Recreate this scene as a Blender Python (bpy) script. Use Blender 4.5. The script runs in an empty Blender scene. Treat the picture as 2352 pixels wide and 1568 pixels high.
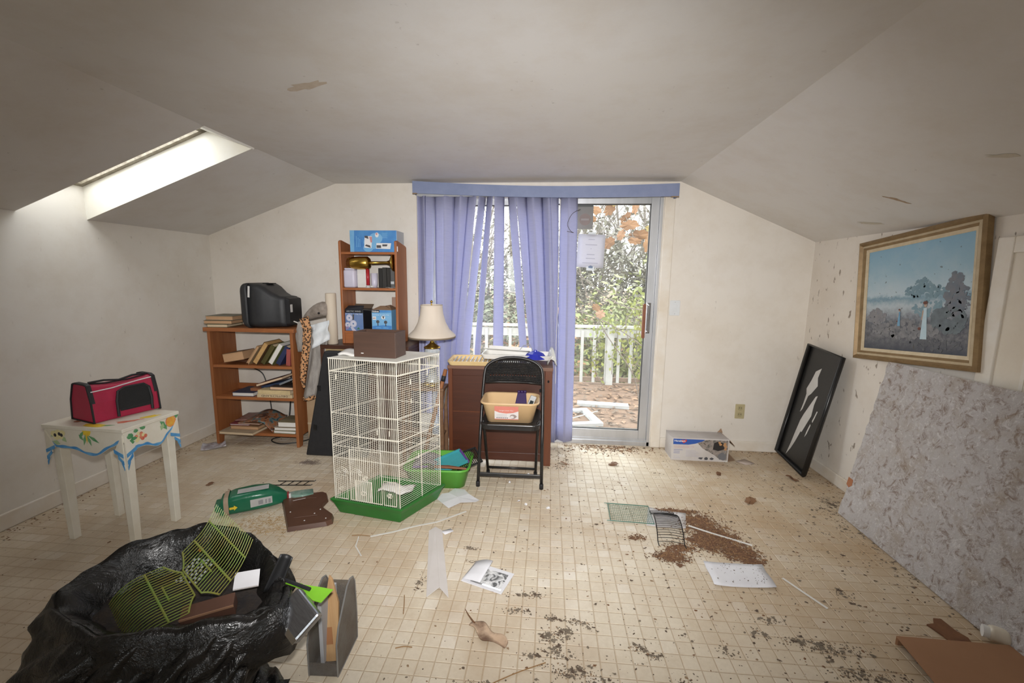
import bpy, bmesh, math, random
from mathutils import Vector, Matrix, noise
random.seed(7)
S = bpy.context.scene
COL = S.collection
PI = math.pi

# ---------------------------------------------------------------- camera
cam_d = bpy.data.cameras.new('camera'); cam = bpy.data.objects.new('camera', cam_d); COL.objects.link(cam)
PITCH, YAW, ROLL, CAMH = .1479, .0852, .0126, 1.35
_r = Vector((math.cos(YAW), math.sin(YAW), 0)); _f0 = Vector((-math.sin(YAW), math.cos(YAW), 0))
_f = _f0*math.cos(PITCH) - Vector((0, 0, math.sin(PITCH))); _u = _f0*math.sin(PITCH) + Vector((0, 0, math.cos(PITCH)))
_r2 = _r*math.cos(ROLL) + _u*math.sin(ROLL); _u2 = _u*math.cos(ROLL) - _r*math.sin(ROLL)
cam.matrix_world = Matrix(((_r2.x, _u2.x, -_f.x, 0), (_r2.y, _u2.y, -_f.y, 0), (_r2.z, _u2.z, -_f.z, CAMH), (0, 0, 0, 1)))
cam_d.sensor_width = 36; cam_d.lens = 979.65/2352*36; cam_d.clip_start = .02; cam_d.clip_end = 300
S.camera = cam

# ---------------------------------------------------------------- sky, exposure
W = bpy.data.worlds.new('overcast_sky'); S.world = W; W.use_nodes = True
bg = W.node_tree.nodes['Background']; bg.inputs[0].default_value = (.96, .98, 1, 1); bg.inputs[1].default_value = 4.5
S.view_settings.view_transform = 'Standard'; S.view_settings.look = 'None'; S.view_settings.gamma = 1
S.view_settings.use_curve_mapping = False; S.view_settings.exposure = 0.62
def portal(name, loc, rot, sx, sy):
    l = bpy.data.lights.new(name, 'AREA'); l.shape = 'RECTANGLE'; l.size = sx; l.size_y = sy; l.cycles.is_portal = True
    o = bpy.data.objects.new(name, l); o.location = loc; o.rotation_euler = rot; COL.objects.link(o)
portal('portal_door', (-.12, 3.62, 1.0), (-PI/2, 0, 0), 1.9, 2.0)
portal('portal_skylight', (-2.42, 2.28, 2.15), (0, 0.35, 0), 1.2, .42)
portal('portal_added_window', (-.4, -2.72, 1.35), (PI/2, 0, 0), 1.3, 1.3)  # sky portal for the added, unseen window behind the viewer
# the photographer's flash, on the camera's shoe
fl_ = bpy.data.lights.new('camera_flash', 'SPOT'); fl_.energy = 225; fl_.spot_size = 1.92; fl_.spot_blend = 1.0; fl_.shadow_soft_size = .035; fl_.color = (1, .985, .97)
fo = bpy.data.objects.new('camera_flash', fl_); COL.objects.link(fo); fo.matrix_world = Matrix.Translation(_u2*.13) @ cam.matrix_world @ Matrix.Rotation(-.075, 4, 'X') @ Matrix.Diagonal((1, .80, 1, 1))

# ---------------------------------------------------------------- materials
MATS = {}
def nt_new(name):
    m = bpy.data.materials.new(name); m.use_nodes = True; nt = m.node_tree
    return m, nt, nt.nodes['Principled BSDF']
def N(nt, t, **k):
    n = nt.nodes.new(t)
    for a, v in k.items():
        if a.startswith('i_'): n.inputs[int(a[2:])].default_value = v
        else: setattr(n, a, v)
    return n
def rgba(c): return (c[0], c[1], c[2], 1)
def ramp(nt, fac, stops):
    r = N(nt, 'ShaderNodeValToRGB'); e = r.color_ramp.elements
    while len(e) < len(stops): e.new(.5)
    for q, (p, c) in zip(e, stops): q.position = p; q.color = rgba(c) if not isinstance(c, (int, float)) else (c, c, c, 1)
    nt.links.new(fac, r.inputs[0]); return r.outputs[0]
def mixc(nt, fac, a, b, mode='MIX'):
    n = N(nt, 'ShaderNodeMix', data_type='RGBA', blend_type=mode)
    for s, v in ((0, fac), (6, a), (7, b)):
        if hasattr(v, 'is_output'): nt.links.new(v, n.inputs[s])
        else: n.inputs[s].default_value = v if s == 0 else rgba(v)
    return n.outputs[2]
def coords(nt, kind='Object', scale=(1, 1, 1)):
    tc = N(nt, 'ShaderNodeTexCoord'); mp = N(nt, 'ShaderNodeMapping'); mp.inputs[3].default_value = scale
    if kind == 'World':
        g = N(nt, 'ShaderNodeNewGeometry'); nt.links.new(g.outputs['Position'], mp.inputs[0])
    else: nt.links.new(tc.outputs[kind], mp.inputs[0])
    return mp.outputs[0]
def noise_tex(nt, vec, scale, detail=4, rough=.55, dist=0):
    n = N(nt, 'ShaderNodeTexNoise'); nt.links.new(vec, n.inputs['Vector'])
    n.inputs['Scale'].default_value = scale; n.inputs['Detail'].default_value = detail
    n.inputs['Roughness'].default_value = rough; n.inputs['Distortion'].default_value = dist
    return n.outputs[0]
def bump(nt, bs, h, strength=.3, dist=.01):
    b = N(nt, 'ShaderNodeBump'); b.inputs['Strength'].default_value = strength; b.inputs['Distance'].default_value = dist
    nt.links.new(h, b.inputs['Height']); nt.links.new(b.outputs[0], bs.inputs['Normal'])
def mat(name, col, rough=.6, metal=0, col2=None, scale=8, stretch=(1, 1, 1), bmp=0, bscale=None, spec=.5, lo=.35, hi=.7, kind='Object', sss=0):
    """general procedural surface: two colours mixed by noise + optional fine relief"""
    if name in MATS: return MATS[name]
    m, nt, b = nt_new(name); b.inputs['Roughness'].default_value = rough; b.inputs['Metallic'].default_value = metal
    b.inputs['Specular IOR Level'].default_value = spec
    v = coords(nt, kind, stretch)
    if col2 is None: col2 = tuple(c*.86 for c in col)
    f = noise_tex(nt, v, scale, 5, .6)
    nt.links.new(ramp(nt, f, [(lo, col), (hi, col2)]), b.inputs['Base Color'])
    if bmp: bump(nt, b, noise_tex(nt, v, bscale or scale*6, 3), bmp, .004)
    MATS[name] = m; return m
def wood(name, c1, c2, rough=.45, axis=2, knots=False, spec=.5):
    if name in MATS: return MATS[name]
    m, nt, b = nt_new(name); b.inputs['Roughness'].default_value = rough; b.inputs['Specular IOR Level'].default_value = spec
    sc = [14, 14, 14]; sc[axis] = 1.1
    v = coords(nt, 'Object', sc); f = noise_tex(nt, v, 2.2, 6, .65, .6)
    c = ramp(nt, f, [(.3, c1), (.5, tuple((a+d)/2 for a, d in zip(c1, c2))), (.72, c2)])
    if knots:
        vo = N(nt, 'ShaderNodeTexVoronoi'); vv = coords(nt, 'Object', (5, 5, 3)); nt.links.new(vv, vo.inputs['Vector']); vo.inputs['Scale'].default_value = 1.3
        c = mixc(nt, ramp(nt, vo.outputs['Distance'], [(.05, 1), (.1, 0)]), c, (.12, .03, .015))
    nt.links.new(c, b.inputs['Base Color']); bump(nt, b, f, .08, .003)
    MATS[name] = m; return m
def plain(name, col, rough=.5, metal=0, spec=.5): return mat(name, col, rough, metal, tuple(c*.93 for c in col), 12, spec=spec)

# ---------------------------------------------------------------- mesh helpers
class MB:
    def __init__(s): s.v = []; s.f = []; s.mi = []; s.cur = 0
    def add(s, vs, fs):
        o = len(s.v); s.v += [tuple(p) for p in vs]
        for q in fs: s.f.append(tuple(i+o for i in q)); s.mi.append(s.cur)
        return s
    def box(s, a, b, m=None):
        (x0, y0, z0), (x1, y1, z1) = a, b
        vs = [(x0, y0, z0), (x1, y0, z0), (x1, y1, z0), (x0, y1, z0), (x0, y0, z1), (x1, y0, z1), (x1, y1, z1), (x0, y1, z1)]
        if m is not None: vs = [m @ Vector(p) for p in vs]
        return s.add(vs, [(0, 3, 2, 1), (4, 5, 6, 7), (0, 1, 5, 4), (1, 2, 6, 5), (2, 3, 7, 6), (3, 0, 4, 7)])
    def cbox(s, c, d, m=None):
        return s.box([c[i]-d[i]/2 for i in range(3)], [c[i]+d[i]/2 for i in range(3)], m)
    def prism(s, poly, h0, h1, axis=2, m=None):
        """polygon (list of 2-d) extruded along an axis"""
        n = len(poly)
        def P(p, h): q = [p[0], p[1]]; q.insert(axis, h); return Vector(q) if m is None else m @ Vector(q)
        vs = [P(p, h0) for p in poly]+[P(p, h1) for p in poly]
        fs = [tuple(range(n-1, -1, -1)), tuple(range(n, 2*n))]+[(i, (i+1) % n, n+(i+1) % n, n+i) for i in range(n)]
        return s.add(vs, fs)
    def tube(s, pts, r, n=6, cap=True):
        pts = [Vector(p) for p in pts]; rs = r if isinstance(r, (list, tuple)) else [r]*len(pts)
        t0 = (pts[1]-pts[0]).normalized(); up = Vector((0, 0, 1)) if abs(t0.z) < .9 else Vector((1, 0, 0))
        a = t0.cross(up).normalized(); vs = []; k = len(pts)
        for i, p in enumerate(pts):
            t = (pts[min(i+1, k-1)]-pts[max(i-1, 0)])
            if t.length < 1e-9: t = t0
            t.normalize(); a = (a-t*a.dot(t)).normalized(); b = t.cross(a)
            for j in range(n):
                w = 2*PI*j/n; vs.append(p+(a*math.cos(w)+b*math.sin(w))*rs[i])
        fs = [(i*n+j, i*n+(j+1) % n, (i+1)*n+(j+1) % n, (i+1)*n+j) for i in range(k-1) for j in range(n)]
        if cap: fs += [tuple(range(n-1, -1, -1)), tuple(range((k-1)*n, k*n))]
        return s.add(vs, fs)
    def lathe(s, prof, n=24, c=(0, 0, 0), m=None, capb=False, capt=False):
        vs = []; k = len(prof)
        for r, z in prof:
            for j in range(n):
                w = 2*PI*j/n; p = Vector((c[0]+r*math.cos(w), c[1]+r*math.sin(w), c[2]+z)); vs.append(p if m is None else m @ p)
        fs = [(i*n+j, i*n+(j+1) % n, (i+1)*n+(j+1) % n, (i+1)*n+j) for i in range(k-1) for j in range(n)]
        if capb: fs.append(tuple(range(n-1, -1, -1)))
        if capt: fs.append(tuple(range((k-1)*n, k*n)))
        return s.add(vs, fs)
    def grid(s, nu, nv, fn, wrap=False):
        vs = [fn(i/(nu-1), j/(nv-1)) for j in range(nv) for i in range(nu)]
        fs = [(j*nu+i, j*nu+i+1, (j+1)*nu+i+1, (j+1)*nu+i) for j in range(nv-1) for i in range(nu-1)]
        return s.add(vs, fs)
    def quad(s, a, b, c, d): return s.add([a, b, c, d], [(0, 1, 2, 3)])
    def obj(s, name, mats, parent=None, smooth=False, bevel=0, seg=2, solid=0, sub=0, loc=None, fixn=False):
        me = bpy.data.meshes.new(name); me.from_pydata(s.v, [], s.f); me.update()
        if fixn or solid:
            bm = bmesh.new(); bm.from_mesh(me); bmesh.ops.recalc_face_normals(bm, faces=bm.faces); bm.to_mesh(me); bm.free()
        if not isinstance(mats, (list, tuple)): mats = [mats]
        for m in mats: me.materials.append(m)
        if len(mats) > 1: me.polygons.foreach_set('material_index', s.mi)
        if smooth: me.polygons.foreach_set('use_smooth', [True]*len(me.polygons))
        o = bpy.data.objects.new(name, me); COL.objects.link(o)
        if parent is not None: o.parent = parent
        if loc is not None: o.location = loc
        if solid: md = o.modifiers.new('thick', 'SOLIDIFY'); md.thickness = solid; md.offset = 0
        if bevel: md = o.modifiers.new('bevel', 'BEVEL'); md.width = bevel; md.segments = seg; md.limit_method = 'ANGLE'; md.angle_limit = .6
        if sub: md = o.modifiers.new('sub', 'SUBSURF'); md.levels = sub; md.render_levels = sub
        return o
def B(a, b, m=None): return MB().box(a, b, m)
def thing(name, label, cat, loc=(0, 0, 0), rotz=0, group=None, rot=None):
    o = bpy.data.objects.new(name, None); COL.objects.link(o); o.location = loc
    o.rotation_euler = rot if rot else (0, 0, rotz); o.empty_display_size = .1
    return tag(o, label, cat, group)
def tag(o, label=None, cat=None, group=None, kind=None):
    if label: o['label'] = label
    if cat: o['category'] = cat
    if group: o['group'] = group
    if kind: o['kind'] = kind
    return o
def struct(o): o['kind'] = 'structure'; return o
def copy_tree(o, parent=None):
    c = o.copy(); COL.objects.link(c)
    if parent is not None: c.parent = parent; c.matrix_parent_inverse = o.matrix_parent_inverse
    for ch in list(o.children): copy_tree(ch, c)
    return c
def text(name, s, size, mtl, parent, M, w=None, align='LEFT', bold=0.0):
    """flat lettering as a thin mesh; M places its local xy plane"""
    cu = bpy.data.curves.new(name, 'FONT'); cu.body = s; cu.size = size; cu.extrude = .0003; cu.offset = bold; cu.align_x = align; cu.resolution_u = 3
    o = bpy.data.objects.new('tmp', cu); COL.objects.link(o); bpy.context.view_layer.update()
    me = bpy.data.meshes.new_from_object(o.evaluated_get(bpy.context.evaluated_depsgraph_get())); bpy.data.objects.remove(o)
    xs = [v.co.x for v in me.vertices]
    if w and xs:
        k = w/(max(xs)-min(xs)); x0 = min(xs)
        for v in me.vertices: v.co.x = (v.co.x-(x0 if align == 'LEFT' else 0))*k
    me.transform(M); me.materials.clear(); me.materials.append(mtl); me.name = name
    t = bpy.data.objects.new(name, me); COL.objects.link(t); t.parent = parent; return t
def fr(o, x, y):
    """frame with origin o, text-x along x, text-y along y"""
    x = Vector(x).normalized(); y = Vector(y).normalized(); z = x.cross(y)
    return Matrix(((x.x, y.x, z.x, o[0]), (x.y, y.y, z.y, o[1]), (x.z, y.z, z.z, o[2]), (0, 0, 0, 1)))
def blob(poly, n=1): return poly
PC = [0]
def patch(name, pts, mtl, parent, M, t=.0006):
    """a thin printed shape (2-d outline) lying on a surface"""
    PC[0] = (PC[0]+1) % 24; e = PC[0]*.000018
    return MB().prism(pts, e, t+e, 2, M).obj(name, mtl, parent)
def ell(cx, cy, rx, ry, n=14, wob=0, rot=0):
    out = []
    for i in range(n):
        a = 2*PI*i/n; r = 1+wob*(random.random()-.5)*2; x, y = rx*r*math.cos(a), ry*r*math.sin(a)
        out.append((cx+x*math.cos(rot)-y*math.sin(rot), cy+x*math.sin(rot)+y*math.cos(rot)))
    return out
def rrect(w, h, r, n=4, cx=0, cy=0):
    out = []
    for sx, sy, a0 in ((1, 1, 0), (-1, 1, PI/2), (-1, -1, PI), (1, -1, 3*PI/2)):
        for i in range(n+1):
            a = a0+PI/2*i/n; out.append((cx+sx*(w/2-r)+r*math.cos(a), cy+sy*(h/2-r)+r*math.sin(a)))
    return out

# ================================================================ THE ROOM
XL, XR, YB, YF = -2.8426, 1.9556, 3.416, -2.6
ZL, ZR, ZC, CL, CR = 1.67, 1.64, 2.076, -1.724, .9565
TS, TX, TY = .0586, -.4893, 1.3025          # vinyl squares

def wall_mat(name, base, dirt=.5, specks=1.0, seed=0, z0=.42):
    m, nt, b = nt_new(name); b.inputs['Roughness'].default_value = .62; b.inputs['Specular IOR Level'].default_value = .3
    v = coords(nt, 'World'); mp = N(nt, 'ShaderNodeMapping'); mp.inputs[1].default_value = (seed, seed*.7, seed*.3); nt.links.new(v, mp.inputs[0]); v = mp.outputs[0]
    c = ramp(nt, noise_tex(nt, v, 1.1, 5, .6), [(.3, base), (.75, tuple(a*k for a, k in zip(base, (.93, .90, .84))))])
    # grubby splashes and fly specks
    vs = N(nt, 'ShaderNodeMapping'); vs.inputs[3].default_value = (1, 1, .45); nt.links.new(v, vs.inputs[0])
    sp = ramp(nt, noise_tex(nt, vs.outputs[0], 34, 2, .5), [(.70+.03*(1-specks), 0), (.76+.03*(1-specks), 1)])
    zone = ramp(nt, noise_tex(nt, v, 1.6, 3), [(z0, 0), (z0+.2, 1)])
    k = N(nt, 'ShaderNodeMath', operation='MULTIPLY'); nt.links.new(sp, k.inputs[0]); nt.links.new(zone, k.inputs[1])
    k2 = N(nt, 'ShaderNodeMath', operation='MULTIPLY', i_1=dirt); nt.links.new(k.outputs[0], k2.inputs[0])
    c = mixc(nt, k2.outputs[0], c, (.16, .11, .07))
    c = mixc(nt, .25, c, ramp(nt, noise_tex(nt, v, 3.5, 6, .7), [(.45, base), (.8, (.48, .38, .26))]))
    nt.links.new(c, b.inputs['Base Color']); bump(nt, b, noise_tex(nt, v, 90, 3), .06, .003)
    return m
M_wall_b = wall_mat('wall_paint_back', (.785, .742, .685), .6, .7)
M_wall_l = wall_mat('wall_paint_left', (.78, .75, .70), .4, .3, 5)
M_wall_r = wall_mat('wall_paint_right', (.76, .71, .65), 1.0, 2.3, 11, .25)
M_ceil = wall_mat('ceiling_paint', (.725, .71, .695), .4, .4, 3)
M_trim = mat('trim_paint', (.78, .735, .665), .5, 0, (.70, .62, .51), 6, bmp=.05)
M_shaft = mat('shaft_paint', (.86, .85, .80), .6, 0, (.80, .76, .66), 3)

# --- floor: cream printed vinyl squares, each square proud of its joint
def floor_mat(name, grout):
    m, nt, b = nt_new(name); v = coords(nt, 'World')
    b.inputs['Roughness'].default_value = .42; b.inputs['Specular IOR Level'].default_value = .45
    mp = N(nt, 'ShaderNodeMapping'); mp.inputs[1].default_value = (-TX/TS, -TY/TS, 0); mp.inputs[3].default_value = (1/TS, 1/TS, 0); nt.links.new(v, mp.inputs[0])
    fl = N(nt, 'ShaderNodeVectorMath', operation='FLOOR'); nt.links.new(mp.outputs[0], fl.inputs[0])
    wn = N(nt, 'ShaderNodeTexWhiteNoise'); nt.links.new(fl.outputs[0], wn.inputs['Vector'])
    c = ramp(nt, wn.outputs[0], [(0, (.62, .535, .415)), (.5, (.65, .57, .45)), (.85, (.68, .605, .49)), (1, (.73, .67, .58))])
    if grout: c = mixc(nt, 1, (.42, .325, .225), (.42, .325, .225))
    c = mixc(nt, .22, c, ramp(nt, noise_tex(nt, v, 55, 4, .7), [(.35, (.78, .69, .54)), (.7, (.52, .42, .29))]))
    big = ramp(nt, noise_tex(nt, v, 1.3, 6, .62, .3), [(.44, 0), (.72, .70)])      # brown grime in patches
    c = mixc(nt, big, c, (.37, .235, .12))
    # grime heavier towards the right side of the room and along the left wall
    sx = N(nt, 'ShaderNodeSeparateXYZ'); nt.links.new(v, sx.inputs[0])
    mr = N(nt, 'ShaderNodeMapRange', i_1=.5, i_2=2.0, i_3=0, i_4=.78); nt.links.new(sx.outputs[0], mr.inputs[0])
    ml = N(nt, 'ShaderNodeMapRange', i_1=-1.9, i_2=-2.9, i_3=0, i_4=.40); nt.links.new(sx.outputs[0], ml.inputs[0])
    s = N(nt, 'ShaderNodeMath', operation='ADD'); nt.links.new(mr.outputs[0], s.inputs[0]); nt.links.new(ml.outputs[0], s.inputs[1])
    q = N(nt, 'ShaderNodeMath', operation='MULTIPLY'); nt.links.new(s.outputs[0], q.inputs[0])
    nt.links.new(ramp(nt, noise_tex(nt, v, 4.5, 6, .68), [(.3, .35), (.65, 1)]), q.inputs[1])
    c = mixc(nt, q.outputs[0], c, (.40, .255, .125))
    spk = ramp(nt, noise_tex(nt, v, 60, 2, .5), [(.70, 0), (.77, .75)])
    c = mixc(nt, spk, c, (.20, .13, .08))
    nt.links.new(c, b.inputs['Base Color'])
    nt.links.new(ramp(nt, noise_tex(nt, v, 9, 4), [(.3, .34), (.7, .6)]), b.inputs['Roughness'])
    return m
M_tile, M_grout = floor_mat('vinyl_square', False), floor_mat('vinyl_joint', True)
floor = struct(B((XL-.1, YF-.1, -.12), (XR+.1, YB+.12, -.0012)).obj('floor', M_grout))
def tile_mb(mb, i, j):
    g = .0018; x0, x1, y0, y1 = TX+i*TS+g, TX+(i+1)*TS-g, TY+j*TS+g, TY+(j+1)*TS-g
    x0, x1, y0, y1 = max(x0, XL), min(x1, XR), max(y0, YF), min(y1, YB)
    if x1-x0 < .004 or y1-y0 < .004: return
    e = .0016
    mb.add([(x0, y0, -.0012), (x1, y0, -.0012), (x1, y1, -.0012), (x0, y1, -.0012), (x0+e, y0+e, 0), (x1-e, y0+e, 0), (x1-e, y1-e, 0), (x0+e, y1-e, 0)],
           [(4, 5, 6, 7), (0, 1, 5, 4), (1, 2, 6, 5), (2, 3, 7, 6), (3, 0, 4, 7)])
rest = MB(); near = []
tmb = MB(); g = .0018; e = .003; a_ = TS-2*g
tmb.add([(0, 0, -.0012), (a_, 0, -.0012), (a_, a_, -.0012), (0, a_, -.0012), (.0016, .0016, 0), (a_-.0016, .0016, 0), (a_-.0016, a_-.0016, 0), (.0016, a_-.0016, 0)],
        [(4, 5, 6, 7), (0, 1, 5, 4), (1, 2, 6, 5), (2, 3, 7, 6), (3, 0, 4, 7)])
tile_me = None
for j in range(int((YF-TY)/TS)-1, int((YB-TY)/TS)+1):
    for i in range(int((XL-TX)/TS)-1, int((XR-TX)/TS)+2):
        x, y = TX+i*TS+g, TY+j*TS+g
        if -.50 < x < .86 and 1.14 < y < 1.92 and y < 1.14+.715: near.append((x, y))
        else: tile_mb(rest, i, j)
near = near[:300]; nearset = set()
for k, (x, y) in enumerate(near):
    if k == 0: t0 = tmb.obj('tile', M_tile, floor, loc=(x, y, 0))
    else:
        t = bpy.data.objects.new('tile', t0.data); COL.objects.link(t); t.parent = floor; t.location = (x, y, 0)
tag(rest.obj('tile_field', M_tile, floor), kind='stuff')

# --- walls with the door opening and the skylight shaft
DX0, DX1, DZ1 = -.98, .842, 2.0            # sliding door opening
wb = MB(); T = .14
wb.prism([(XL-T, -.1), (DX0, -.1), (DX0, 2.3), (XL-T, 2.3)], YB, YB+T, 1)
wb.prism([(DX1, -.1), (XR+T, -.1), (XR+T, 2.3), (DX1, 2.3)], YB, YB+T, 1)
wb.box((DX0, YB, DZ1), (DX1, YB+T, 2.3)); wb.box((DX0, YB, -.1), (DX1, YB+T, .0))
struct(wb.obj('wall_back', M_wall_b, fixn=True))
SY0, SY1, SH = 2.105, 2.47, .195           # skylight across y, shaft height
struct(B((XL-T, YF-T, -.1), (XL, SY0, ZL+.02)).box((XL-T, SY1, -.1), (XL, YB+T, ZL+.02)).box((XL-T, SY0, -.1), (XL, SY1, ZL+SH)).obj('wall_left', M_wall_l))
struct(B((XR, YF-T, -.1), (XR+T, YB+T, ZR+.02)).obj('wall_right', M_wall_r))
wf = MB(); WX0, WX1, WZ0, WZ1 = -1.0, .2, .80, 1.90
wf.box((XL-T, YF-T, -.1), (WX0, YF, 2.3)).box((WX1, YF-T, -.1), (XR+T, YF, 2.3)).box((WX0, YF-T, -.1), (WX1, YF, WZ0)).box((WX0, YF-T, WZ1), (WX1, YF, 2.3))
struct(wf.obj('wall_front', M_wall_b))
struct(B((CL, YF-T, ZC), (CR, YB+T, ZC+.12)).obj('ceiling', M_ceil))
def slope(y0, y1, x0, z0, x1, z1, name):
    return struct(MB().prism([(x0, z0), (x1, z1), (x1, z1+.14), (x0, z0+.14)], y0, y1, 1).obj(name, M_ceil, fixn=True))
slope(YF-T, SY0, XL-.02, ZL-.02*.364, CL, ZC, 'ceiling_slope_left')
slope(SY1, YB+T, XL-.02, ZL-.02*.364, CL, ZC, 'ceiling_slope_left_far')
slope(YF-T, YB+T, XR+.02, ZR-.02*.436, CR, ZC, 'ceiling_slope_right')
# skylight: shaft faces, frame and pane
sk = thing('window_2', None, None, (0, 0, 0)); struct(sk)
k_ = (ZC-ZL)/(CL-XL)
far = [(XL, ZL), (CL, ZC), (-1.99, ZL+k_*(-1.99-XL)+SH), (XL, ZL+SH)]
MB().prism(far, SY1-.004, SY1+.02, 1).obj('shaft_side', M_shaft, sk, fixn=True)
MB().prism(far, SY0-.02, SY0+.004, 1).obj('shaft_side', M_shaft, sk, fixn=True)
MB().add([(CL, SY0, ZC), (CL, SY1, ZC), (-1.99, SY1, ZL+k_*(-1.99-XL)+SH), (-1.99, SY0, ZL+k_*(-1.99-XL)+SH)], [(0, 1, 2, 3)]).obj('shaft_head', M_shaft, sk, solid=.02)
def onsl(x, h): return ZL+k_*(x-XL)+h
M_oldframe = mat('weathered_frame', (.34, .30, .23), .6, 0, (.16, .13, .09), 30, bmp=.2)
frm = MB()
for (xa, xb, ya, yb) in ((XL-.02, XL+.03, SY0, SY1), (-2.03, -1.97, SY0, SY1), (XL, -1.99, SY0, SY0+.03), (XL, -1.99, SY1-.035, SY1)):
    frm.add([(xa, ya, onsl(xa, SH)), (xb, ya, onsl(xb, SH)), (xb, yb, onsl(xb, SH)), (xa, yb, onsl(xa, SH)), (xa, ya, onsl(xa, SH+.045)), (xb, ya, onsl(xb, SH+.045)), (xb, yb, onsl(xb, SH+.045)), (xa, yb, onsl(xa, SH+.045))],
            [(0, 3, 2, 1), (4, 5, 6, 7), (0, 1, 5, 4), (1, 2, 6, 5), (2, 3, 7, 6), (3, 0, 4, 7)])
frm.obj('window_frame', M_oldframe, sk)
def glass_mat(name, tint, haze=.0, gloss=.06):
    m, nt, b = nt_new(name); out = nt.nodes['Material Output']
    tr = N(nt, 'ShaderNodeBsdfTransparent'); tr.inputs[0].default_value = rgba(tint)
    gl = N(nt, 'ShaderNodeBsdfGlossy'); gl.inputs['Roughness'].default_value = .03
    df = N(nt, 'ShaderNodeBsdfDiffuse'); df.inputs[0].default_value = (.7, .7, .68, 1)
    tl = N(nt, 'ShaderNodeBsdfTranslucent'); tl.inputs[0].default_value = (.7, .7, .68, 1)
    mh = N(nt, 'ShaderNodeMixShader', i_0=.5); nt.links.new(df.outputs[0], mh.inputs[1]); nt.links.new(tl.outputs[0], mh.inputs[2])
    a = N(nt, 'ShaderNodeMixShader', i_0=gloss); nt.links.new(tr.outputs[0], a.inputs[1]); nt.links.new(gl.outputs[0], a.inputs[2])
    c = N(nt, 'ShaderNodeMixShader'); nt.links.new(a.outputs[0], c.inputs[1]); nt.links.new(mh.outputs[0], c.inputs[2])
    if haze:
        f = ramp(nt, noise_tex(nt, coords(nt, 'Object'), 2.5, 6, .7), [(.3, haze*.5), (.75, haze*1.5)]); nt.links.new(f, c.inputs[0])
    else: c.inputs[0].default_value = 0
    nt.links.new(c.outputs[0], out.inputs[0]); MATS[name] = m; return m
M_glass = glass_mat('door_glass', (.93, .95, .94), .05)
M_glass_clear = glass_mat('window_glass', (.96, .97, .96))
MB().add([(XL, SY0+.02, onsl(XL, SH+.03)), (-1.99, SY0+.02, onsl(-1.99, SH+.03)), (-1.99, SY1-.02, onsl(-1.99, SH+.03)), (XL, SY1-.02, onsl(XL, SH+.03))], [(0, 1, 2, 3)]).obj('pane', M_glass_clear, sk)
# unseen rear window behind the viewer, added to bring in frontal daylight
rw = struct(thing('added_window', None, None, (0, 0, 0)))
q = MB()
for x in (WX0, (WX0+WX1)/2-.03, WX1-.06): q.box((x, YF-.1, WZ0), (x+.06, YF-.03, WZ1))
q.box((WX0, YF-.1, WZ0), (WX1, YF-.03, WZ0+.06)).box((WX0, YF-.1, WZ1-.06), (WX1, YF-.03, WZ1)).obj('window_frame', M_trim, rw)
for x in (WX0+.06, (WX0+WX1)/2+.03): B((x, YF-.07, WZ0+.06), (x+(WX1-WX0)/2-.09, YF-.066, WZ1-.06)).obj('pane', M_glass_clear, rw)
# baseboards
def bb(name, a, b): struct(B(a, b).obj(name, M_trim, bevel=.006))
bb('baseboard_left', (XL, YF, 0), (XL+.016, YB, .09)); bb('baseboard_right', (XR-.016, YF, 0), (XR, YB, .082))
bb('baseboard_back_right', (.925, YB-.016, 0), (XR-.016, YB, .082)); bb('baseboard_back_left', (XL+.016, YB-.016, 0), (-1.06, YB, .082))
bb('trim_1', (DX1+.004, YB-.022, 0), (DX1+.082, YB, 2.0)); bb('trim_2', (DX0-.08, YB-.022, 0), (DX0-.004, YB, 2.0))

# --- sliding glass door
M_alu = mat('aluminium', (.60, .61, .63), .38, .55, (.48, .49, .50), 9, (1, 1, .2))
M_alu_dark = mat('dark_gasket', (.06, .06, .06), .6)
dr = struct(thing('door_1', None, None, (0, YB, 0)))
f = MB()
f.box((DX0, .0, .0), (DX0+.03, .11, DZ1)).box((DX1-.022, .0, .0), (DX1, .11, DZ1)).box((DX0, 0, DZ1-.035), (DX1, .11, DZ1)).box((DX0, 0, 0), (DX1, .11, .035))
f.obj('door_frame', M_alu, dr, bevel=.002)
B((DX0+.03, .012, .035), (DX1-.022, .02, .05)).box((DX0+.03, .055, .035), (DX1-.022, .063, .05)).obj('threshold_track', M_alu, dr)
def panel(x0, x1, y, nm, handle):
    p = MB(); w = .062; z0, z1 = .045, DZ1-.03
    p.box((x0, y, z0), (x0+w, y+.035, z1)).box((x1-w, y, z0), (x1, y+.035, z1)).box((x0+w, y, z0), (x1-w, y+.035, z0+.078)).box((x0+w, y, z1-.05), (x1-w, y+.035, z1))
    o = p.obj(nm, M_alu, dr, bevel=.003)
    g = MB(); e = .006; a, b, c, d = x0+w, x1-w, z0+.078, z1-.05
    g.box((a, y+.004, c), (a+e, y+.03, d)).box((b-e, y+.004, c), (b, y+.03, d)).box((a, y+.004, c), (b, y+.03, c+e)).box((a, y+.004, d-e), (b, y+.03, d)).obj('gasket', M_alu_dark, o)
    B((a+e, y+.016, c+e), (b-e, y+.020, d-e)).obj('pane', M_glass, o)
    return o
panel(DX0+.03, -.02, .07, 'fixed_panel', False)
sp = panel(-.10, DX1-.022, .02, 'sliding_panel', True)
h = MB(); h.tube([(.775, .012, .94), (.775, -.03, .95), (.775, -.03, 1.15), (.775, .012, 1.16)], .007, 8); h.box((.765, .008, .93), (.795, .02, 1.17))
h.obj('door_handle', mat('chrome', (.7, .7, .72), .2, 1), sp)
MB().prism(rrect(.022, .27, .01), -.04, -.018, 1, Matrix.Translation((.738, 0, 1.03))).obj('wood_grip', wood('grip_wood', (.26, .09, .04), (.14, .045, .02)), sp)
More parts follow.
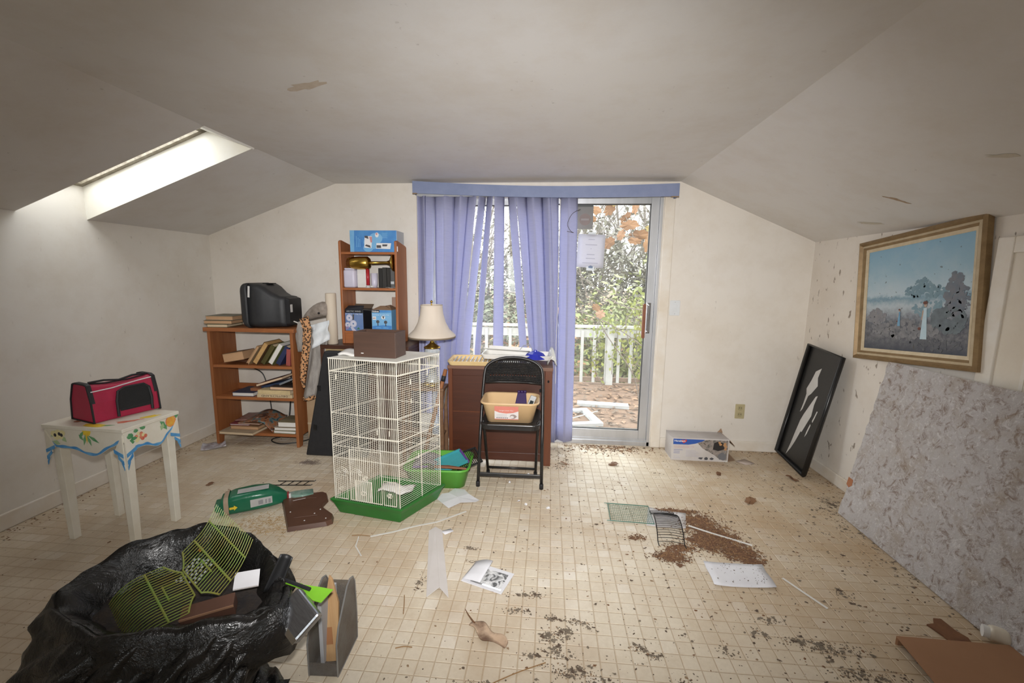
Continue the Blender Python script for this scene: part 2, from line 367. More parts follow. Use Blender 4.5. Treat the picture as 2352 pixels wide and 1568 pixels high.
# switch plate and outlet
M_plate_w = plain('switch_plastic', (.72, .74, .75), .35); M_plate_b = plain('outlet_ivory', (.50, .43, .25), .4)
s_ = thing('switch_plate', 'white plastic switch plate on the wall right of the glass door', 'switch plate', (.974, YB, 1.135))
MB().prism(rrect(.078, .118, .008), -.006, 0, 1).obj('cover', M_plate_w, s_, bevel=.002)
MB().prism(rrect(.028, .052, .004), -.009, -.005, 1).obj('paddle', M_plate_w, s_, bevel=.001)
for z in (-.045, .045): MB().lathe([(.003, 0), (.003, .002), (0, .002)], 8, m=Matrix.Translation((0, -.006, z)) @ Matrix.Rotation(PI/2, 4, 'X')).obj('screw', M_alu, s_)
s_ = thing('wall_outlet', 'ivory double power outlet low on the wall above the animal-trap box', 'outlet', (1.53, YB, .325))
MB().prism(rrect(.072, .118, .006), -.006, 0, 1).obj('cover', M_plate_b, s_, bevel=.002)
for z in (-.026, .026):
    r = MB().prism(rrect(.034, .034, .012), -.0085, -.005, 1, Matrix.Translation((0, 0, z))).obj('receptacle', plain('outlet_face', (.42, .36, .2), .4), s_)
    B((-.009, -.0092, z-.002), (-.006, -.0084, z+.009)).box((.006, -.0092, z-.002), (.009, -.0084, z+.009)).obj('slot', M_alu_dark, r)

# ================================================================ LEFT SIDE: painted table, pet carrier, bookcase
def Rz(a): return Matrix.Rotation(a, 4, 'Z')
def Tr(*p): return Matrix.Translation(p)
M_tblw = mat('table_white_paint', (.80, .76, .66), .5, 0, (.70, .64, .52), 7, bmp=.08)
M_blue_p = mat('painted_blue_hem', (.05, .25, .56), .5, 0, (.16, .42, .70), 20)
M_green_p = mat('painted_leaf_green', (.06, .26, .10), .55, 0, (.20, .42, .20), 25)
M_lgreen_p = plain('painted_pale_green', (.42, .56, .30), .55)
M_yel_p = mat('painted_yellow', (.86, .66, .05), .55, 0, (.80, .50, .04), 25)
M_org_p = mat('painted_orange', (.80, .28, .04), .55, 0, (.80, .50, .08), 40)
M_red_p = mat('painted_red', (.62, .10, .07), .55, 0, (.75, .35, .2), 40)
M_cream_p = plain('painted_cream_grape', (.80, .72, .38), .55); M_black_p = plain('painted_black', (.03, .03, .04), .55)
M_brown_p = plain('painted_brown', (.30, .12, .05), .55)
tb = thing('side_table', 'small white side table hand-painted with fruit and a blue-hemmed cloth', 'table', (-2.215, 1.925, 0), -.05)
TW, TD, TH = .455, .30, .617
B((-TW/2, -TD/2, TH-.018), (TW/2, TD/2, TH)).obj('tabletop', M_tblw, tb, bevel=.003)
legs = [(-.185, -.11), (.185, -.11), (-.185, .11), (.185, .11)]
for (x, y) in legs:
    a, b = .023, .016; m = MB()
    fx = x*.97
    m.add([(x-a, y-a, TH-.018), (x+a, y-a, TH-.018), (x+a, y+a, TH-.018), (x-a, y+a, TH-.018), (fx-b, y-b, 0), (fx+b, y-b, 0), (fx+b, y+b, 0), (fx-b, y+b, 0)],
          [(0, 1, 2, 3), (7, 6, 5, 4), (4, 5, 1, 0), (5, 6, 2, 1), (6, 7, 3, 2), (7, 4, 0, 3)])
    m.obj('leg', M_tblw, tb, bevel=.002)
# scalloped wooden aprons with a painted hem
def apron(p0, p1, nrm, name):
    p0, p1 = Vector(p0), Vector(p1); L = (p1-p0).length; n = 40; d = (p1-p0).normalized(); nv = Vector(nrm)
    def edge(t):
        return TH-.018-.10-.022*math.cos(t*2*PI)*(-1)-.012*math.sin(t*4*PI)+(.03*max(0, 1-min(t, 1-t)/.12))
    top = TH-.018; vs = []; M = MB()
    for i in range(n+1):
        t = i/n; q = p0+d*L*t
        for off in (0, -.012):
            w = q+nv*off; vs += [(w.x, w.y, top), (w.x, w.y, edge(t))]
    fs = []
    for i in range(n):
        a = i*4; b = a+4
        fs += [(a, a+1, b+1, b), (a+2, b+2, b+3, a+3), (a+1, a+3, b+3, b+1)]
    ob = M.add(vs, fs).obj(name, M_tblw, tb)
    hm = MB(); vs = []; fs = []
    for i in range(n+1):
        t = i/n; q = p0+d*L*t+nv*.0012; w = .011+.003*math.sin(i*.9)
        vs += [(q.x, q.y, edge(t)+.004+w), (q.x, q.y, edge(t)+.002)]
    for i in range(1, n-1): fs.append((i*2, i*2+1, i*2+3, i*2+2))
    hm.add(vs, fs).obj('painted_hem', M_blue_p, ob)
    return ob
hx, hy = TW/2-.008, TD/2-.008
ap_f = apron((-hx, -hy, 0), (hx, -hy, 0), (0, -1, 0), 'apron'); ap_r = apron((hx, -hy, 0), (hx, hy, 0), (1, 0, 0), 'apron')
apron((hx, hy, 0), (-hx, hy, 0), (0, 1, 0), 'apron'); apron((-hx, hy, 0), (-hx, -hy, 0), (-1, 0, 0), 'apron')
# cloth-fold corner drops
for sx, sy in ((1, -1), (-1, -1), (1, 1), (-1, 1)):
    cx, cy = sx*(hx-.002), sy*(hy-.002); m = MB()
    m.cur = 0
    for (w, z0, ph) in ((.050, .115, 0), (.030, .150, 1), (.012, .178, 2)):
        for ax in (0, 1):
            ww = w
            if ax == 0: pts = [(cx, cy+sy*.004-0, TH-.03), (cx-sx*ww, cy+sy*.004, TH-.02-z0*.8), (cx-sx*ww*.55, cy+sy*.006, TH-z0), (cx, cy+sy*.006, TH-.02-z0)]
            else: pts = [(cx+sx*.004, cy, TH-.03), (cx+sx*.004, cy-sy*ww, TH-.02-z0*.8), (cx+sx*.006, cy-sy*ww*.55, TH-z0), (cx+sx*.006, cy, TH-.02-z0)]
            m.add(pts, [(0, 1, 2, 3)])
    dp = m.obj('cloth_corner', M_tblw, tb, solid=.005)
    bm_ = MB()
    for (w, z0) in ((.050, .115), (.030, .150), (.014, .178)):
        bm_.add([(cx-sx*w, cy+sy*.0085, TH-.02-z0*.8+.010), (cx-sx*w, cy+sy*.0085, TH-.02-z0*.8-.008), (cx, cy+sy*.0095, TH-.028-z0), (cx, cy+sy*.0095, TH-.010-z0)], [(0, 1, 2, 3)])
        bm_.add([(cx+sx*.0085, cy-sy*w, TH-.02-z0*.8+.010), (cx+sx*.0085, cy-sy*w, TH-.02-z0*.8-.008), (cx+sx*.0095, cy, TH-.028-z0), (cx+sx*.0095, cy, TH-.010-z0)], [(0, 1, 2, 3)])
    bm_.obj('painted_hem', M_blue_p, dp, solid=.002)
# painted fruit on the front and right aprons, and on the top
Ff = fr((-hx, -hy-.0012, TH-.13), (1, 0, 0), (0, 0, 1)); Fr_ = fr((hx+.0012, -hy, TH-.13), (0, 1, 0), (0, 0, 1)); Ft = fr((-TW/2, -TD/2, TH+.0003), (1, 0, 0), (0, 1, 0))
def leaf2(cx, cy, L, w, a): return [(cx+L*math.cos(a), cy+L*math.sin(a)), (cx+w*math.cos(a+1.57), cy+w*math.sin(a+1.57)), (cx-L*math.cos(a), cy-L*math.sin(a)), (cx-w*math.cos(a+1.57), cy-w*math.sin(a+1.57))]
def paint(F, par, items):
    for it in items: patch(it[0], it[2], it[1], par, F)
paint(Ff, ap_f, [('painted_leaf', M_lgreen_p, leaf2(.055, .085, .03, .016, .6)), ('painted_leaf', M_lgreen_p, leaf2(.105, .06, .02, .012, -.8)), ('painted_leaf', M_lgreen_p, leaf2(.06, .04, .022, .012, -.3))] +
      [('painted_fig', M_cream_p, ell(x, y, .017, .014)) for x, y in ((.05, .085), (.075, .092), (.065, .068), (.10, .09), (.088, .072))] +
      [('painted_seed', M_black_p, ell(x, y, .008, .009)) for x, y in ((.058, .078), (.083, .085), (.095, .08))] +
      [('painted_flower', M_yel_p, [(.215, .112), (.265, .112), (.26, .095), (.24, .075), (.222, .09)]), ('painted_flower', M_yel_p, [(.232, .085), (.245, .085), (.236, .045)])] +
      [('painted_leaf', M_green_p, leaf2(x, y, L, .008, a)) for x, y, L, a in ((.225, .065, .03, 1.3), (.25, .062, .028, 1.9), (.275, .07, .035, 2.6), (.21, .09, .022, .9), (.205, .075, .018, 2.2))])
paint(Fr_, ap_r, [('painted_leaf', M_green_p, ell(x, y, .016, .012, 7, .35)) for x, y in ((.03, .085), (.045, .065), (.06, .10), (.095, .105), (.035, .05))] +
      [('painted_grape', M_cream_p if i % 2 else M_red_p, ell(x, y, .009, .010, 10)) for i, (x, y) in enumerate(((.06, .07), (.072, .082), (.085, .078), (.07, .058), (.083, .062), (.095, .068), (.105, .06), (.062, .05), (.09, .052)))] +
      [('painted_leaf', M_green_p, leaf2(x, y, .022, .011, a)) for x, y, a in ((.20, .09, 2.3), (.21, .07, 2.0), (.275, .105, .5))] + [('painted_leaf', M_lgreen_p, leaf2(.195, .075, .02, .012, 1.2))] +
      [('painted_apple', M_red_p, ell(.245, .088, .030, .031, 16)), ('painted_apple', M_org_p, ell(.244, .087, .025, .027, 16)), ('painted_stem', M_green_p, [(.243, .113), (.247, .113), (.25, .128), (.246, .128)])])
top_o = [c for c in tb.children if c.name.startswith('tabletop')][0]
paint(Ft, top_o, [('painted_flower', M_yel_p, ell(.27, .03, .06, .02, 12, .3)), ('painted_leaf', M_green_p, leaf2(.33, .04, .03, .008, .4)), ('painted_petal', M_red_p, ell(.36, .10, .035, .014, 12, .5, .5)), ('painted_petal', M_red_p, ell(.38, .13, .03, .012, 12, .5, .9)),
                  ('painted_flower', M_yel_p, ell(.40, .19, .035, .02, 12, .3, 1)), ('painted_petal', M_brown_p, ell(.13, .07, .03, .018, 10, .4))])

# --- red pet carrier
M_red = mat('carrier_red_nylon', (.42, .012, .055), .55, 0, (.34, .010, .045), 9, bmp=.25, bscale=350)
M_blk_n = mat('black_nylon_binding', (.012, .012, .014), .6, 0, (.02, .02, .022), 60, bmp=.3)
M_mesh = mat('black_mesh', (.006, .006, .007), .7, 0, (.012, .012, .012), 300, bmp=.5, bscale=500)
M_refl = plain('reflective_piping', (.85, .86, .88), .25, .3)
pc = thing('pet_carrier', 'red nylon pet carrier with black mesh window lying on the painted table', 'pet carrier', (-2.252, 1.985, TH+.001), 1.27)
CLn, CW, CH = .285, .20, .19        # length (local x), width (local y), height
def sec(t, k=0.0):
    """cross-section of the carrier, narrowing upwards; local (y,z)"""
    return [(-CW/2, 0), (CW/2, 0), (CW/2-.012, CH*.55), (CW/2-.045, CH*.97), (CW/2-.07, CH), (-CW/2+.05, CH), (-CW/2+.03, CH*.96), (-CW/2+.008, CH*.5)]
def carrier_pt(s, i):
    y, z = sec(0)[i]; sag = .018*math.sin(PI*s); return (-CLn/2+CLn*s, y*(1-.04*math.sin(PI*s)), z*(1-(sag/CH if z > CH*.9 else 0)))
m = MB(); ns = 12
vs = [carrier_pt(s/ns, i) for s in range(ns+1) for i in range(8)]
fs = [(s*8+i, (s+1)*8+i, (s+1)*8+(i+1) % 8, s*8+(i+1) % 8) for s in range(ns) for i in range(8)]+[tuple(range(8)), tuple(range(ns*8+7, ns*8-1, -1))]
m.add(vs, fs).obj('shell', M_red, pc, fixn=True, bevel=.008)
for e_ in (0, 1):
    pts = [Vector(carrier_pt(e_, i)) for i in range(8)]; pts = pts+[pts[0]]
    MB().tube(pts, .0045, 6).obj('end_binding', M_blk_n, pc)
    w = .016*(1 if e_ == 0 else -1); m = MB(); a = [carrier_pt(e_, i) for i in range(8)]
    off = 1.015
    vs = [(p[0]+(w*.0), p[1]*off, p[2]*off+.001) for p in a]+[(p[0]+w, p[1]*off, p[2]*off+.001) for p in a]
    m.add(vs, [(i, i+8, i+9, i+1) for i in range(7) if i != 0]).obj('end_tape', M_blk_n, pc, solid=.002)
fy = lambda z: -CW/2+.008*min(z/(CH*.5), 1)+max(0, z-CH*.5)*.24-.003
def side(x, z, o=0): return (x, fy(z)-.002-o, z)
def sidestrip(name, mt, pts, w):
    m = MB(); P = [Vector(side(*p)) for p in pts]; m.tube(P, w, 6); return m.obj(name, mt, pc)
win = [(-.035, .035), (-.042, .09), (-.03, .135), (.0, .15), (.085, .15), (.105, .13), (.108, .075), (.104, .035)]
mw = MB(); mw.add([side(x, z, .001) for x, z in win], [tuple(range(len(win)))]).obj('mesh_window', M_mesh, pc)
sidestrip('window_zip', M_blk_n, [(-.045, .01)]+win[1:]+[(.104, .01)], .0065)
sidestrip('window_flap', M_blk_n, [(-.035, .04), (.102, .052)], .002)
sidestrip('reflective_piping', M_refl, [(-.135, .155), (-.05, .158), (.0, .165), (.06, .172), (.125, .178)], .0028)
MB().tube([(-.14, -.03, CH+.002), (-.05, -.028, CH-.012), (.05, -.025, CH-.012), (.14, -.03, CH+.002)], .004, 6).obj('top_zip', M_blk_n, pc)
MB().tube([(-.12, -.035, CH+.004), (-.06, -.04, CH+.006), (.0, -.045, CH-.004), (.06, -.04, CH+.008), (.12, -.035, CH+.006)], .0055, 6).obj('carry_strap', M_blk_n, pc)

# --- bookcase
M_case = wood('bookcase_wood', (.36, .135, .045), (.25, .085, .028), .5)
M_case_h = wood('bookcase_shelf_wood', (.38, .14, .045), (.27, .09, .03), .5, 0)
bc = thing('bookcase', 'orange-brown open wooden bookcase in the left back corner', 'bookcase', (-2.283, 3.055, 0), .01)
BW, BD = .69, .275
for sx in (-1, 1):
    x = sx*(BW/2-.0115)
    m = MB(); m.prism([(0, 0), (.05, 0), (.065, .085), (BD-.06, .085), (BD-.045, 0), (BD, 0), (BD, .915), (0, .915)], x-.0115, x+.0115, 0)
    m.obj('side_panel', M_case, bc, bevel=.002, fixn=True)
B((-BW/2-.022, -.012, .915), (BW/2+.018, BD, .945)).obj('top_board', M_case_h, bc, bevel=.003)
SHZ = (.105, .398, .652)
for z in SHZ: B((-BW/2+.023, .004, z-.022), (BW/2-.023, BD-.004, z)).obj('shelf', M_case_h, bc, bevel=.0015)
for z in SHZ: B((-BW/2+.023, BD-.016, z), (BW/2-.023, BD-.003, z+.045)).obj('back_rail', M_case_h, bc)

M_page = mat('book_pages', (.74, .60, .42), .8, 0, (.62, .47, .30), 30, (1, 1, 60)); M_page_w = mat('book_pages_white', (.80, .78, .75), .8, 0, (.70, .67, .62), 30, (1, 1, 60))
M_page_t = mat('book_pages_tan', (.58, .36, .20), .8, 0, (.48, .28, .15), 30, (1, 1, 60))
def cov(n, c): return mat('book_cover_'+n, c, .6, 0, tuple(q*.75 for q in c), 14, bmp=.12, bscale=120)
def book(label, M, L, D, T, cm, pm=None, fore=True, group=None, name='book', title=None, cat='book'):
    """local x: length L, local y: depth D (viewer at -y), local z: thickness; fore=True shows the page edges to the viewer"""
    t = thing(name, label, cat, group=group); t.matrix_world = M
    c = .0028; pm = pm or M_page
    B((-L/2, 0, 0), (L/2, D, c)).box((-L/2, 0, T-c), (L/2, D, T)).box((-L/2, D-c if fore else 0, c), (L/2, D if fore else c, T-c)).obj('cover', cm, t)
    B((-L/2+.004, .004 if fore else c, c), (L/2-.004, D-c if fore else D-.004, T-c)).obj('pages', pm, t)
    if title:
        s, size, mt, flip = title
        F = fr((0, -.0006, T*.5-size*.35), (1, 0, 0), (0, 0, 1)) if not flip else fr((0, -.0006, T*.5+size*.35), (-1, 0, 0), (0, 0, -1))
        text('title', s, size, mt, t, F, align='CENTER', w=L*.75)
    return t
GB = 'books on the bookcase top'
def px(p): return -2.649+.00356*(p-470)
book('dark-covered book with pale pages at the bottom of the pile left of the television', Tr(px(500), 3.055, .9455) @ Rz(.12), .155, .20, .024, cov('olive', (.16, .15, .07)), M_page, group=GB)
book('tan-paged book in the middle of the pile left of the television', Tr(px(502), 3.055, .971) @ Rz(.10), .215, .21, .028, cov('darkolive', (.11, .10, .055)), M_page_t, group=GB)
book('book with grey-olive cover on top of the pile left of the television', Tr(px(505), 3.06, 1.0) @ Rz(.06), .215, .205, .033, cov('greyolive', (.19, .18, .13)), M_page_t, group=GB)
# second shelf: a row leaning to the right
z2 = SHZ[2]+.0005
def lean(x, ang, y=3.085): return Tr(x, y, z2) @ Matrix.Rotation(ang, 4, 'Y')
# leaning books stand on the shelf: thickness along x, length along z
def stand(label, x, ang, Hh, D, T, cm, pm=None, fore=True, y=3.09, zb=z2, group='books on the second shelf'):
    # local x (length) -> up ; local z (thickness) -> +x
    R = Matrix(((0, 0, 1, 0), (0, 1, 0, 0), (-1, 0, 0, 0), (0, 0, 0, 1)))
    M = Tr(x, y, zb) @ Matrix.Rotation(ang, 4, 'Y') @ Tr(0, 0, Hh/2+max(0, math.sin(ang))*0) @ R
    if ang > 0: M = Tr(0, 0, T*math.sin(ang)) @ M
    return book(label, M, Hh, D, T, cm, pm, fore, group)
book('thick tan-paged book lying tilted at the left of the second shelf', Tr(px(528), 3.075, z2+.027) @ Matrix.Rotation(-.17, 4, 'Y') @ Rz(.1), .165, .16, .068, cov('brown', (.20, .11, .05)), M_page_t, group='books on the second shelf')
stand('leaning tan folder with cut index tabs on the second shelf', px(553), .62, .17, .16, .022, cov('tan', (.44, .30, .16)), M_page_t)
stand('leaning thick book with golden-tan pages on the second shelf', px(569), .60, .195, .19, .040, cov('umber', (.13, .07, .03)), mat('pages_gold', (.62, .38, .15), .8, 0, (.5, .3, .12), 30), y=3.08)
stand('leaning dark olive cloth book on the second shelf', px(585), .60, .175, .16, .034, cov('olive2', (.10, .085, .025)), None, False, y=3.10)
stand('leaning green book showing white pages on the second shelf', px(604), .58, .185, .17, .040, cov('green', (.16, .18, .07)), M_page_w, y=3.085)
stand('leaning navy blue book on the second shelf', px(622), .56, .165, .17, .036, cov('navy', (.025, .035, .10)), None, False, y=3.09)
stand('short dull red book at the right end of the second shelf', px(646), .10, .13, .15, .032, cov('red', (.38, .09, .075)), None, False, y=3.085)
# third shelf: lying books
z3 = SHZ[1]+.0005; G3 = 'books on the third shelf'
book('navy book with cream pages lying at the left of the third shelf', Tr(px(542), 3.075, z3) @ Rz(.03), .175, .20, .030, cov('navy2', (.03, .04, .09)), M_page_w, group=G3)
book('rust-brown book lying across the navy one', Tr(px(573), 3.13, z3+.031) @ Rz(-.02), .17, .16, .022, cov('rust', (.33, .13, .06)), M_page_t, False, group=G3)
M_ink = plain('dark_lettering', (.05, .04, .03), .6)
book('cream hardback spine lettered DEUTSCHLAND at the front of the third shelf', Tr(px(618), 3.066, z3) @ Rz(.015), .285, .17, .027, cov('cream', (.66, .52, .32)), M_page, False, group=G3, title=('DEUTSCHLAND', .02, M_ink, True))
book('yellowed cream hardback lying on the lettered spine', Tr(px(617), 3.066, z3+.028) @ Rz(.0), .265, .17, .030, cov('cream2', (.70, .55, .30)), M_page, False, group=G3)
book('dark paperback with peach page edges, top right of the third shelf', Tr(px(632), 3.078, z3+.059) @ Rz(.0), .19, .16, .026, cov('darkbrown', (.06, .04, .03)), mat('pages_peach', (.78, .52, .34), .8), group=G3)
book('dark red book slanting up over the third-shelf pile', Tr(px(597), 3.12, z3+.102) @ Matrix.Rotation(-.30, 4, 'Y') @ Rz(.0), .235, .17, .020, cov('oxblood', (.12, .035, .025)), mat('pages_light', (.80, .60, .40), .8), group=G3)
book('steel-blue book slanting against the right side of the third shelf', Tr(px(641), 3.12, z3+.116) @ Matrix.Rotation(-.40, 4, 'Y'), .15, .15, .014, cov('steel', (.22, .24, .26)), M_page_w, False, group=G3)
book('dark blue thin book under the dark red one', Tr(px(600), 3.15, z3+.072) @ Matrix.Rotation(-.24, 4, 'Y'), .20, .15, .018, cov('midnight', (.03, .05, .11)), M_page_t, False, group=G3)
# bottom shelf
z1 = SHZ[0]+.0005; G1 = 'papers on the bottom shelf'
book('wide tan atlas jutting out of the bottom shelf', Tr(px(533), 3.005, z1) @ Rz(-.03), .29, .24, .020, cov('atlas', (.40, .31, .21)), M_page, group=G1)
book('brown-edged magazine binder on the wide atlas', Tr(px(540), 3.07, z1+.0205), .235, .19, .026, cov('binder', (.35, .20, .10)), M_page_t, group=G1)
book('maroon magazine with white edge in the left bottom stack', Tr(px(525), 3.085, z1+.047) @ Rz(.02), .16, .18, .012, cov('maroon', (.22, .04, .05)), M_page_w, group=G1)
book('thin rust magazine in the left bottom stack', Tr(px(548), 3.085, z1+.0595) @ Rz(-.03), .19, .18, .010, cov('rustmag', (.38, .18, .09)), M_page_w, group=G1)
def droopy(name, label, cat, cx, y0, z0, L, D, fn, mt, group):
    m = MB().grid(16, 8, lambda u, v: (cx-L/2+L*u, y0+D*v, z0+fn(u, v))); o = m.obj(name, mt, None, True, solid=.004); tag(o, label, cat, group); return o
def magmat(name, cols, s=18):
    if name in MATS: return MATS[name]
    m, nt, b = nt_new(name); b.inputs['Roughness'].default_value = .35
    f = noise_tex(nt, coords(nt, 'Object'), s, 3, .5, 1.0); k = len(cols)
    nt.links.new(ramp(nt, f, [(.3+.4*i/(k-1), c) for i, c in enumerate(cols)]), b.inputs['Base Color']); MATS[name] = m; return m
droopy('magazine', 'open glossy magazine with dark brown and orange pictures drooping off the bottom shelf', 'magazine', px(570), 3.07, z1+.074, .27, .20, lambda u, v: .045*math.sin(PI*min(1, u*1.1))*(.35+.65*v)-.085*max(0, u-.68)**1.2*4*(1-v)*.8+.012*v, magmat('mag_dark', [(.03, .02, .02), (.10, .04, .025), (.30, .12, .05), (.08, .16, .17), (.03, .02, .02)]), G1)
droopy('magazine', 'red-brown magazine under the drooping one', 'magazine', px(535), 3.12, z1+.073, .20, .17, lambda u, v: .03*u*u+.012*v, magmat('mag_red', [(.25, .10, .08), (.35, .20, .17), (.2, .05, .05)]), G1)
book('thick olive paperback with white page edges at the right of the bottom shelf', Tr(px(640), 3.075, z1+.052) @ Rz(.02), .15, .17, .042, cov('olivedrab', (.24, .20, .12)), M_page_w, group=G1)
book('soft white-edged catalogue under the olive paperback', Tr(px(634), 3.07, z1) @ Rz(-.02), .185, .18, .024, cov('catalog', (.18, .20, .10)), M_page_w, group=G1)
book('grey-brown catalogue between the paperback and the white-edged catalogue', Tr(px(635), 3.075, z1+.0245) @ Rz(.03), .18, .18, .024, cov('catalog2', (.42, .35, .29)), M_page_w, group=G1)
# cables hanging behind the bookcase
M_cable = plain('black_cable', (.012, .012, .012), .5)
def cable(label, pts, r=.0045, mt=None, cat='cable'):
    # smooth the polyline
    P = [Vector(p) for p in pts]; out = []
    for i in range(len(P)-1):
        a, b, c, d = P[max(i-1, 0)], P[i], P[i+1], P[min(i+2, len(P)-1)]
        for k in range(6):
            t = k/6; out.append(.5*((2*b)+(c-a)*t+(2*a-5*b+4*c-d)*t*t+(3*b-3*c+d-a)*t**3))
    out.append(P[-1]); o = MB().tube(out, r, 6).obj(cat.replace(' ', '_'), mt or M_cable); return tag(o, label, cat)
cable('black power cable hanging behind the bookcase and coiling under it', [(-2.08, 3.36, .93), (-2.09, 3.37, .7), (-2.1, 3.37, .45), (-2.13, 3.37, .2), (-2.15, 3.30, .03), (-2.25, 3.18, .008), (-2.12, 3.10, .008), (-1.98, 3.17, .008), (-1.93, 3.28, .008)])
cable('black cable looping down the wall at the left of the bookcase', [(-2.5, 3.37, .56), (-2.42, 3.375, .50), (-2.38, 3.375, .3), (-2.36, 3.37, .12), (-2.30, 3.33, .008), (-2.18, 3.30, .008)])
cable('thick black cable bundle draped behind the third shelf', [(-1.99, 3.37, .42), (-2.0, 3.375, .56), (-2.1, 3.375, .59), (-2.16, 3.375, .55), (-2.18, 3.37, .40), (-2.2, 3.37, .2), (-2.22, 3.34, .008)], .006)

# --- television (its back half seen from the side)
M_tv = mat('tv_black_plastic', (.022, .023, .026), .48, 0, (.028, .029, .032), 40, bmp=.15, bscale=400)
tv = thing('television', 'black tube television turned sideways on top of the bookcase', 'television', (-2.165, 3.205, .9455), .05); tv.scale = (.76, .78, 1)
def rect_ring(x, w, zb, zt, r, n=4):
    """rounded rectangle in yz at x"""
    return [(x, y, z) for y, z in rrect(w, zt-zb, r, n, 0, (zb+zt)/2)]
def loft(rings, cap=True):
    m = MB(); n = len(rings[0]); vs = [p for r in rings for p in r]
    fs = [(i*n+j, i*n+(j+1) % n, (i+1)*n+(j+1) % n, (i+1)*n+j) for i in range(len(rings)-1) for j in range(n)]
    if cap: fs += [tuple(range(n-1, -1, -1)), tuple(range((len(rings)-1)*n, len(rings)*n))]
    return m.add(vs, fs)
loft([rect_ring(-.21, .38, .045, .315, .04), rect_ring(-.215, .40, .03, .33, .05), rect_ring(-.195, .42, .008, .338, .05), rect_ring(-.165, .425, .002, .342, .05), rect_ring(-.15, .42, .0, .342, .045)]).obj('bezel', M_tv, tv, True, fixn=True)
loft([rect_ring(-.15, .40, .006, .338, .05), rect_ring(-.05, .385, .004, .335, .05), rect_ring(.0, .36, .004, .315, .05), rect_ring(.07, .31, .006, .27, .05), rect_ring(.13, .27, .008, .245, .04), rect_ring(.185, .255, .01, .238, .03)]).obj('housing', M_tv, tv, True, fixn=True)
loft([rect_ring(.185, .235, .016, .235, .02), rect_ring(.225, .225, .02, .225, .02)]).obj('rear_block', mat('tv_rear', (.012, .012, .014), .5), tv, fixn=True)
MB().prism(rrect(.42, .29, .04), -.001, .001, 2).obj('screen', plain('tv_screen', (.02, .025, .03), .1), tv).matrix_local = Tr(-.2165, 0, .185) @ Matrix.Rotation(PI/2, 4, 'Y') @ Matrix.Rotation(PI/2, 4, 'Z') @ Matrix.Scale(.85, 4)
M_stick = plain('white_sticker', (.74, .73, .71), .5)
B((-.01, -.0006, 0), (.01, .0006, .085)).obj('sticker', M_stick, tv).matrix_local = Tr(-.130, -.2035, .235) @ Matrix.Rotation(.12, 4, 'Y')
B((.2255, -.10, .12), (.2265, -.06, .18)).obj('rating_label', M_stick, tv)
B((-.09, -.03, .336), (-.02, .09, .341)).obj('vent', mat('tv_vent', (.008, .008, .008), .8), tv)
cable('white cord running from the back of the television', [(-1.945, 3.10, 1.0), (-1.90, 3.09, .985), (-1.872, 3.10, .95), (-1.868, 3.2, .90), (-1.87, 3.33, .75)], .0045, plain('white_cord', (.75, .73, .69), .5))

# --- grey fur garment with leopard print edge, hanging on the bookcase corner
def leopard():
    m, nt, b = nt_new('leopard_print'); b.inputs['Roughness'].default_value = .85; v = coords(nt, 'Object')
    vo = N(nt, 'ShaderNodeTexVoronoi'); nt.links.new(v, vo.inputs['Vector']); vo.inputs['Scale'].default_value = 62
    d = N(nt, 'ShaderNodeMath', operation='ADD'); nt.links.new(vo.outputs['Distance'], d.inputs[0])
    nn = N(nt, 'ShaderNodeMath', operation='MULTIPLY', i_1=.35); nt.links.new(noise_tex(nt, v, 90, 2), nn.inputs[0]); nt.links.new(nn.outputs[0], d.inputs[1])
    c = ramp(nt, d.outputs[0], [(.28, (.42, .20, .09)), (.33, (.03, .02, .012)), (.60, (.03, .02, .012)), (.66, (.58, .30, .14))])
    nt.links.new(c, b.inputs['Base Color']); return m
M_leo = leopard(); M_fur = mat('grey_fur', (.40, .37, .34), .95, 0, (.22, .20, .18), 26, (1, 1, .25), bmp=.9, bscale=140); M_fur2 = mat('brown_fur', (.36, .31, .27), .95, 0, (.16, .13, .105), 18, bmp=.9, bscale=140)
fg = thing('fur_garment', 'grey fur garment with leopard-print edge hanging between bookcase and tube', 'garment', (-1.78, 3.10, .40))
def sheet(name, mt, left, right, nu=8, y0=0, fold=.018, k=3, th=.012, sm=True, ph=0):
    """cloth strip between two outlines given as (x,y,z) lists of equal length"""
    n = len(left); m = MB()
    def f(u, v):
        t = v*(n-1); i = min(int(t), n-2); w = t-i
        L = Vector(left[i]).lerp(Vector(left[i+1]), w); R = Vector(right[i]).lerp(Vector(right[i+1]), w)
        p = L.lerp(R, u); p.y += fold*math.sin(u*PI*k+v*2+ph)*(.3+.7*v); return p
    m.grid(nu*2+1, n*4, f); return m.obj(name, mt, fg, sm, solid=th)
def wx(px_, py_, y=3.08):
    """local coords of the garment at pixel-equivalent board positions (worked out on the plane y)"""
    x = -2.649+.00356*(px_-470); z = .941-(py_-752)*.0035; s = y/3.06; return (x*s+1.78, y-3.10, 1.35+(z-1.35)*s-.40)
sheet('fur_panel', M_fur, [wx(708, 745), wx(706, 790), wx(700, 830), wx(692, 870), wx(684, 905)], [wx(750, 745), wx(746, 780), wx(738, 815), wx(730, 860), wx(722, 898)], 8)
sheet('leopard_edge', M_leo, [wx(688, 728, 3.06), wx(694, 752, 3.06), wx(690, 790, 3.05), wx(683, 830, 3.05), wx(681, 862, 3.05), wx(688, 880, 3.05)], [wx(706, 722, 3.06), wx(712, 748, 3.06), wx(708, 785, 3.05), wx(700, 825, 3.05), wx(692, 862, 3.05), wx(690, 882, 3.05)], 5, fold=.008)
sheet('side_fur', M_fur, [wx(684, 735, 3.09), wx(676, 765, 3.09), wx(680, 800, 3.09)], [wx(694, 732, 3.09), wx(696, 765, 3.09), wx(690, 800, 3.09)], 4, fold=.005)
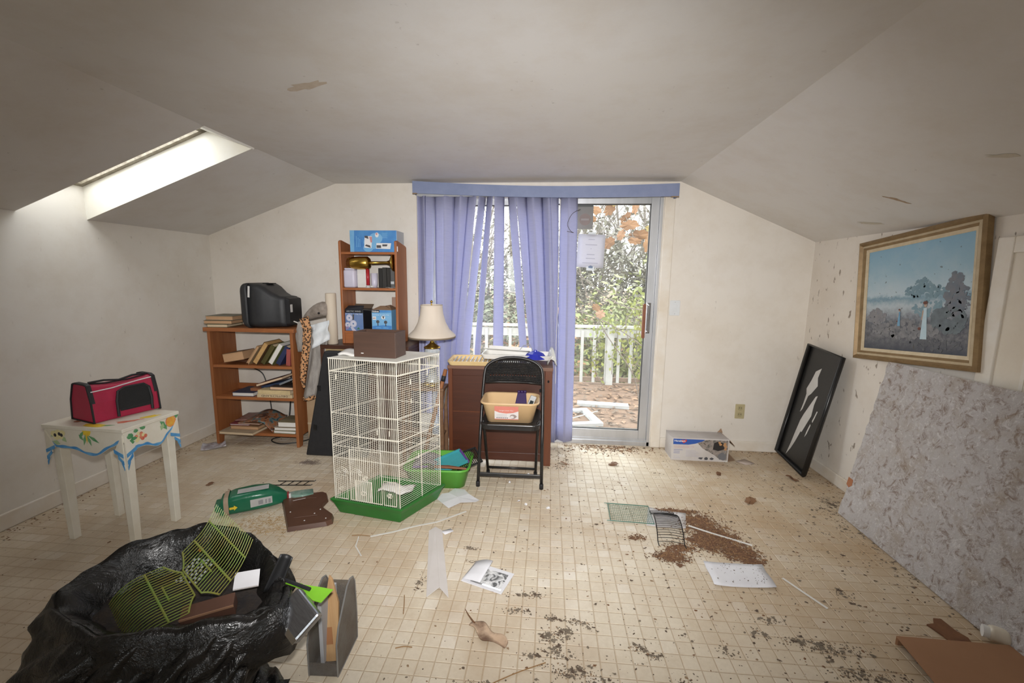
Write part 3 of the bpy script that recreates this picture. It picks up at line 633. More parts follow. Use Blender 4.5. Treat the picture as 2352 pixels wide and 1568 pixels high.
sheet('leopard_hem', M_leo, [wx(684, 903, 3.075), wx(684, 912, 3.075)], [wx(722, 896, 3.075), wx(722, 903, 3.075)], 6, fold=.016)
sheet('leopard_lining', M_leo, [wx(746, 785, 3.10), wx(742, 812, 3.10)], [wx(756, 790, 3.10), wx(752, 812, 3.10)], 3, fold=.004)
m = MB()
prof = [(.03, 0, 0)]
pts = [wx(690, 726), wx(704, 716), wx(722, 706), wx(738, 700), wx(752, 702)]; rr = [.012, .035, .055, .065, .055]
m.tube([Vector(p)+Vector((0, .03, -.02)) for p in pts], rr, 12); m.obj('hood', M_fur2, fg, True, sub=1)
MB().lathe([(0, -.008), (.007, -.005), (.009, 0), (.006, .006), (0, .008)], 10, wx(731, 715, 3.02), ).obj('button', plain('glossy_black', (.01, .01, .012), .1), fg, True)
M_wpap = mat('white_tissue', (.74, .76, .78), .7, 0, (.62, .66, .69), 9, bmp=.2)
cr = MB().grid(9, 9, lambda u, v: (lambda a: (a[0], a[1]+.012*math.sin(u*9+v*5)+.01*math.sin(v*11), a[2]))(Vector(wx(711, 742, 3.055)).lerp(Vector(wx(752, 730, 3.055)), u).lerp(Vector(wx(715, 792, 3.055)).lerp(Vector(wx(752, 772, 3.055)), u), v)))
tag(cr.obj('crumpled_sheet', M_wpap, None, True, solid=.002, loc=(-1.78, 3.10, .40)), 'crumpled white plastic sheet tucked into the fur garment', 'sheet')

# --- dark wood radio cabinet with beige grille, pine tower shelf on top
M_dkw = wood('dark_walnut', (.085, .035, .020), (.045, .018, .011), .4, 0); M_grille = mat('beige_grille_cloth', (.45, .33, .17), .8, 0, (.36, .26, .13), 60, bmp=.4, bscale=300)
rc = thing('radio_cabinet', 'dark wooden radio cabinet with beige grille cloth under the pine shelf', 'cabinet', (-1.335, 3.06, 0))
x0, x1 = -.39, .30
B((x0, 0, .80), (x1, .33, .83)).obj('top', M_dkw, rc, bevel=.004)
B((x0, 0, .02), (x0+.03, .33, .80)).box((x1-.03, 0, .02), (x1, .33, .80)).box((x0, .31, .02), (x1, .33, .80)).box((x0, 0, .0), (x1, .33, .05)).box((x0+.03, .0, .40), (x1-.03, .33, .43)).obj('carcass', M_dkw, rc, bevel=.003)
B((x0+.03, .014, .70), (x1-.03, .02, .80)).obj('grille', M_grille, rc); B((x0+.03, .006, .43), (x1-.03, .02, .70)).obj('drawer_front', M_dkw, rc, bevel=.002)
m = MB()
for i in range(14): m.box((x0+.045+i*.014, .008, .70), (x0+.053+i*.014, .0145, .765))
m.obj('grille_slots', plain('slot_black', (.01, .01, .01), .6), rc)
B((x0+.03, .01, .05), (x1-.03, .02, .40)).obj('front_panel', M_dkw, rc)
ct = thing('cardboard_box', 'tan cardboard box wedged low between bookcase and black case', 'box', (-1.83, 3.16, 0))
B((-.09, 0, 0), (.07, .2, .44)).obj('carton', mat('kraft_board', (.44, .31, .19), .8, 0, (.38, .26, .15), 9), ct, bevel=.003)
B((-.09, -.001, .16), (.07, 0, .175)).obj('tape', plain('packing_tape', (.5, .4, .27), .3), ct)
# black tapered case leaning on the cabinet
ic = thing('instrument_case', 'black tapered instrument case leaning upright left of the bird cage', 'case', (-1.565, 2.925, .001), rot=(-.065, 0, 0))
M_case_b = mat('black_vinyl', (.013, .013, .015), .6, 0, (.019, .019, .021), 30, bmp=.25, bscale=300)
out = [(-.245, .0), (.23, 0), (.23, .40), (.225, .78), (.20, .80), (-.085, .80), (-.10, .76)]
MB().prism(out, 0, .055, 1).obj('shell', M_case_b, ic, bevel=.012, fixn=True)
MB().prism([(a*.985, b*.985+.006) for a, b in out], .057, .072, 1).obj('lid', M_case_b, ic, bevel=.008, fixn=True)
for z in (.2, .5): B((-.2+z*.12, -.004, z), (-.175+z*.12, .004, z+.04)).obj('clasp', mat('dark_clasp', (.05, .05, .05), .35, .8), ic)

# pine tower shelf
M_pine = wood('pine_stain', (.40, .145, .05), (.29, .095, .033), .45, 2, True); M_pine_h = wood('pine_stain_h', (.40, .145, .05), (.28, .09, .03), .45, 0)
ZT = .831; ts = thing('tower_shelf', 'tall narrow stained pine shelf standing on the dark cabinet', 'shelf', (-1.365, 3.15, ZT)); tw, td = .45, .225
for sx in (-1, 1):
    x = sx*(tw/2-.009)
    MB().prism([(0, 0), (td, 0), (td, .745), (td-.02, .755), (.02, .785), (0, .775)], x-.009, x+.009, 0).obj('side_panel', M_pine, ts, bevel=.003, fixn=True)
TZ = (.098, .43, .698)
for z in TZ: B((-tw/2+.018, .004, z-.018), (tw/2-.018, td-.004, z)).obj('shelf', M_pine_h, ts, bevel=.0015)
B((-tw/2+.018, .006, .0), (tw/2-.018, .022, .08)).obj('plinth', M_pine_h, ts, bevel=.002)

def W3(x, y, z): return (x, y, z)
# blue appliance box on the very top
M_blue = mat('box_blue_print', (.055, .20, .53), .4, 0, (.12, .36, .66), 5); M_lblue = mat('box_light_blue', (.16, .40, .68), .4, 0, (.25, .50, .76), 6); M_sil = plain('box_grey_side', (.52, .54, .56), .5); M_wprint = plain('print_white', (.78, .78, .79), .5); M_dprint = plain('print_dark', (.08, .08, .09), .5); M_pink = plain('print_pink', (.60, .28, .28), .5)
bx = thing('blue_box', 'blue appliance box with small product pictures on top of the pine shelf', 'box', (-1.322, 3.165, ZT+TZ[2]+.0005), 0)
bw, bh, bd = .36, .158, .16
B((-bw/2, 0, 0), (bw/2, bd, bh)).obj('carton', M_blue, bx, bevel=.002)
B((bw/2-.0005, .001, .001), (bw/2+.0006, bd-.001, bh-.001)).obj('side_print', M_sil, bx)
Fb = fr((-bw/2, -.0004, 0), (1, 0, 0), (0, 0, 1))
patch('edge_band', [(0, 0), (.03, 0), (.035, bh), (0, bh)], M_lblue, bx, Fb)
for i, (x, y, r) in enumerate(((.17, .07, .05), (.20, .10, .04), (.14, .03, .03))): patch('swirl', ell(x, y, r*1.3, r, 16), M_lblue, bx, fr((-bw/2, -.0004-.00015*i, 0), (1, 0, 0), (0, 0, 1)))
F2 = fr((-bw/2, -.0012, 0), (1, 0, 0), (0, 0, 1)); F3 = fr((-bw/2, -.0019, 0), (1, 0, 0), (0, 0, 1))
patch('picture', [(.11, .032), (.165, .028), (.172, .115), (.115, .118)], M_wprint, bx, F2); patch('picture_detail', [(.115, .105), (.145, .095), (.14, .118), (.115, .118)], M_dprint, bx, F3)
patch('picture_detail', [(.115, .045), (.16, .03), (.155, .048), (.125, .055)], M_dprint, bx, F3); patch('picture_detail', [(.16, .07), (.172, .07), (.172, .112), (.15, .112)], M_pink, bx, F3)
patch('picture', [(.20, .025), (.31, .022), (.318, .065), (.205, .066)], M_wprint, bx, F2); patch('picture_detail', [(.205, .03), (.24, .03), (.24, .05), (.205, .05)], M_dprint, bx, F3); patch('picture_detail', [(.25, .042), (.285, .042), (.29, .056), (.25, .056)], M_dprint, bx, F3)
patch('picture', ell(.21, .125, .014, .018), M_wprint, bx, F2); patch('picture_detail', ell(.208, .132, .007, .008), M_pink, bx, F3)
patch('blank_label', [(.342, .004), (.368, .004), (.368, .042), (.342, .042)], M_wprint, bx, F2)
for i in range(4): text('print_line', 'lorem'[:0]+'IIIIIIII', .007, M_lblue, bx, F2 @ Tr(.045+.012*i, .05, 0) @ Rz(PI/2)) if 0 else None
for i in range(3): patch('text_line', [(.048+i*.013, .035), (.053+i*.013, .035), (.053+i*.013, .115-.01*i), (.048+i*.013, .115-.01*i)], M_lblue, bx, F2)
for i in range(5): patch('text_line', [(.25, .135-.008*i), (.29-.003*(i % 2), .135-.008*i), (.29-.003*(i % 2), .138-.008*i), (.25, .138-.008*i)], M_lblue, bx, F2)
# middle compartment
M_brass = mat('brass', (.55, .36, .08), .28, 1, (.42, .26, .05), 15)
zm = ZT+TZ[1]+.0005
hc = thing('brass_candlestick', 'brass candlestick with cup and flared foot lying across the middle shelf things', 'candlestick', (-1.432, 3.19, zm+.187), rot=(0, PI/2-.02, 0)); hc.scale = (1.15, 1.15, 1)
MB().lathe([(0, -.085), (.030, -.085), (.040, -.07), (.043, -.02), (.042, .05), (.030, .066), (.02, .07)], 24).obj('cup', M_brass, hc, True)
MB().lathe([(.02, .07), (.010, .075), (.009, .2), (.016, .222), (.05, .245), (.058, .252), (.058, .258), (0, .258)], 24).obj('stem', M_brass, hc, True)
m = MB()
for i in range(24):
    a = 2*PI*i/24; m.tube([(.036*math.cos(a), .036*math.sin(a), -.085), (.030*math.cos(a), .030*math.sin(a), -.105)], .0018, 4)
m.obj('cup_rim', M_brass, hc)
M_lav = mat('pale_lavender_plastic', (.60, .58, .70), .4, 0, (.55, .53, .64), 6); M_wpl = mat('white_plastic', (.72, .71, .69), .45, 0, (.65, .63, .60), 8)
o = thing('plastic_canister', 'pale lavender rounded plastic canister at the left of the middle shelf', 'canister', (-1.525, 3.215, zm)); MB().prism(rrect(.095, .10, .02), 0, .135).obj('body', M_lav, o, True, bevel=.012); MB().prism(rrect(.085, .09, .018), .135, .148).obj('lid', M_lav, o, bevel=.004)
o = thing('paper_stack', 'white paper packet beside the lavender canister', 'packet', (-1.44, 3.23, zm)); B((-.035, -.03, 0), (.035, .05, .15)).obj('packet_body', M_wpl, o, bevel=.004); B((-.036, -.031, .10), (.036, .051, .103)).obj('band', M_stick, o)
o = thing('red_tube', 'small red cylinder standing on its clear foot on the middle shelf', 'tube', (-1.385, 3.19, zm)); MB().lathe([(0, .018), (.0135, .018), (.0135, .14), (0, .14)], 16).obj('tube_body', mat('red_plastic', (.42, .02, .03), .35), o, True); MB().lathe([(0, 0), (.018, 0), (.018, .012), (.012, .02)], 16).obj('foot', plain('grey_plastic', (.55, .56, .57), .3), o)
o = thing('glass_stopper', 'small clear stopper lying beside the red cylinder', 'stopper', (-1.352, 3.185, zm)); MB().lathe([(0, 0), (.014, .003), (.018, .01), (.012, .017), (0, .019)], 16).obj('knob', plain('clear_grey', (.62, .64, .64), .12), o, True)
o = thing('pale_cup', 'pale rounded plastic cup in front of the black books', 'cup', (-1.338, 3.20, zm+.001)); MB().lathe([(0, .0), (.018, .0), (.024, .03), (.026, .11), (.024, .11), (.021, .03), (0, .006)], 20).obj('cup_body', M_lav, o, True)
for i, (x, w, hgt, c) in enumerate(((-1.290, .030, .15, (.016, .015, .014)), (-1.258, .030, .155, (.03, .028, .026)), (-1.226, .026, .15, (.022, .02, .018)))):
    R = Matrix(((0, 0, 1, 0), (0, 1, 0, 0), (-1, 0, 0, 0), (0, 0, 0, 1)))
    book(('black book at the left of the three upright books on the pine shelf', 'black book in the middle of the three upright books on the pine shelf', 'dark grey book at the right of the three upright books on the pine shelf')[i], Tr(x-w/2, 3.20, zm) @ Tr(0, 0, hgt/2) @ R, hgt, .13, w, cov('blk%d' % i, c), M_page_w, False, 'upright dark books on the pine shelf')
o = thing('grey_folder', 'grey folder standing at the right of the dark books', 'folder', (-1.205, 3.21, zm)); MB().prism([(-.014, 0), (.022, 0), (.02, .145), (-.014, .15)], 0, .12, 1).obj('folder_body', plain('folder_grey', (.10, .10, .10), .6), o); B((-.012, -.001, .03), (.018, 0, .05)).obj('folder_label', M_sil, o)
tag(MB().grid(8, 6, lambda u, v: (-1.24+.085*u, 3.165+.05*v, zm+.003+.003*math.sin(u*9))).obj('loose_paper', M_wpl, None, True, solid=.001), 'scrap of pale paper at the right front of the middle shelf', 'paper')
# lower compartment: two fan boxes
zl = ZT+TZ[0]+.0005
M_navyb = mat('box_black_top', (.015, .016, .022), .4); M_sky = mat('box_sky_print', (.10, .19, .42), .4, 0, (.20, .27, .44), 5)
fb = thing('fan_box', 'open fan box printed ARCTIC WIND with white fans on blue', 'box', (-1.495, 3.165, zl), -.04); w, h, d = .148, .165, .15
B((-w/2, 0, 0), (w/2, d, h)).obj('carton', M_navyb, fb, bevel=.0015)
F = fr((-w/2, -.0003, 0), (1, 0, 0), (0, 0, 1)); Fq = fr((-w/2, -.001, 0), (1, 0, 0), (0, 0, 1)); Fz = fr((-w/2, -.0017, 0), (1, 0, 0), (0, 0, 1)); Fy = fr((-w/2, -.0024, 0), (1, 0, 0), (0, 0, 1))
patch('front_print', [(.001, .001), (w-.001, .001), (w-.001, .138), (.001, .138)], M_sky, fb, F)
for x, y, r in ((.035, .10, .026), (.066, .055, .028), (.02, .045, .022)):
    patch('fan_picture', ell(x, y, r, r, 18), plain('print_pale', (.52, .52, .64), .5), fb, Fq); patch('fan_ring', ell(x, y, r*.75, r*.75, 18), plain('print_pale2', (.60, .60, .70), .5), fb, Fz); patch('fan_hub', ell(x, y, r*.25, r*.25, 10), M_sky, fb, Fy)
patch('fan_picture', [(.06, .03), (.09, .0), (.055, .001), (.04, .03)], plain('print_pale', (.52, .52, .64)), fb, Fq)
patch('picture_detail', [(.06, .085), (.072, .085), (.076, .128), (.062, .128)], M_dprint, fb, Fq); patch('picture_detail', [(.092, .012), (.12, .012), (.107, .03)], plain('print_green', (.05, .17, .10)), fb, Fq); patch('picture_detail', [(.004, .004), (.03, .02), (.026, .035), (.006, .03)], plain('print_mauve', (.28, .22, .38)), fb, Fz)
text('lettering', 'ARCTIC WIND', .015, M_sil, fb, fr((-w/2+.012, -.0006, .146), (1, 0, 0), (0, 0, 1)), w=.118)
text('lettering', '6" DESK or Clip Fan', .010, M_wprint, fb, fr((-w/2+.006, -.0012, .127), (1, 0, 0), (0, 0, 1)), w=.13)
for (p, mtp) in (([(-w/2, 0, h), (w/2, 0, h), (w/2-.0, -.01+.03, h+.03), (-w/2+.02, .025, h+.028)], M_navyb), ([(w/2, .0, h), (w/2, d, h), (w/2+.045, d*.9, h-.012), (w/2+.05, .03, h-.008)], M_navyb), ([(-w/2, d, h), (w/2, d, h), (w/2+.02, d+.0, h+.035), (-w/2+.01, d, h+.035)], mat('kraft_board'+'_d', (.12, .08, .05), .8))):
    MB().add(p, [(0, 1, 2, 3)]).obj('flap', mtp, fb, solid=.002)
hb = thing('fan_box', 'bright blue fan box printed Holmes beside the dark fan box', 'box', (-1.275, 3.162, zl), .0); w, h, d = .155, .165, .15
B((-w/2, 0, 0), (w/2-.0, d, h)).obj('carton', M_lblue, hb, bevel=.0015); B((-w/2-.0006, .001, .001), (-w/2+.0004, d-.001, h-.01)).obj('side_print', M_wpl, hb)
F = fr((-w/2, -.0003, 0), (1, 0, 0), (0, 0, 1)); Fq = fr((-w/2, -.001, 0), (1, 0, 0), (0, 0, 1)); Fz = fr((-w/2, -.0017, 0), (1, 0, 0), (0, 0, 1))
patch('front_print', [(.001, .001), (w-.001, .001), (w-.001, .045), (.09, .05), (.001, .04)], M_blue, hb, F); patch('front_print', [(.06, .145), (w-.001, .145), (w-.001, .164), (.06, .164)], M_blue, hb, F)
patch('logo_panel', [(.001, .145), (.062, .145), (.062, .164), (.001, .164)], plain('print_black', (.01, .01, .012)), hb, Fq)
text('lettering', 'Holmes', .017, M_wprint, hb, fr((-w/2+.004, -.0022, .149), (1, 0, 0), (0, 0, 1)), w=.053, bold=.0004)
text('lettering', 'Desktop or Clip Fan', .010, M_wprint, hb, fr((-w/2+.006, -.0012, .125), (1, 0, 0), (0, 0, 1)), w=.13)
for x, y in ((.046, .075), (.108, .072)): patch('fan_picture', ell(x, y, .013, .013, 14), M_dprint, hb, Fq); patch('fan_stand', [(x-.004, y-.03), (x+.006, y-.03), (x+.002, y-.01), (x-.002, y-.01)], M_dprint, hb, Fz)
patch('picture', [(.006, .09), (.034, .09), (.034, .115), (.006, .115)], M_wprint, hb, Fq); patch('picture_detail', [(.008, .098), (.032, .1), (.032, .104), (.008, .104)], M_brown_p, hb, Fz); patch('picture', ell(.09, .108, .016, .014), M_wprint, hb, Fq); patch('picture_detail', [(.082, .118), (.1, .118), (.092, .095)], M_dprint, hb, Fz)
patch('text_line', [(.03, .026), (.07, .026), (.07, .03), (.03, .03)], M_lblue, hb, Fq); patch('text_line', [(.09, .026), (.13, .026), (.13, .03), (.09, .03)], M_lblue, hb, Fq)
M_kraft = mat('kraft_brown', (.30, .19, .12), .8, 0, (.25, .15, .09), 12)
for p in ([(-w/2, 0, h), (w/2, 0, h), (w/2-.03, .05, h+.03), (-w/2+.05, .05, h+.028)], [(w/2, 0, h), (w/2, d, h), (w/2-.06, d, h+.03), (w/2-.06, .02, h+.03)]): MB().add(p, [(0, 1, 2, 3)]).obj('flap', M_kraft, hb, solid=.003)
tag(B((-1.26, 3.345, zl), (-1.165, 3.36, zl+.255)).obj('cardboard_sheet', mat('kraft_pink', (.38, .25, .19), .8, 0, (.33, .21, .15), 6), bevel=.001), 'plain brown cardboard sheet standing behind the blue fan box', 'cardboard')
# tall cardboard tube
tu = thing('cardboard_tube', 'tall pale cardboard tube standing left of the pine shelf', 'tube', (-1.652, 3.12, .831))
M_tube = mat('pale_card', (.66, .57, .46), .75, 0, (.60, .51, .40), 6, (1, 1, .3))
MB().lathe([(.036, 0), (.0385, .002), (.0385, .385), (.036, .388), (.033, .385), (.033, .0), (.036, 0)], 24).obj('tube_wall', M_tube, tu, True); MB().lathe([(0, .37), (.033, .372)], 24).obj('end_cap', mat('tube_cap', (.5, .4, .32), .7), tu)

# ================================================================ MIDDLE: bird cage, lamp, desk, chair
# --- bird cage: racked a little out of square, as it stands
M_wire = mat('white_wire', (.78, .75, .66), .45, 0, (.66, .61, .50), 30); M_gbase = mat('green_plastic_dark', (.020, .14, .022), .35, 0, (.026, .17, .028), 6)
F0 = Vector((-.785, 2.118, 0)); U_ = Vector((-.405, .072, 0)); V_ = Vector((.150, .292, 0))     # front corner, towards left, towards right
cg = thing('bird_cage', 'tall white wire bird cage on a green plastic base', 'cage', F0)
def CP(u, v, z): return U_*u+V_*v+Vector((0, 0, z))
ZB, ZTOP = .075, .905
def tray(r0, r1, z0, z1, nm, mt):
    a, b = r0, r1; P0 = [CP(-a, -a, z0), CP(1+a, -a, z0), CP(1+a, 1+a, z0), CP(-a, 1+a, z0)]; P1 = [CP(-b, -b, z1), CP(1+b, -b, z1), CP(1+b, 1+b, z1), CP(-b, 1+b, z1)]
    return P0, P1
m = MB(); A0, A1 = tray(-.03, .02, 0, .062, '', 0); _, A2 = tray(0, .055, 0, .088, '', 0); _, A3 = tray(0, .055, 0, .095, '', 0); _, A4 = tray(0, .0, 0, .093, '', 0); _, A5 = tray(0, -.04, 0, .012, '', 0)
vs = A0+A1+A2+A3+A4+A5; fs = [(3, 2, 1, 0)]
for k in range(5): fs += [(k*4+i, k*4+(i+1) % 4, k*4+4+(i+1) % 4, k*4+4+i) for i in range(4)]
fs.append((20, 21, 22, 23)); m.add(vs, fs).obj('base_tray', M_gbase, cg, bevel=.006, fixn=True)
m = MB()
for (u0, v0, u1, v1) in ((.04, 0, .96, 0), (0, .04, 0, .96)):
    pass
m.add([CP(.08, -.005, .004), CP(.92, -.005, .004), CP(.92, .03, .022), CP(.08, .03, .022)], [(0, 1, 2, 3)]) if 0 else None
B((0, 0, 0), (1, 1, 1)).v if 0 else None
r = .0012
def wire(mb, pts, rad=r, n=4): mb.tube(pts, rad, n, cap=False)
for nm, v in (('front_wires', 0), ('back_wires', 1)):
    mb = MB(); n = 34
    for i in range(n+1): wire(mb, [CP(i/n, v, ZB), CP(i/n, v, ZTOP)])
    tag(mb.obj(nm, M_wire, cg), kind='stuff')
for nm, u in (('side_wires', 0), ('side_wires', 1)):
    mb = MB(); n = 64
    for i in range(n):
        z = ZB+.01+(ZTOP-.075-ZB-.01)*i/(n-1); wire(mb, [CP(u, 0, z), CP(u, 1, z)])
    k = 26
    for i in range(k+1): wire(mb, [CP(u, i/k, ZTOP-.07), CP(u, i/k, ZTOP)])
    tag(mb.obj(nm, M_wire, cg), kind='stuff')
mb = MB()
for i in range(35): wire(mb, [CP(i/34, 0, ZTOP), CP(i/34, 1, ZTOP)], .0016)
for i in range(9): wire(mb, [CP(0, i/8, ZTOP), CP(1, i/8, ZTOP)], .0014)
tag(mb.obj('roof_wires', M_wire, cg), kind='stuff')
mb = MB(); R2 = .0024
for u, v in ((0, 0), (1, 0), (1, 1), (0, 1)): wire(mb, [CP(u, v, ZB), CP(u, v, ZTOP+.002)], .003, 6)
for z in (ZB+.012, .34, .41, .60, .475, ZTOP-.07, ZTOP):
    rr = .0032 if z in (.475, ZTOP-.07, ZTOP) else R2*.8
    wire(mb, [CP(0, 0, z), CP(1, 0, z), CP(1, 1, z), CP(0, 1, z), CP(0, 0, z)], rr, 6)
for u in (0, 1): wire(mb, [CP(u, .52, ZB), CP(u, .52, ZTOP)], R2, 6)
mb.obj('cage_frame', M_wire, cg)
for i in range(26):
    pass
mb = MB()                                                       # solid-looking white roof sheet of close slats
mb.add([CP(-.01, -.01, ZTOP+.003), CP(1.01, -.01, ZTOP+.003), CP(1.01, 1.01, ZTOP+.003), CP(-.01, 1.01, ZTOP+.003)], [(0, 1, 2, 3)]).obj('roof_tray', mat('white_tray', (.78, .77, .72), .5, 0, (.68, .66, .58), 9), cg, solid=.004)
def door(u0, u1, z0, z1, nm, arch=False):
    mb = MB(); o = Vector((0, -.004, 0))
    P = [CP(u0, 0, z0)+o, CP(u1, 0, z0)+o, CP(u1, 0, z1)+o, CP(u0, 0, z1)+o]; wire(mb, P+[P[0]], .0027, 6)
    k = max(3, int((u1-u0)*34))
    for i in range(1, k): wire(mb, [CP(u0+(u1-u0)*i/k, 0, z0)+o, CP(u0+(u1-u0)*i/k, 0, z1)+o], .0013)
    d = mb.obj(nm, M_wire, cg)
    c = MB(); cu, cz = (u0+u1)/2, (z0+z1)/2-.01
    for s_ in (-1, 1): wire(c, [CP(cu+s_*.012+.026*math.cos(a)*s_, 0, cz+.012*math.sin(a))+o*1.8 for a in [2*PI*q/10 for q in range(11)]], .0018, 5)
    c.obj('latch', M_wire, d); return d
door(.26, .74, .10, .40, 'main_door'); door(.79, .97, .10, .24, 'feeder_door'); door(.05, .23, .10, .24, 'feeder_door'); door(.42, .66, .10, .22, 'feeder_door')
for u in (.64, .86):                                              # scroll-work arcs over the small doors
    c = MB()
    for rr in (.018, .028, .038): wire(c, [CP(u+rr*2.4*math.cos(a), 0, .25+rr*math.sin(a))+Vector((0, -.004, 0)) for a in [PI*q/10 for q in range(11)]], .0015, 4)
    c.obj('scroll', M_wire, cg)
mb = MB()
for u in (.12, .3): wire(mb, [CP(u, -.008, .53), CP(u, -.008, .50)], .002, 5)
for u, v, z in ((.9, .0, .82), (.45, 1, .62), (.15, 1, .60), (0, .3, .8), (0, .7, .83), (0, .45, .36)): wire(mb, [CP(u, v, z), CP(u, v, z-.03), CP(u+.02, v, z-.03)], .0025, 5)
mb.obj('hooks', M_wire, cg)
tag(MB().grid(9, 7, lambda u, v: (-.98+.20*u, 2.28+.10*v+.02*math.sin(u*7), .097+.02*math.sin(u*PI)*math.sin(v*PI)+.006*math.sin(u*15+v*9))).obj('shredded_paper', mat('white_fluff', (.80, .79, .77), .9, 0, (.68, .66, .63), 20, bmp=.5), None, True, solid=.004), 'white crumpled paper lying inside the bird cage', 'paper')
# on the cage roof
bk = thing('wooden_block', 'dark brown wooden block box standing on the cage roof', 'box', (-.935, 2.215, ZTOP+.0055), -.10)
M_brwn = wood('dark_brown_board', (.085, .045, .030), (.06, .032, .022), .55, 0)
B((-.128, 0, 0), (.118, .012, .140)).obj('front_board', M_brwn, bk, bevel=.002); B((-.128, .012, 0), (-.116, .13, .140)).obj('side_board', M_brwn, bk, bevel=.002)
B((.106, .012, 0), (.118, .13, .140)).obj('side_board', M_brwn, bk, bevel=.002); B((-.116, .012, .0), (.106, .13, .01)).obj('bottom_board', M_brwn, bk); B((-.116, .118, .01), (.106, .13, .140)).obj('back_board', M_brwn, bk)
B((-.085, -.001, .02), (-.07, 0, .024)).obj('chip', M_stick, bk)
tag(MB().grid(8, 5, lambda u, v: (-1.16+.10*u, 2.24+.09*v, ZTOP+.012+.006*math.sin(u*5)+.01*v)).obj('paper_pad', M_wpl, None, True, solid=.012), 'thick white paper pad lying on the cage roof left of the block', 'paper')
tag(MB().grid(6, 4, lambda u, v: (-1.12+.10*u, 2.34+.09*v, ZTOP+.028+.03*v*u)).obj('dark_cloth', mat('charcoal_cloth', (.035, .033, .033), .9, 0, (.05, .045, .043), 20), None, True, solid=.006), 'dark grey cloth folded behind the white pad on the cage roof', 'cloth')

# --- lamp on its little table
st = thing('lamp_table', 'small brown side table under the lamp behind the bird cage', 'table', (-.875, 2.97, 0))
M_tbr = wood('table_brown', (.24, .13, .07), (.15, .08, .045), .45, 0)
B((-.175, -.085, .545), (.145, .085, .565)).obj('tabletop', M_tbr, st, bevel=.004)
for x in (-.155, .125):
    for y in (-.066, .066): MB().lathe([(.014, 0), (.018, .2), (.014, .4), (.018, .545)], 10, (x, y, 0)).obj('leg', M_tbr, st, True)
B((-.16, -.075, .20), (.13, .075, .215)).obj('lower_shelf', M_tbr, st)
lp = thing('table_lamp', 'brass and glass table lamp with cream bell shade', 'lamp', (-.834, 2.985, .566))
M_shade = mat('cream_shade', (.70, .62, .53), .8, 0, (.62, .53, .44), 5, (1, 1, .2), bmp=.1)
prof = [(.078, .585), (.076, .57), (.082, .52), (.098, .46), (.125, .41), (.165, .372), (.168, .360)]
sh = MB().lathe(prof, 40).obj('lamp_shade', M_shade, lp, True, solid=.003)
MB().lathe([(.167, .366), (.170, .363), (.169, .353), (.163, .353)], 40).obj('shade_trim', mat('shade_trim', (.22, .17, .12), .7), sh, True); MB().lathe([(.079, .588), (.075, .588), (.075, .580), (.079, .58)], 40).obj('shade_trim', M_shade, sh, True)
M_gls = mat('cut_glass', (.68, .72, .76), .08, .25, (.50, .56, .62), 40)
MB().lathe([(0, .355), (.012, .355), (.016, .34), (.012, .325), (.020, .31), (.045, .292), (.06, .284), (.058, .276), (0, .276)], 24).obj('brass_cap', M_brass, lp, True)
MB().lathe([(.0, .276), (.048, .276), (.056, .255), (.052, .22), (.030, .17), (.018, .12), (.030, .08), (.046, .05), (.05, .03), (0, .03)], 16).obj('glass_body', M_gls, lp)
MB().lathe([(0, .03), (.055, .03), (.07, .015), (.072, 0), (0, 0)], 24).obj('foot', M_brass, lp, True); MB().tube([(0, 0, .355), (0, 0, .60)], .005, 8).obj('rod', M_brass, lp)
MB().lathe([(0, .60), (.008, .603), (.01, .612), (0, .622)], 12).obj('finial', M_brass, lp, True)
# white cards and a blue bottle on the lamp table's lower shelf
tag(B((-.93, 2.95, .2155), (-.83, 2.965, .36), Matrix.Identity(4)).obj('white_card', M_wpl), 'white card leaning on the lower shelf of the lamp table', 'card')
tag(MB().lathe([(0, 0), (.035, 0), (.036, .10), (.015, .13), (.012, .15), (0, .15)], 16, (-.80, 2.94, .2155)).obj('pale_blue_bottle', plain('pale_blue_plastic', (.42, .52, .72), .35), None, True), 'pale blue plastic bottle on the lower shelf of the lamp table', 'bottle')
# wooden stick leaning between cage and desk
sk_ = thing('wooden_pole', 'brown wooden pole leaning against the left end of the desk', 'pole', (0, 0, 0))
MB().tube([(-.885, 2.868, .018), (-.722, 2.924, .70)], [.017, .013], 10).obj('shaft', wood('pole_wood', (.36, .15, .06), (.24, .09, .035), .5, 2), sk_, True)
MB().tube([(-.742, 2.917, .616), (-.733, 2.920, .655)], .0155, 10).obj('grip_band', M_blk_n, sk_, True)
cable('grey cable trailing down beside the desk', [(-.73, 2.98, .55), (-.76, 2.96, .35), (-.78, 2.93, .15), (-.76, 2.90, .02), (-.80, 2.86, .006), (-.74, 2.84, .006)], .004, plain('grey_cable', (.16, .16, .15), .5))
o = thing('power_strip_plug', 'dark plug adapter lying on the floor at the left end of the desk', 'adapter', (-.765, 2.93, .0)); B((-.03, -.02, 0), (.03, .02, .035)).obj('adapter_body', M_cable, o, bevel=.006); MB().tube([(.03, 0, .018), (.06, 0, .018)], .006, 8).obj('pin', M_alu, o)

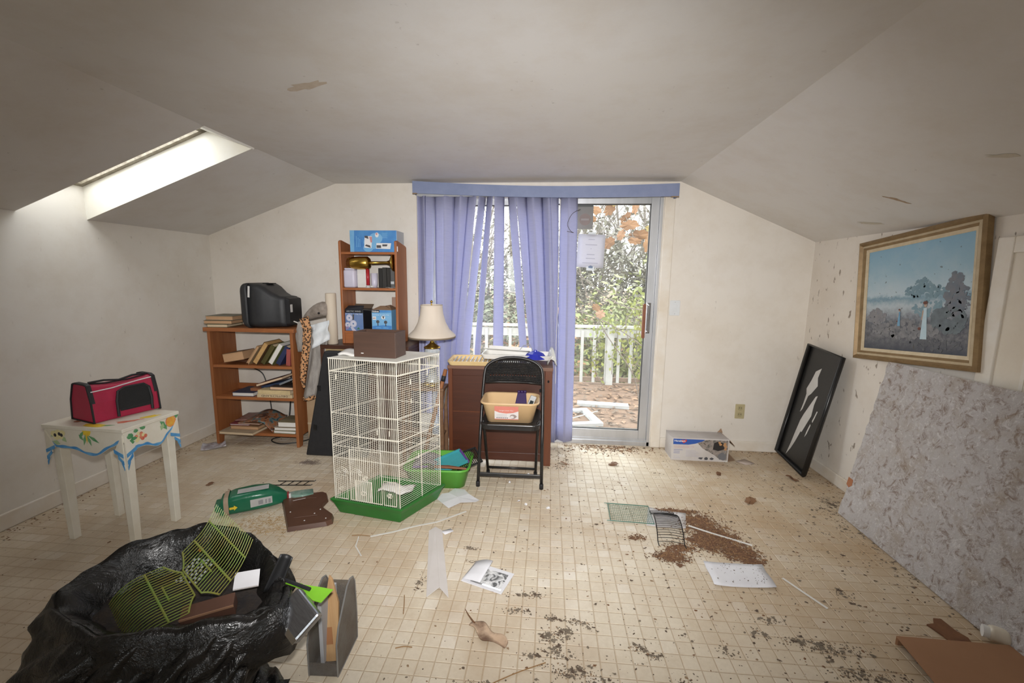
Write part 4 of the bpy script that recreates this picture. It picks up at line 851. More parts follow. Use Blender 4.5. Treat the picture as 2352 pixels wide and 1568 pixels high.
# --- desk seen from behind
M_desk = wood('desk_mahogany', (.080, .022, .009), (.052, .014, .006), .42, 0); M_desk_v = wood('desk_mahogany_v', (.15, .044, .015), (.10, .028, .010), .42, 2); M_dtop = mat('desk_top_laminate', (.22, .12, .085), .32, 0, (.17, .09, .06), 7, (.3, 2, 1))
dk = thing('desk', 'reddish-brown wooden desk with its back panel facing the room', 'desk', (-.335, 2.945, 0), .012)
dx = .372; dz = .705
B((-dx-.004, -.012, dz), (dx+.004, .325, dz+.024)).obj('desktop', M_dtop, dk, bevel=.003)
B((-dx+.03, .006, .03), (dx-.05, .02, dz)).obj('back_panel', M_desk, dk)
B((-dx+.03, .003, .385), (dx-.05, .010, .392)).obj('panel_bead', M_desk_v, dk)
B((-dx+.03, .0, dz-.05), (dx-.05, .012, dz)).obj('top_rail', M_desk, dk, bevel=.002); B((-dx+.03, 0, .03), (dx-.05, .012, .09)).obj('bottom_rail', M_desk, dk, bevel=.002)
B((-dx, -.004, 0), (-dx+.03, .32, dz)).obj('end_panel', M_desk_v, dk, bevel=.002); B((dx-.05, -.004, 0), (dx, .32, dz)).obj('end_panel', M_desk_v, dk, bevel=.002)
MB().prism(ell(.29, .56, .009, .014, 12), -.001, .001, 1, Tr(0, .005, 0)).obj('cable_hole', plain('hole_black', (.004, .004, .004), .9), dk); MB().prism(ell(.345, .63, .007, .010, 12), -.001, .001, 1, Tr(0, -.005, 0)).obj('cable_hole', plain('hole_black', (.004, .004, .004), .9), dk)
ZD = dz+.0245
# things on the desk
M_crm = mat('cream_plastic_tray', (.82, .62, .32), .45, 0, (.74, .53, .25), 6)
tr_ = thing('cream_tray', 'cream plastic tray with slatted floor at the left of the desktop', 'tray', (-.54, 3.06, ZD), .06)
P = rrect(.36, .28, .03, 5)
def pan(parent, w, h, ht, t, mt, nm='pan', slope=.015, r=.03):
    m = MB(); n = len(rrect(w, h, r, 5))
    rings = [[(x, y, 0) for x, y in rrect(w-2*slope, h-2*slope, r, 5)], [(x, y, ht) for x, y in rrect(w, h, r, 5)], [(x, y, ht) for x, y in rrect(w-2*t, h-2*t, r, 5)], [(x, y, .004) for x, y in rrect(w-2*slope-2*t, h-2*slope-2*t, r, 5)]]
    vs = [p for q in rings for p in q]; fs = [tuple(range(n-1, -1, -1))]
    for k in range(3): fs += [(k*n+i, k*n+(i+1) % n, k*n+n+(i+1) % n, k*n+n+i) for i in range(n)]
    fs.append(tuple(range(3*n, 4*n))); return m.add(vs, fs).obj(nm, mt, parent, bevel=.003, fixn=True)
pan(tr_, .36, .28, .032, .012, M_crm)
for i in range(10): B((-.14+i*.03, -.09, .018), (-.132+i*.03, .10, .027)).obj('slat', M_wpl, tr_)
M_wtray = mat('white_enamel', (.84, .83, .80), .35, 0, (.75, .73, .69), 5)
wt = thing('white_tray', 'shallow white plastic tray set across the desktop', 'tray', (-.225, 3.12, ZD+.034), -.03)
pan(wt, .52, .22, .035, .010, M_wtray)
lid = thing('white_board', 'white flat plastic board tilted on the tray on the desk', 'board', (-.30, 3.17, ZD+.075), rot=(-.25, .02, -.1))
B((-.17, -.09, 0), (.17, .09, .006)).obj('plate', M_wtray, lid, bevel=.002); B((-.17, .08, .006), (.17, .09, .04)).obj('rim', M_wtray, lid, bevel=.002)
MB().tube([(.08, .02, .006), (.11, .03, .05), (.16, .035, .06), (.18, .03, .02)], .003, 6).obj('wire_handle', M_alu, lid)
bb_ = thing('blue_cover', 'deep blue plastic cover on the right of the desktop tray', 'cover', (-.09, 3.06, ZD+.045))
MB().lathe([(0, .05), (.03, .048), (.06, .035), (.085, .0), (.08, .0), (.055, .03), (0, .044)], 10).obj('dome', mat('cobalt_plastic', (.02, .03, .42), .35), bb_); MB().lathe([(0, .062), (.012, .058), (.014, .048)], 10).obj('knob', mat('cobalt_plastic', (.02, .03, .42), .35), bb_)
m = MB().grid(8, 10, lambda u, v: (.0+.06*u+.01*math.sin(v*8), 3.02+.13*v, ZD+.005+.14*(1-abs(2*u-1))*(.4+.6*math.sin(v*PI))+.01*math.sin(u*9+v*12)))
tag(m.obj('clear_bag', mat('milky_plastic', (.66, .66, .64), .25, 0, (.5, .5, .47), 12), None, True, solid=.0015), 'crumpled clear plastic bag at the right end of the desktop', 'bag')

# --- folding chair
M_chair = mat('black_steel_chair', (.016, .016, .017), .33, .2, (.03, .026, .024), 25)
ch = thing('folding_chair', 'black metal folding chair with perforated back in front of the desk', 'chair', (-.227, 2.60, 0), .012)
def tub(nm, pts, rad, mt=M_chair, par=ch, n=8): return MB().tube(pts, rad, n).obj(nm, mt, par, True)
arc = []
for i in range(13):
    a = PI*i/12; arc.append((-.198*math.cos(a)*1.0, .235+.03*math.sin(a), .70+.112*math.sin(a)**.8))
L_ = [(-.207, 0, .012), (-.205, .09, .33), (-.203, .20, .60)]
tub('back_frame', L_+arc+[(-x, y, z) for x, y, z in reversed(L_)], .0105)
for s_ in (-1, 1):
    tub('rear_leg', [(s_*.165, .19, .012), (s_*.176, .06, .40), (s_*.176, .02, .44)], .0095)
    MB().lathe([(0, 0), (.0135, 0), (.0135, .03), (.011, .035)], 10, (s_*.207, 0, 0)).obj('foot_cap', M_blk_n, ch, True); MB().lathe([(0, 0), (.0125, 0), (.0125, .025)], 10, (s_*.165, .19, 0)).obj('foot_cap', M_blk_n, ch, True)
B((-.20, .012, .062), (.20, .024, .088)).obj('front_crossbar', M_chair, ch, bevel=.004); tub('rear_crossbar', [(-.165, .182, .05), (.165, .182, .05)], .008)
# backrest: curved sheet with rows of perforations
def backrest():
    nu, rows = 40, 15; m = MB()
    def P(u, t):
        x = -1+2*u; hw = .19*math.sqrt(max(0, 1-max(0, (t-.42)/.60)**2.2)); z = .64+.165*t
        return Vector((x*hw, .225+.035*t-.028*(1-x*x)*-1, z))
    for j in range(rows):
        for i in range(nu):
            if j in (4, 5, 12) and 2 < i < nu-3 and (i+j) % 2 and j != 5: continue
            m.add([P(i/nu, j/rows), P((i+1)/nu, j/rows), P((i+1)/nu, (j+1)/rows), P(i/nu, (j+1)/rows)], [(0, 1, 2, 3)])
    return m.obj('backrest', M_chair, ch, True, solid=.002)
backrest(); tub('backrest_lip', [(-.19, .228, .64), (-.1, .246, .642), (0, .253, .642), (.1, .246, .642), (.19, .228, .64)], .006)
MB().prism(rrect(.385, .37, .05, 5, 0, .16), .415, .432).obj('seat', M_chair, ch, bevel=.006); MB().prism(rrect(.375, .36, .05, 5, 0, .16), .395, .416).obj('seat_skirt', M_chair, ch)

# --- beige litter pan on the chair with its label and contents
bi = thing('beige_pan', 'beige plastic litter pan with pink and white label on the chair seat', 'pan', (-.235, 2.715, .434), .02)
M_bei = mat('beige_plastic', (.68, .47, .26), .4, 0, (.62, .42, .22), 5)
n_ = len(rrect(1, 1, .1, 5)); rg = lambda w, h, z, r: [(x, y, z) for x, y in rrect(w, h, r, 5)]
rings = [rg(.295, .20, 0, .04), rg(.35, .25, .115, .05), rg(.375, .275, .125, .055), rg(.38, .28, .132, .055), rg(.365, .265, .137, .05), rg(.34, .24, .13, .05), rg(.285, .19, .006, .04)]
m = MB(); vs = [p for q in rings for p in q]; fs = [tuple(range(n_-1, -1, -1))]
for k in range(6): fs += [(k*n_+i, k*n_+(i+1) % n_, k*n_+n_+(i+1) % n_, k*n_+n_+i) for i in range(n_)]
fs.append(tuple(range(6*n_, 7*n_))); m.add(vs, fs).obj('tub', M_bei, bi, True, fixn=True)
for x in (-.09, .09): B((x-.03, -.098, -.0005), (x+.03, -.08, .006)).obj('foot', M_bei, bi)
sl = math.atan(.0275/.125); FL = fr((-.095, -.1005-.0068, .022), (1, 0, 0), (0, -math.sin(sl), math.cos(sl)))
M_lab = plain('label_white', (.72, .68, .67), .45); M_labp = plain('label_pink', (.66, .22, .17), .45)
patch('label', [(0, 0), (.152, 0), (.152, .095), (0, .095)], M_lab, bi, FL)
patch('label_band', [(0, .095), (.152, .095), (.152, .062), (.12, .05), (.076, .044), (.03, .05), (0, .062)], M_labp, bi, FL @ Tr(0, 0, .0006)); patch('label_band', [(0, 0), (.152, 0), (.152, .005), (0, .005)], M_labp, bi, FL @ Tr(0, 0, .0006))
text('lettering', 'Large Litter Pan', .010, M_lab, bi, FL @ Tr(.03, .062, .0015), w=.09); text('lettering', 'Petco', .012, M_lab, bi, FL @ Tr(.06, .079, .0015), w=.032) if 0 else None
for i in range(3): patch('text_line', [(.012, .034-.009*i), (.08, .034-.009*i), (.08, .037-.009*i), (.012, .037-.009*i)], plain('label_grey', (.5, .47, .48), .5), bi, FL @ Tr(0, 0, .0006))
patch('cat_picture', ell(.118, .024, .022, .016, 14, .12), plain('label_greybrown', (.34, .27, .25), .5), bi, FL @ Tr(0, 0, .0007)); patch('cat_picture', ell(.112, .02, .012, .009, 12), M_lab, bi, FL @ Tr(0, 0, .0014))
for i in range(6): patch('print_mark', [(.012+.013*i, .009), (.02+.013*i, .009), (.02+.013*i, .014), (.012+.013*i, .014)], M_dprint, bi, FL @ Tr(0, 0, .0006))
pu = thing('purple_scoop', 'dark purple plastic scoop inside the beige pan', 'scoop', (-.17, 2.735, .447), .1)
M_pur = mat('dark_purple_plastic', (.035, .015, .085), .3)
MB().add([(-.06, -.07, .0), (.045, -.07, .0), (.035, .02, .15), (-.02, .02, .15), (-.06, -.06, .0), (.045, -.06, .0), (.035, .03, .15), (-.02, .03, .15)], [(0, 1, 2, 3), (7, 6, 5, 4), (0, 4, 5, 1), (1, 5, 6, 2), (2, 6, 7, 3), (3, 7, 4, 0)]).obj('blade', M_pur, pu, bevel=.003)
for i in range(3): MB().lathe([(0, 0), (.011, .004), (.011, .018), (0, .022)], 10, (-.012+.02*i, .025, .142)).obj('lobe', M_pur, pu, True)
sv = thing('grey_gadget', 'silver-grey hand-held gadget with dark screen sticking out of the beige pan', 'gadget', (-.135, 2.74, .446), rot=(.10, .35, .1)); sv.scale = (.9, .9, .85)
B((-.022, -.012, 0), (.022, .012, .17)).obj('body', plain('silver_plastic', (.55, .55, .54), .35), sv, bevel=.006); B((-.013, -.0135, .10), (.013, -.011, .135)).obj('screen', plain('screen_dark', (.03, .04, .045), .2), sv); B((-.018, -.0135, .145), (.018, -.011, .165)).obj('top_panel', M_sil, sv)

# --- green litter box with dustpan and grate behind the cage
M_lime = mat('lime_green_plastic', (.10, .36, .04), .38, 0, (.13, .42, .06), 6)
lb = thing('green_litter_box', 'bright green plastic litter box beside the chair leg', 'litter box', (-.705, 2.668, .001), .06)
rings = [rg(.36, .26, 0, .05), rg(.41, .31, .118, .06), rg(.435, .335, .125, .065), rg(.435, .335, .134, .065), rg(.405, .305, .134, .06), rg(.35, .25, .006, .05)]
m = MB(); vs = [p for q in rings for p in q]; fs = [tuple(range(n_-1, -1, -1))]
for k in range(5): fs += [(k*n_+i, k*n_+(i+1) % n_, k*n_+n_+(i+1) % n_, k*n_+n_+i) for i in range(n_)]
fs.append(tuple(range(5*n_, 6*n_))); m.add(vs, fs).obj('tub', M_lime, lb, True, fixn=True)
dp = thing('teal_dustpan', 'teal dustpan with purple edge lying in the green litter box', 'dustpan', (-.63, 2.655, .125), rot=(.16, -.24, .55))
M_teal = mat('teal_plastic', (.06, .36, .40), .4); M_dpur = plain('purple_edge', (.13, .06, .26), .4)
B((-.11, -.07, 0), (.10, .075, .006)).obj('pan_plate', M_teal, dp, bevel=.002); B((.095, -.075, -.004), (.108, .08, .014)).obj('lip', M_dpur, dp); B((-.11, -.075, 0), (.1, -.068, .02)).obj('side_wall', M_teal, dp); B((-.11, .07, 0), (.1, .078, .02)).obj('side_wall', M_teal, dp)
gr = thing('black_grate', 'black plastic grate leaning in the green litter box', 'grate', (-.535, 2.735, .12), rot=(.50, -.18, .55))
m = MB()
for i in range(15): m.box((-.085+i*.012, -.06, 0), (-.080+i*.012, .06, .004))
m.obj('bars', plain('brown_black', (.025, .018, .017), .5), gr); B((-.092, -.066, -.002), (.092, -.058, .008)).box((-.092, .058, -.002), (.092, .066, .008)).box((-.092, -.066, -.002), (-.084, .066, .008)).box((.084, -.066, -.002), (.092, .066, .008)).obj('rim', M_blk_n, gr)
o = thing('brown_scraper', 'curved brown wooden scraper lying on the front rim of the green box', 'scraper', (-.60, 2.545, .137), 0); MB().prism([(-.11, .01), (-.02, .018), (.10, -.006), (.105, -.016), (-.02, -.010), (-.11, -.012)], 0, .014).obj('blade', wood('scraper_wood', (.25, .10, .05), (.16, .06, .03), .5, 0), o, bevel=.004); B((-.15, -.008, .002), (-.10, .008, .012)).obj('handle', M_blk_n, o)
o = thing('grey_mat', 'folded grey-violet mat inside the left half of the green box', 'mat', (-.80, 2.70, .10), .2); MB().grid(8, 8, lambda u, v: (-.09+.18*u, -.08+.16*v, .03*math.sin(u*PI)+.01*math.sin(v*7))).obj('fold', mat('grey_violet', (.16, .15, .19), .7), o, True, solid=.008); B((-.09, -.085, .0), (.09, -.078, .012)).obj('hem', M_dpur, o)

# ================================================================ BLINDS, NOTICE, WORLD OUTSIDE
def cloth_mat(name, c1, c2, trans=.4):
    m, nt, b = nt_new(name); out = nt.nodes['Material Output']; b.inputs['Roughness'].default_value = .8; b.inputs['Specular IOR Level'].default_value = .2
    v = coords(nt, 'Object', (4, 4, 90)); c = ramp(nt, noise_tex(nt, v, 3, 4, .7), [(.3, c1), (.7, c2)]); nt.links.new(c, b.inputs['Base Color'])
    t = N(nt, 'ShaderNodeBsdfTranslucent'); nt.links.new(c, t.inputs[0]); mx = N(nt, 'ShaderNodeMixShader', i_0=trans)
    nt.links.new(b.outputs[0], mx.inputs[1]); nt.links.new(t.outputs[0], mx.inputs[2]); nt.links.new(mx.outputs[0], out.inputs[0]); return m
M_slat = cloth_mat('blind_fabric', (.52, .535, .73), (.60, .61, .80), .45)
M_val = mat('valance_fabric', (.235, .275, .42), .75, 0, (.20, .24, .38), 9, bmp=.15, bscale=200); M_ply = mat('raw_ply_edge', (.30, .21, .13), .8)
vb = thing('vertical_blinds', 'lavender-blue vertical blinds with a sagging blue valance over the glass door', 'blinds', (0, 0, 0))
n = 24; X0, X1, YV = -1.05, .912, 3.29
def vz(t): s = math.sin(PI*t); return 2.066-.028*t-.030*s, 1.978-.030*t-.022*s
m = MB(); vs = []; fs = []
for i in range(n+1):
    t = i/n; x = X0+(X1-X0)*t; a, b = vz(t); y = YV-.012*math.sin(PI*t); vs += [(x, y, a), (x, y, b), (x, y+.010, a), (x, y+.010, b)]
for i in range(n):
    a, b = i*4, i*4+4; fs += [(a, a+1, b+1, b), (a+2, b+2, b+3, a+3), (a, b, b+2, a+2), (a+1, a+3, b+3, b+1)]
fs += [(0, 2, 3, 1), (n*4, n*4+1, n*4+3, n*4+2)]
val = m.add(vs, fs).obj('valance', M_val, vb)
B((X0-.004, YV, 1.978), (X0+.008, YB-.001, 2.066)).obj('valance_return', M_val, val); B((X1-.008, YV, 1.948), (X1+.004, YB-.001, 2.038)).obj('valance_return', M_val, val)
B((X0-.004, YV-.002, 1.972), (X0+.03, YV+.012, 1.979)).obj('corner_edge', M_ply, val); B((X1-.05, YV-.002, 1.943), (X1+.004, YV+.012, 1.949)).obj('corner_edge', M_ply, val)
B((X0+.02, 3.31, 1.955), (X1-.02, 3.345, 1.985)).obj('head_rail', M_alu, vb, bevel=.003)
SL = [(-0.988, -0.995, 0.67, 0.67), (-0.936, -0.974, 0.79, 0.67), (-0.854, -0.859, 0.95, 0.9), (-0.778, -0.794, 0.79, 0.56), (-0.717, -0.777, 0.73, 0.39), (-0.66, -0.744, 0.62, 0.51), (-0.601, -0.711, 0.84, 0.79), (-0.525, -0.655, 0.45, 0.60), (-0.465, -0.559, 0.60, 0.65), (-0.391, -0.394, 0.78, 0.85), (-0.3, -0.194, 0.72, 0.70), (-0.231, -0.120, 0.8, 0.5), (-0.166, -0.074, 0.67, 0.88), (-0.107, -0.04, 0.79, 0.79), (-0.047, 0.018, 0.62, 0.67), (0.012, 0.053, 0.9, 0.62), (0.098, 0.118, 0.79, 0.79), (0.159, 0.173, 0.84, 0.84), (-.965, -.99, .45, .5), (-1.005, -1.01, .35, .4), (-.02, .04, .4, .4)]
for k, (xt, xb, wt_, wb_) in enumerate(SL):
    sg = 1 if k % 2 else -1; a0, a1 = math.acos(min(wt_, .97))*sg, math.acos(min(wb_, .97))*sg; zt, zm_ = 1.958, .80; yo = 3.328+.010*((k*2) % 3-1)
    zb_ = .045
    def f(u, v, xt=xt, xb=xb, a0=a0, a1=a1, yo=yo):
        z = zt+(zb_-zt)*v; t = (zt-z)/(zt-zm_); x = xt+(xb-xt)*t if t < 1 else xb+(xb-xt)*.35*(t-1); a = a0+(a1-a0)*min(t, 1); w = (u-.5)*.089
        return (x+w*math.cos(a), yo+w*math.sin(a)-.005*(1-(2*u-1)**2)+.004*math.sin(v*6+xt*20), z)
    MB().grid(5, 14, f).obj('slat', M_slat, vb, True, solid=.0010)
m = MB()
for k in range(14): m.tube([(.066+.0015*math.sin(k), 3.30, 1.93-k*.10), (.064+.0015*math.sin(k+1), 3.30, 1.93-(k+1)*.10)], .0025, 5)
m.obj('control_chain', plain('chain_white', (.75, .74, .72), .4), vb)
# taped notice and dark sign on the sliding pane (inner face at y = YB+.036)
YG = YB+.0355
nc = thing('taped_notice', 'typed white paper notice taped to the glass door', 'notice', (.316, YG, 1.565), rot=(0, .035, 0))
MB().grid(6, 6, lambda u, v: (-.105+.21*u, -.002-.004*math.sin(u*3)*v, -.127+.255*v)).obj('paper', cloth_mat('notice_paper', (.74, .74, .80), (.70, .70, .77), .25), nc, True, solid=.0004)
M_tape = plain('clear_tape', (.66, .70, .72), .2); M_faint = plain('faint_type', (.45, .45, .54), .6)
B((-.03, -.004, .112), (.03, -.0028, .145)).obj('tape', M_tape, nc); B((-.025, -.006, -.15), (.035, -.0045, -.118)).obj('tape', M_tape, nc)
for z, w in ((.085, .05), (.045, .09), (.015, .006), (-.03, .06), (-.06, .07), (-.095, .12)): patch('typed_line', [(-w/2, 0), (w/2, 0), (w/2, .006), (-w/2, .006)], M_faint, nc, fr((0, -.0075, z), (1, 0, 0), (0, 0, 1)))
patch('emblem', [(-.02, 0), (.0, .012), (.02, .004), (.015, -.01), (-.012, -.008)], plain('emblem_blue', (.10, .16, .28), .5), nc, fr((.005, -.0078, -.122), (1, 0, 0), (0, 0, 1)))
sg = thing('window_sign', 'dark square window sign with a faint red disc at the top of the glass door', 'sign', (.262, YG, 1.84))
B((-.062, -.003, -.108), (.062, -.0005, .12)).obj('board', mat('sign_grey', (.17, .165, .16), .5, 0, (.22, .21, .20), 6), sg); patch('red_disc', ell(0, -.035, .045, .045, 24), mat('sign_red', (.22, .165, .155), .5), sg, fr((0, -.0031, 0), (1, 0, 0), (0, 0, 1)))
patch('disc_bar', [(-.03, -.042), (.03, -.042), (.03, -.028), (-.03, -.028)], plain('sign_pale', (.27, .245, .24), .5), sg, fr((0, -.0038, 0), (1, 0, 0), (0, 0, 1))); patch('dark_band', [(-.062, .06), (.062, .06), (.062, .12), (-.062, .12)], plain('sign_dark', (.07, .075, .07), .5), sg, fr((0, -.0031, 0), (1, 0, 0), (0, 0, 1)))
# dry tendril caught on the blinds
cable('dry vine tendril hanging on the blinds beside the dark sign', [(.215, 3.30, 1.86), (.16, 3.30, 1.83), (.13, 3.30, 1.78), (.125, 3.30, 1.74), (.15, 3.30, 1.70), (.17, 3.30, 1.69), (.12, 3.30, 1.70)], .0018, mat('dry_twig', (.05, .035, .03), .8), 'twig')

# --- deck, railing
M_deck = mat('weathered_deck', (.13, .075, .045), .85, 0, (.20, .12, .075), 8, bmp=.3); M_wrail = mat('white_rail_paint', (.46, .46, .45), .6, 0, (.36, .35, .33), 8)
ZK = -.20
dk_ = thing('deck', 'weathered wooden deck outside the glass door', 'deck', (0, YB+.16, ZK))
for i in range(20): B((-2.6, .142*i+.003, -.03), (3.2, .142*i+.139, 0)).obj('plank', M_deck, dk_)
rl = thing('deck_railing', 'white wooden deck railing with square balusters', 'railing', (0, 6.3, ZK))
B((-3.0, -.04, .84), (3.4, .07, .875)).obj('top_rail', M_wrail, rl, bevel=.003); B((-3.0, -.012, .70), (3.4, .02, .82)).obj('upper_board', M_wrail, rl, bevel=.002); B((-3.0, .0, .04), (3.4, .04, .10)).obj('lower_rail', mat('bare_rail', (.20, .13, .09), .8), rl)
bal = None; x = -2.9
while x < 3.3:
    if bal is None: bal = B((0, -.03, .03), (.042, .0, .80)).obj('baluster', M_wrail, rl); bal.location.x = x
    else:
        c = bal.copy(); COL.objects.link(c); c.location.x = x
    x += .178
for x in (-2.2, .86, 2.6): B((x, -.05, -.0), (x+.10, .05, .87)).obj('post', M_wrail, rl)
# white boards lying on the deck
o = thing('fallen_board', 'white board lying across the leafy deck', 'board', (.69, 5.17, ZK+.001), -.10); B((-.31, -.08, 0), (.31, .08, .03)).obj('plank', plain('weathered_white', (.50, .52, .54), .6), o, bevel=.003); B((-.31, -.08, .03), (.31, -.06, .036)).obj('edge_bead', M_wrail, o)
o = thing('broken_window', 'white broken window sash lying on the deck by the door', 'window sash', (.35, 4.62, ZK+.001), .25)
for a, b in (((-.28, -.26, 0), (.2, -.18, .04)), ((-.28, .2, 0), (.2, .28, .04)), ((-.28, -.18, 0), (-.2, .2, .04)), ((.12, -.18, 0), (.2, .2, .04))): B(a, b).obj('frame_rail', plain('weathered_white', (.50, .52, .54)), o, bevel=.003)
MB().tube([(-.1, -.1, .05), (.25, .05, .07)], .006, 6).obj('loose_rod', M_wrail, o)
# --- ground and woods
M_ground = mat('leaf_litter_ground', (.16, .10, .06), .95, 0, (.09, .075, .035), 2.5, bmp=.6, bscale=30, kind='World')
struct(MB().quad((-60, 3.7, -.95), (60, 3.7, -.95), (60, 90, -.9), (-60, 90, -.9)).obj('ground', M_ground))
struct(MB().quad((-60, -60, -.95), (60, -60, -.95), (60, YF-.2, -.95), (-60, YF-.2, -.95)).obj('ground_behind', M_ground))
M_bark = mat('grey_bark', (.20, .175, .15), .9, 0, (.13, .11, .09), 20, (1, 1, .2)); M_twig = mat('twig_bark', (.21, .175, .15), .9, 0, (.15, .12, .10), 6)
rnd = random.Random(3)
def tree_mesh(seed, H=9, trunk=.085, depth=4, spread=.6):
    R = random.Random(seed); mt, mtw = MB(), MB()
    def grow(p, d, L, rad, lev):
        pts = [p]; q = p.copy(); dd = d.copy(); k = 4 if lev < 3 else 3
        for i in range(k):
            dd = (dd+Vector((R.uniform(-1, 1), R.uniform(-1, 1), R.uniform(-.4, .8)))*.14).normalized(); q = q+dd*L/k; pts.append(q.copy())
        (mt if lev < 2 else mtw).tube(pts, [rad*(1-.55*i/k) for i in range(k+1)], 6 if lev < 2 else 3, cap=False)
        if lev >= depth: return
        for i in range(1, k+1):
            for _ in range((2 if lev else 2) if lev < 3 else 2):
                a = R.uniform(0, 2*PI); nd = (dd*.75+Vector((math.cos(a), math.sin(a), R.uniform(-.05, .6)))*spread).normalized()
                grow(pts[i], nd, L*R.uniform(.38, .58), rad*(1-.55*i/k)*.5, lev+1)
    grow(Vector((0, 0, 0)), Vector((R.uniform(-.1, .1), R.uniform(-.1, .1), 1)).normalized(), H*.6, trunk, 0)
    return mt, mtw
protos = []
for s_ in (1, 2, 3):
    a, b = tree_mesh(s_)
    t = thing('bare_tree', 'bare grey leafless tree in the woods beyond the deck', 'tree', (0, 0, 0), group='bare woods beyond the deck')
    a.obj('trunk', M_bark, t); tag(b.obj('twigs', M_twig, t), kind='stuff'); protos.append(t)
spots = [(-4, 15), (-1.5, 17), (.6, 15), (3.6, 16.5), (5.5, 15), (-6.5, 18), (-3, 21), (0, 22), (2.2, 20), (4.5, 23), (7, 20), (-9, 22), (9.5, 24), (1.6, 27), (-1.2, 28), (6.0, 28), (-5, 28), (3.4, 30), (3.0, 18.5), (-2.4, 13), (.4, 18), (1.9, 23.5), (5.2, 18.5), (-.6, 24.5), (2.9, 25.5), (4.2, 27), (.9, 31), (7.4, 31)]
for i, (x, y) in enumerate(spots):
    t = protos[i] if i < 3 else copy_tree(protos[i % 3]); t.location = (x, y, -.92); t.rotation_euler.z = i*1.7; sc = rnd.uniform(.8, 1.25); t.scale = (sc, sc, sc)
def leaf_cloud(seed, n, rx, ry, rz, size, shell=.4):
    R = random.Random(seed); m = MB()
    for _ in range(n):
        a, cz = R.uniform(0, 2*PI), R.uniform(-.55, 1); rr = (shell+(1-shell)*R.random()); s = math.sqrt(max(0, 1-cz*cz))
        bump_ = 1+.28*math.sin(a*3+seed)+.2*math.sin(a*5+cz*4)
        c = Vector((rx*rr*s*math.cos(a)*bump_, ry*rr*s*math.sin(a)*bump_, rz*rr*cz*bump_+rz*.5)); d = Vector((R.uniform(-1, 1), R.uniform(-1, 1), R.uniform(-.6, .6))).normalized(); e = d.cross(Vector((R.uniform(-1, 1), R.uniform(-1, 1), 1))).normalized(); k = size*R.uniform(.6, 1.3)
        m.add([c-d*k, c+e*k*.42, c+d*k, c-e*k*.42], [(0, 1, 2, 3)])
    return m
def leafm(n, a, b): return mat('leaf_'+n, a, .6, 0, b, 1.8, lo=.3, hi=.7)
M_gl, M_yl, M_bl, M_gl2 = leafm('olive', (.15, .18, .06), (.23, .24, .09)), leafm('yellow', (.26, .26, .05), (.17, .22, .05)), leafm('russet', (.22, .10, .045), (.30, .17, .07)), leafm('greygreen', (.14, .155, .10), (.10, .11, .06))
shr = [('dense olive-green shrub right behind the deck railing', (1.3, 8.2), (1.5, 1.0, 1.5), M_gl, 3600), ('tall grey-green evergreen bush standing left behind the railing', (-1.6, 9.2), (1.5, 1.0, 1.6), M_gl2, 2400), ('yellow-green bush at the right end of the railing', (2.9, 8.4), (1.2, 1.0, 1.5), M_yl, 2200), ('russet autumn bush behind the left part of the railing', (-.5, 7.4), (1.1, .6, .75), M_bl, 1800), ('low rust-coloured shrub in front of the woods', (.4, 10.5), (1.6, 1.0, 1.1), M_bl, 1800), ('far olive bush at the left edge of the woods', (-4.2, 10.5), (2.0, 1.4, 1.8), M_gl, 2400), ('far grey-green bush at the right edge of the woods', (5.0, 11), (2.2, 1.4, 2.0), M_gl2, 2400), ('wide grey-brown thicket closing the view behind the shrubs', (1.5, 15.5), (5.5, 1.5, 3.0), leafm('thicket', (.20, .18, .145), (.15, .15, .105)), 11000), ('grey-green thicket filling the woods behind the left half of the blinds', (-5.5, 17), (5.5, 1.5, 3.4), leafm('thicket2', (.13, .125, .09), (.10, .085, .06)), 6000), ('distant brown thicket at the foot of the woods on the right', (9, 20), (7, 1.5, 3.0), leafm('thicket', (.15, .125, .10), (.105, .10, .07)), 6000)]
for i, (lab, (x, y), (rx, ry, rz), mm, n_l) in enumerate(shr):
    t = thing('shrub', lab, 'shrub', (x, y, -.92)); tag(leaf_cloud(10+i, n_l, rx, ry, rz, .075 if rx < 4 else .11).obj('foliage', mm, t), kind='stuff')
    m = MB(); R = random.Random(i)
    for _ in range(9): a = R.uniform(0, 2*PI); m.tube([(0, 0, 0), (rx*.3*math.cos(a), ry*.3*math.sin(a), rz*.6), (rx*.75*math.cos(a), ry*.75*math.sin(a), rz*1.2)], [.02, .014, .006], 4, False)
    m.obj('stems', M_twig, t)
# vine over the railing, and an autumn branch close to the glass
vn = thing('climbing_vine', 'yellow-green climbing vine growing over the deck railing', 'vine', (1.15, 6.2, ZK)); m = MB(); R = random.Random(5); lv = MB()
for k in range(9):
    p = Vector((R.uniform(-.5, .45), R.uniform(-.05, .02), R.uniform(0, .3))); pts = [p.copy()]
    for i in range(7): p = p+Vector((R.uniform(-.10, .10), R.uniform(-.05, .03), R.uniform(.06, .20))); pts.append(p.copy())
    m.tube(pts, .005, 4, False)
    for q in pts[1:]:
        for _ in range(7):
            c = q+Vector((R.uniform(-.08, .08), R.uniform(-.08, .03), R.uniform(-.08, .08))); d = Vector((R.uniform(-1, 1), R.uniform(-.5, .5), R.uniform(-1, 1))).normalized(); e = d.cross(Vector((0, 1, .3))).normalized(); kk = R.uniform(.018, .038); lv.add([c-d*kk, c+e*kk*.6, c+d*kk, c-e*kk*.6], [(0, 1, 2, 3)])
m.obj('stems', M_twig, vn); tag(lv.obj('leaves', M_yl, vn), kind='stuff')
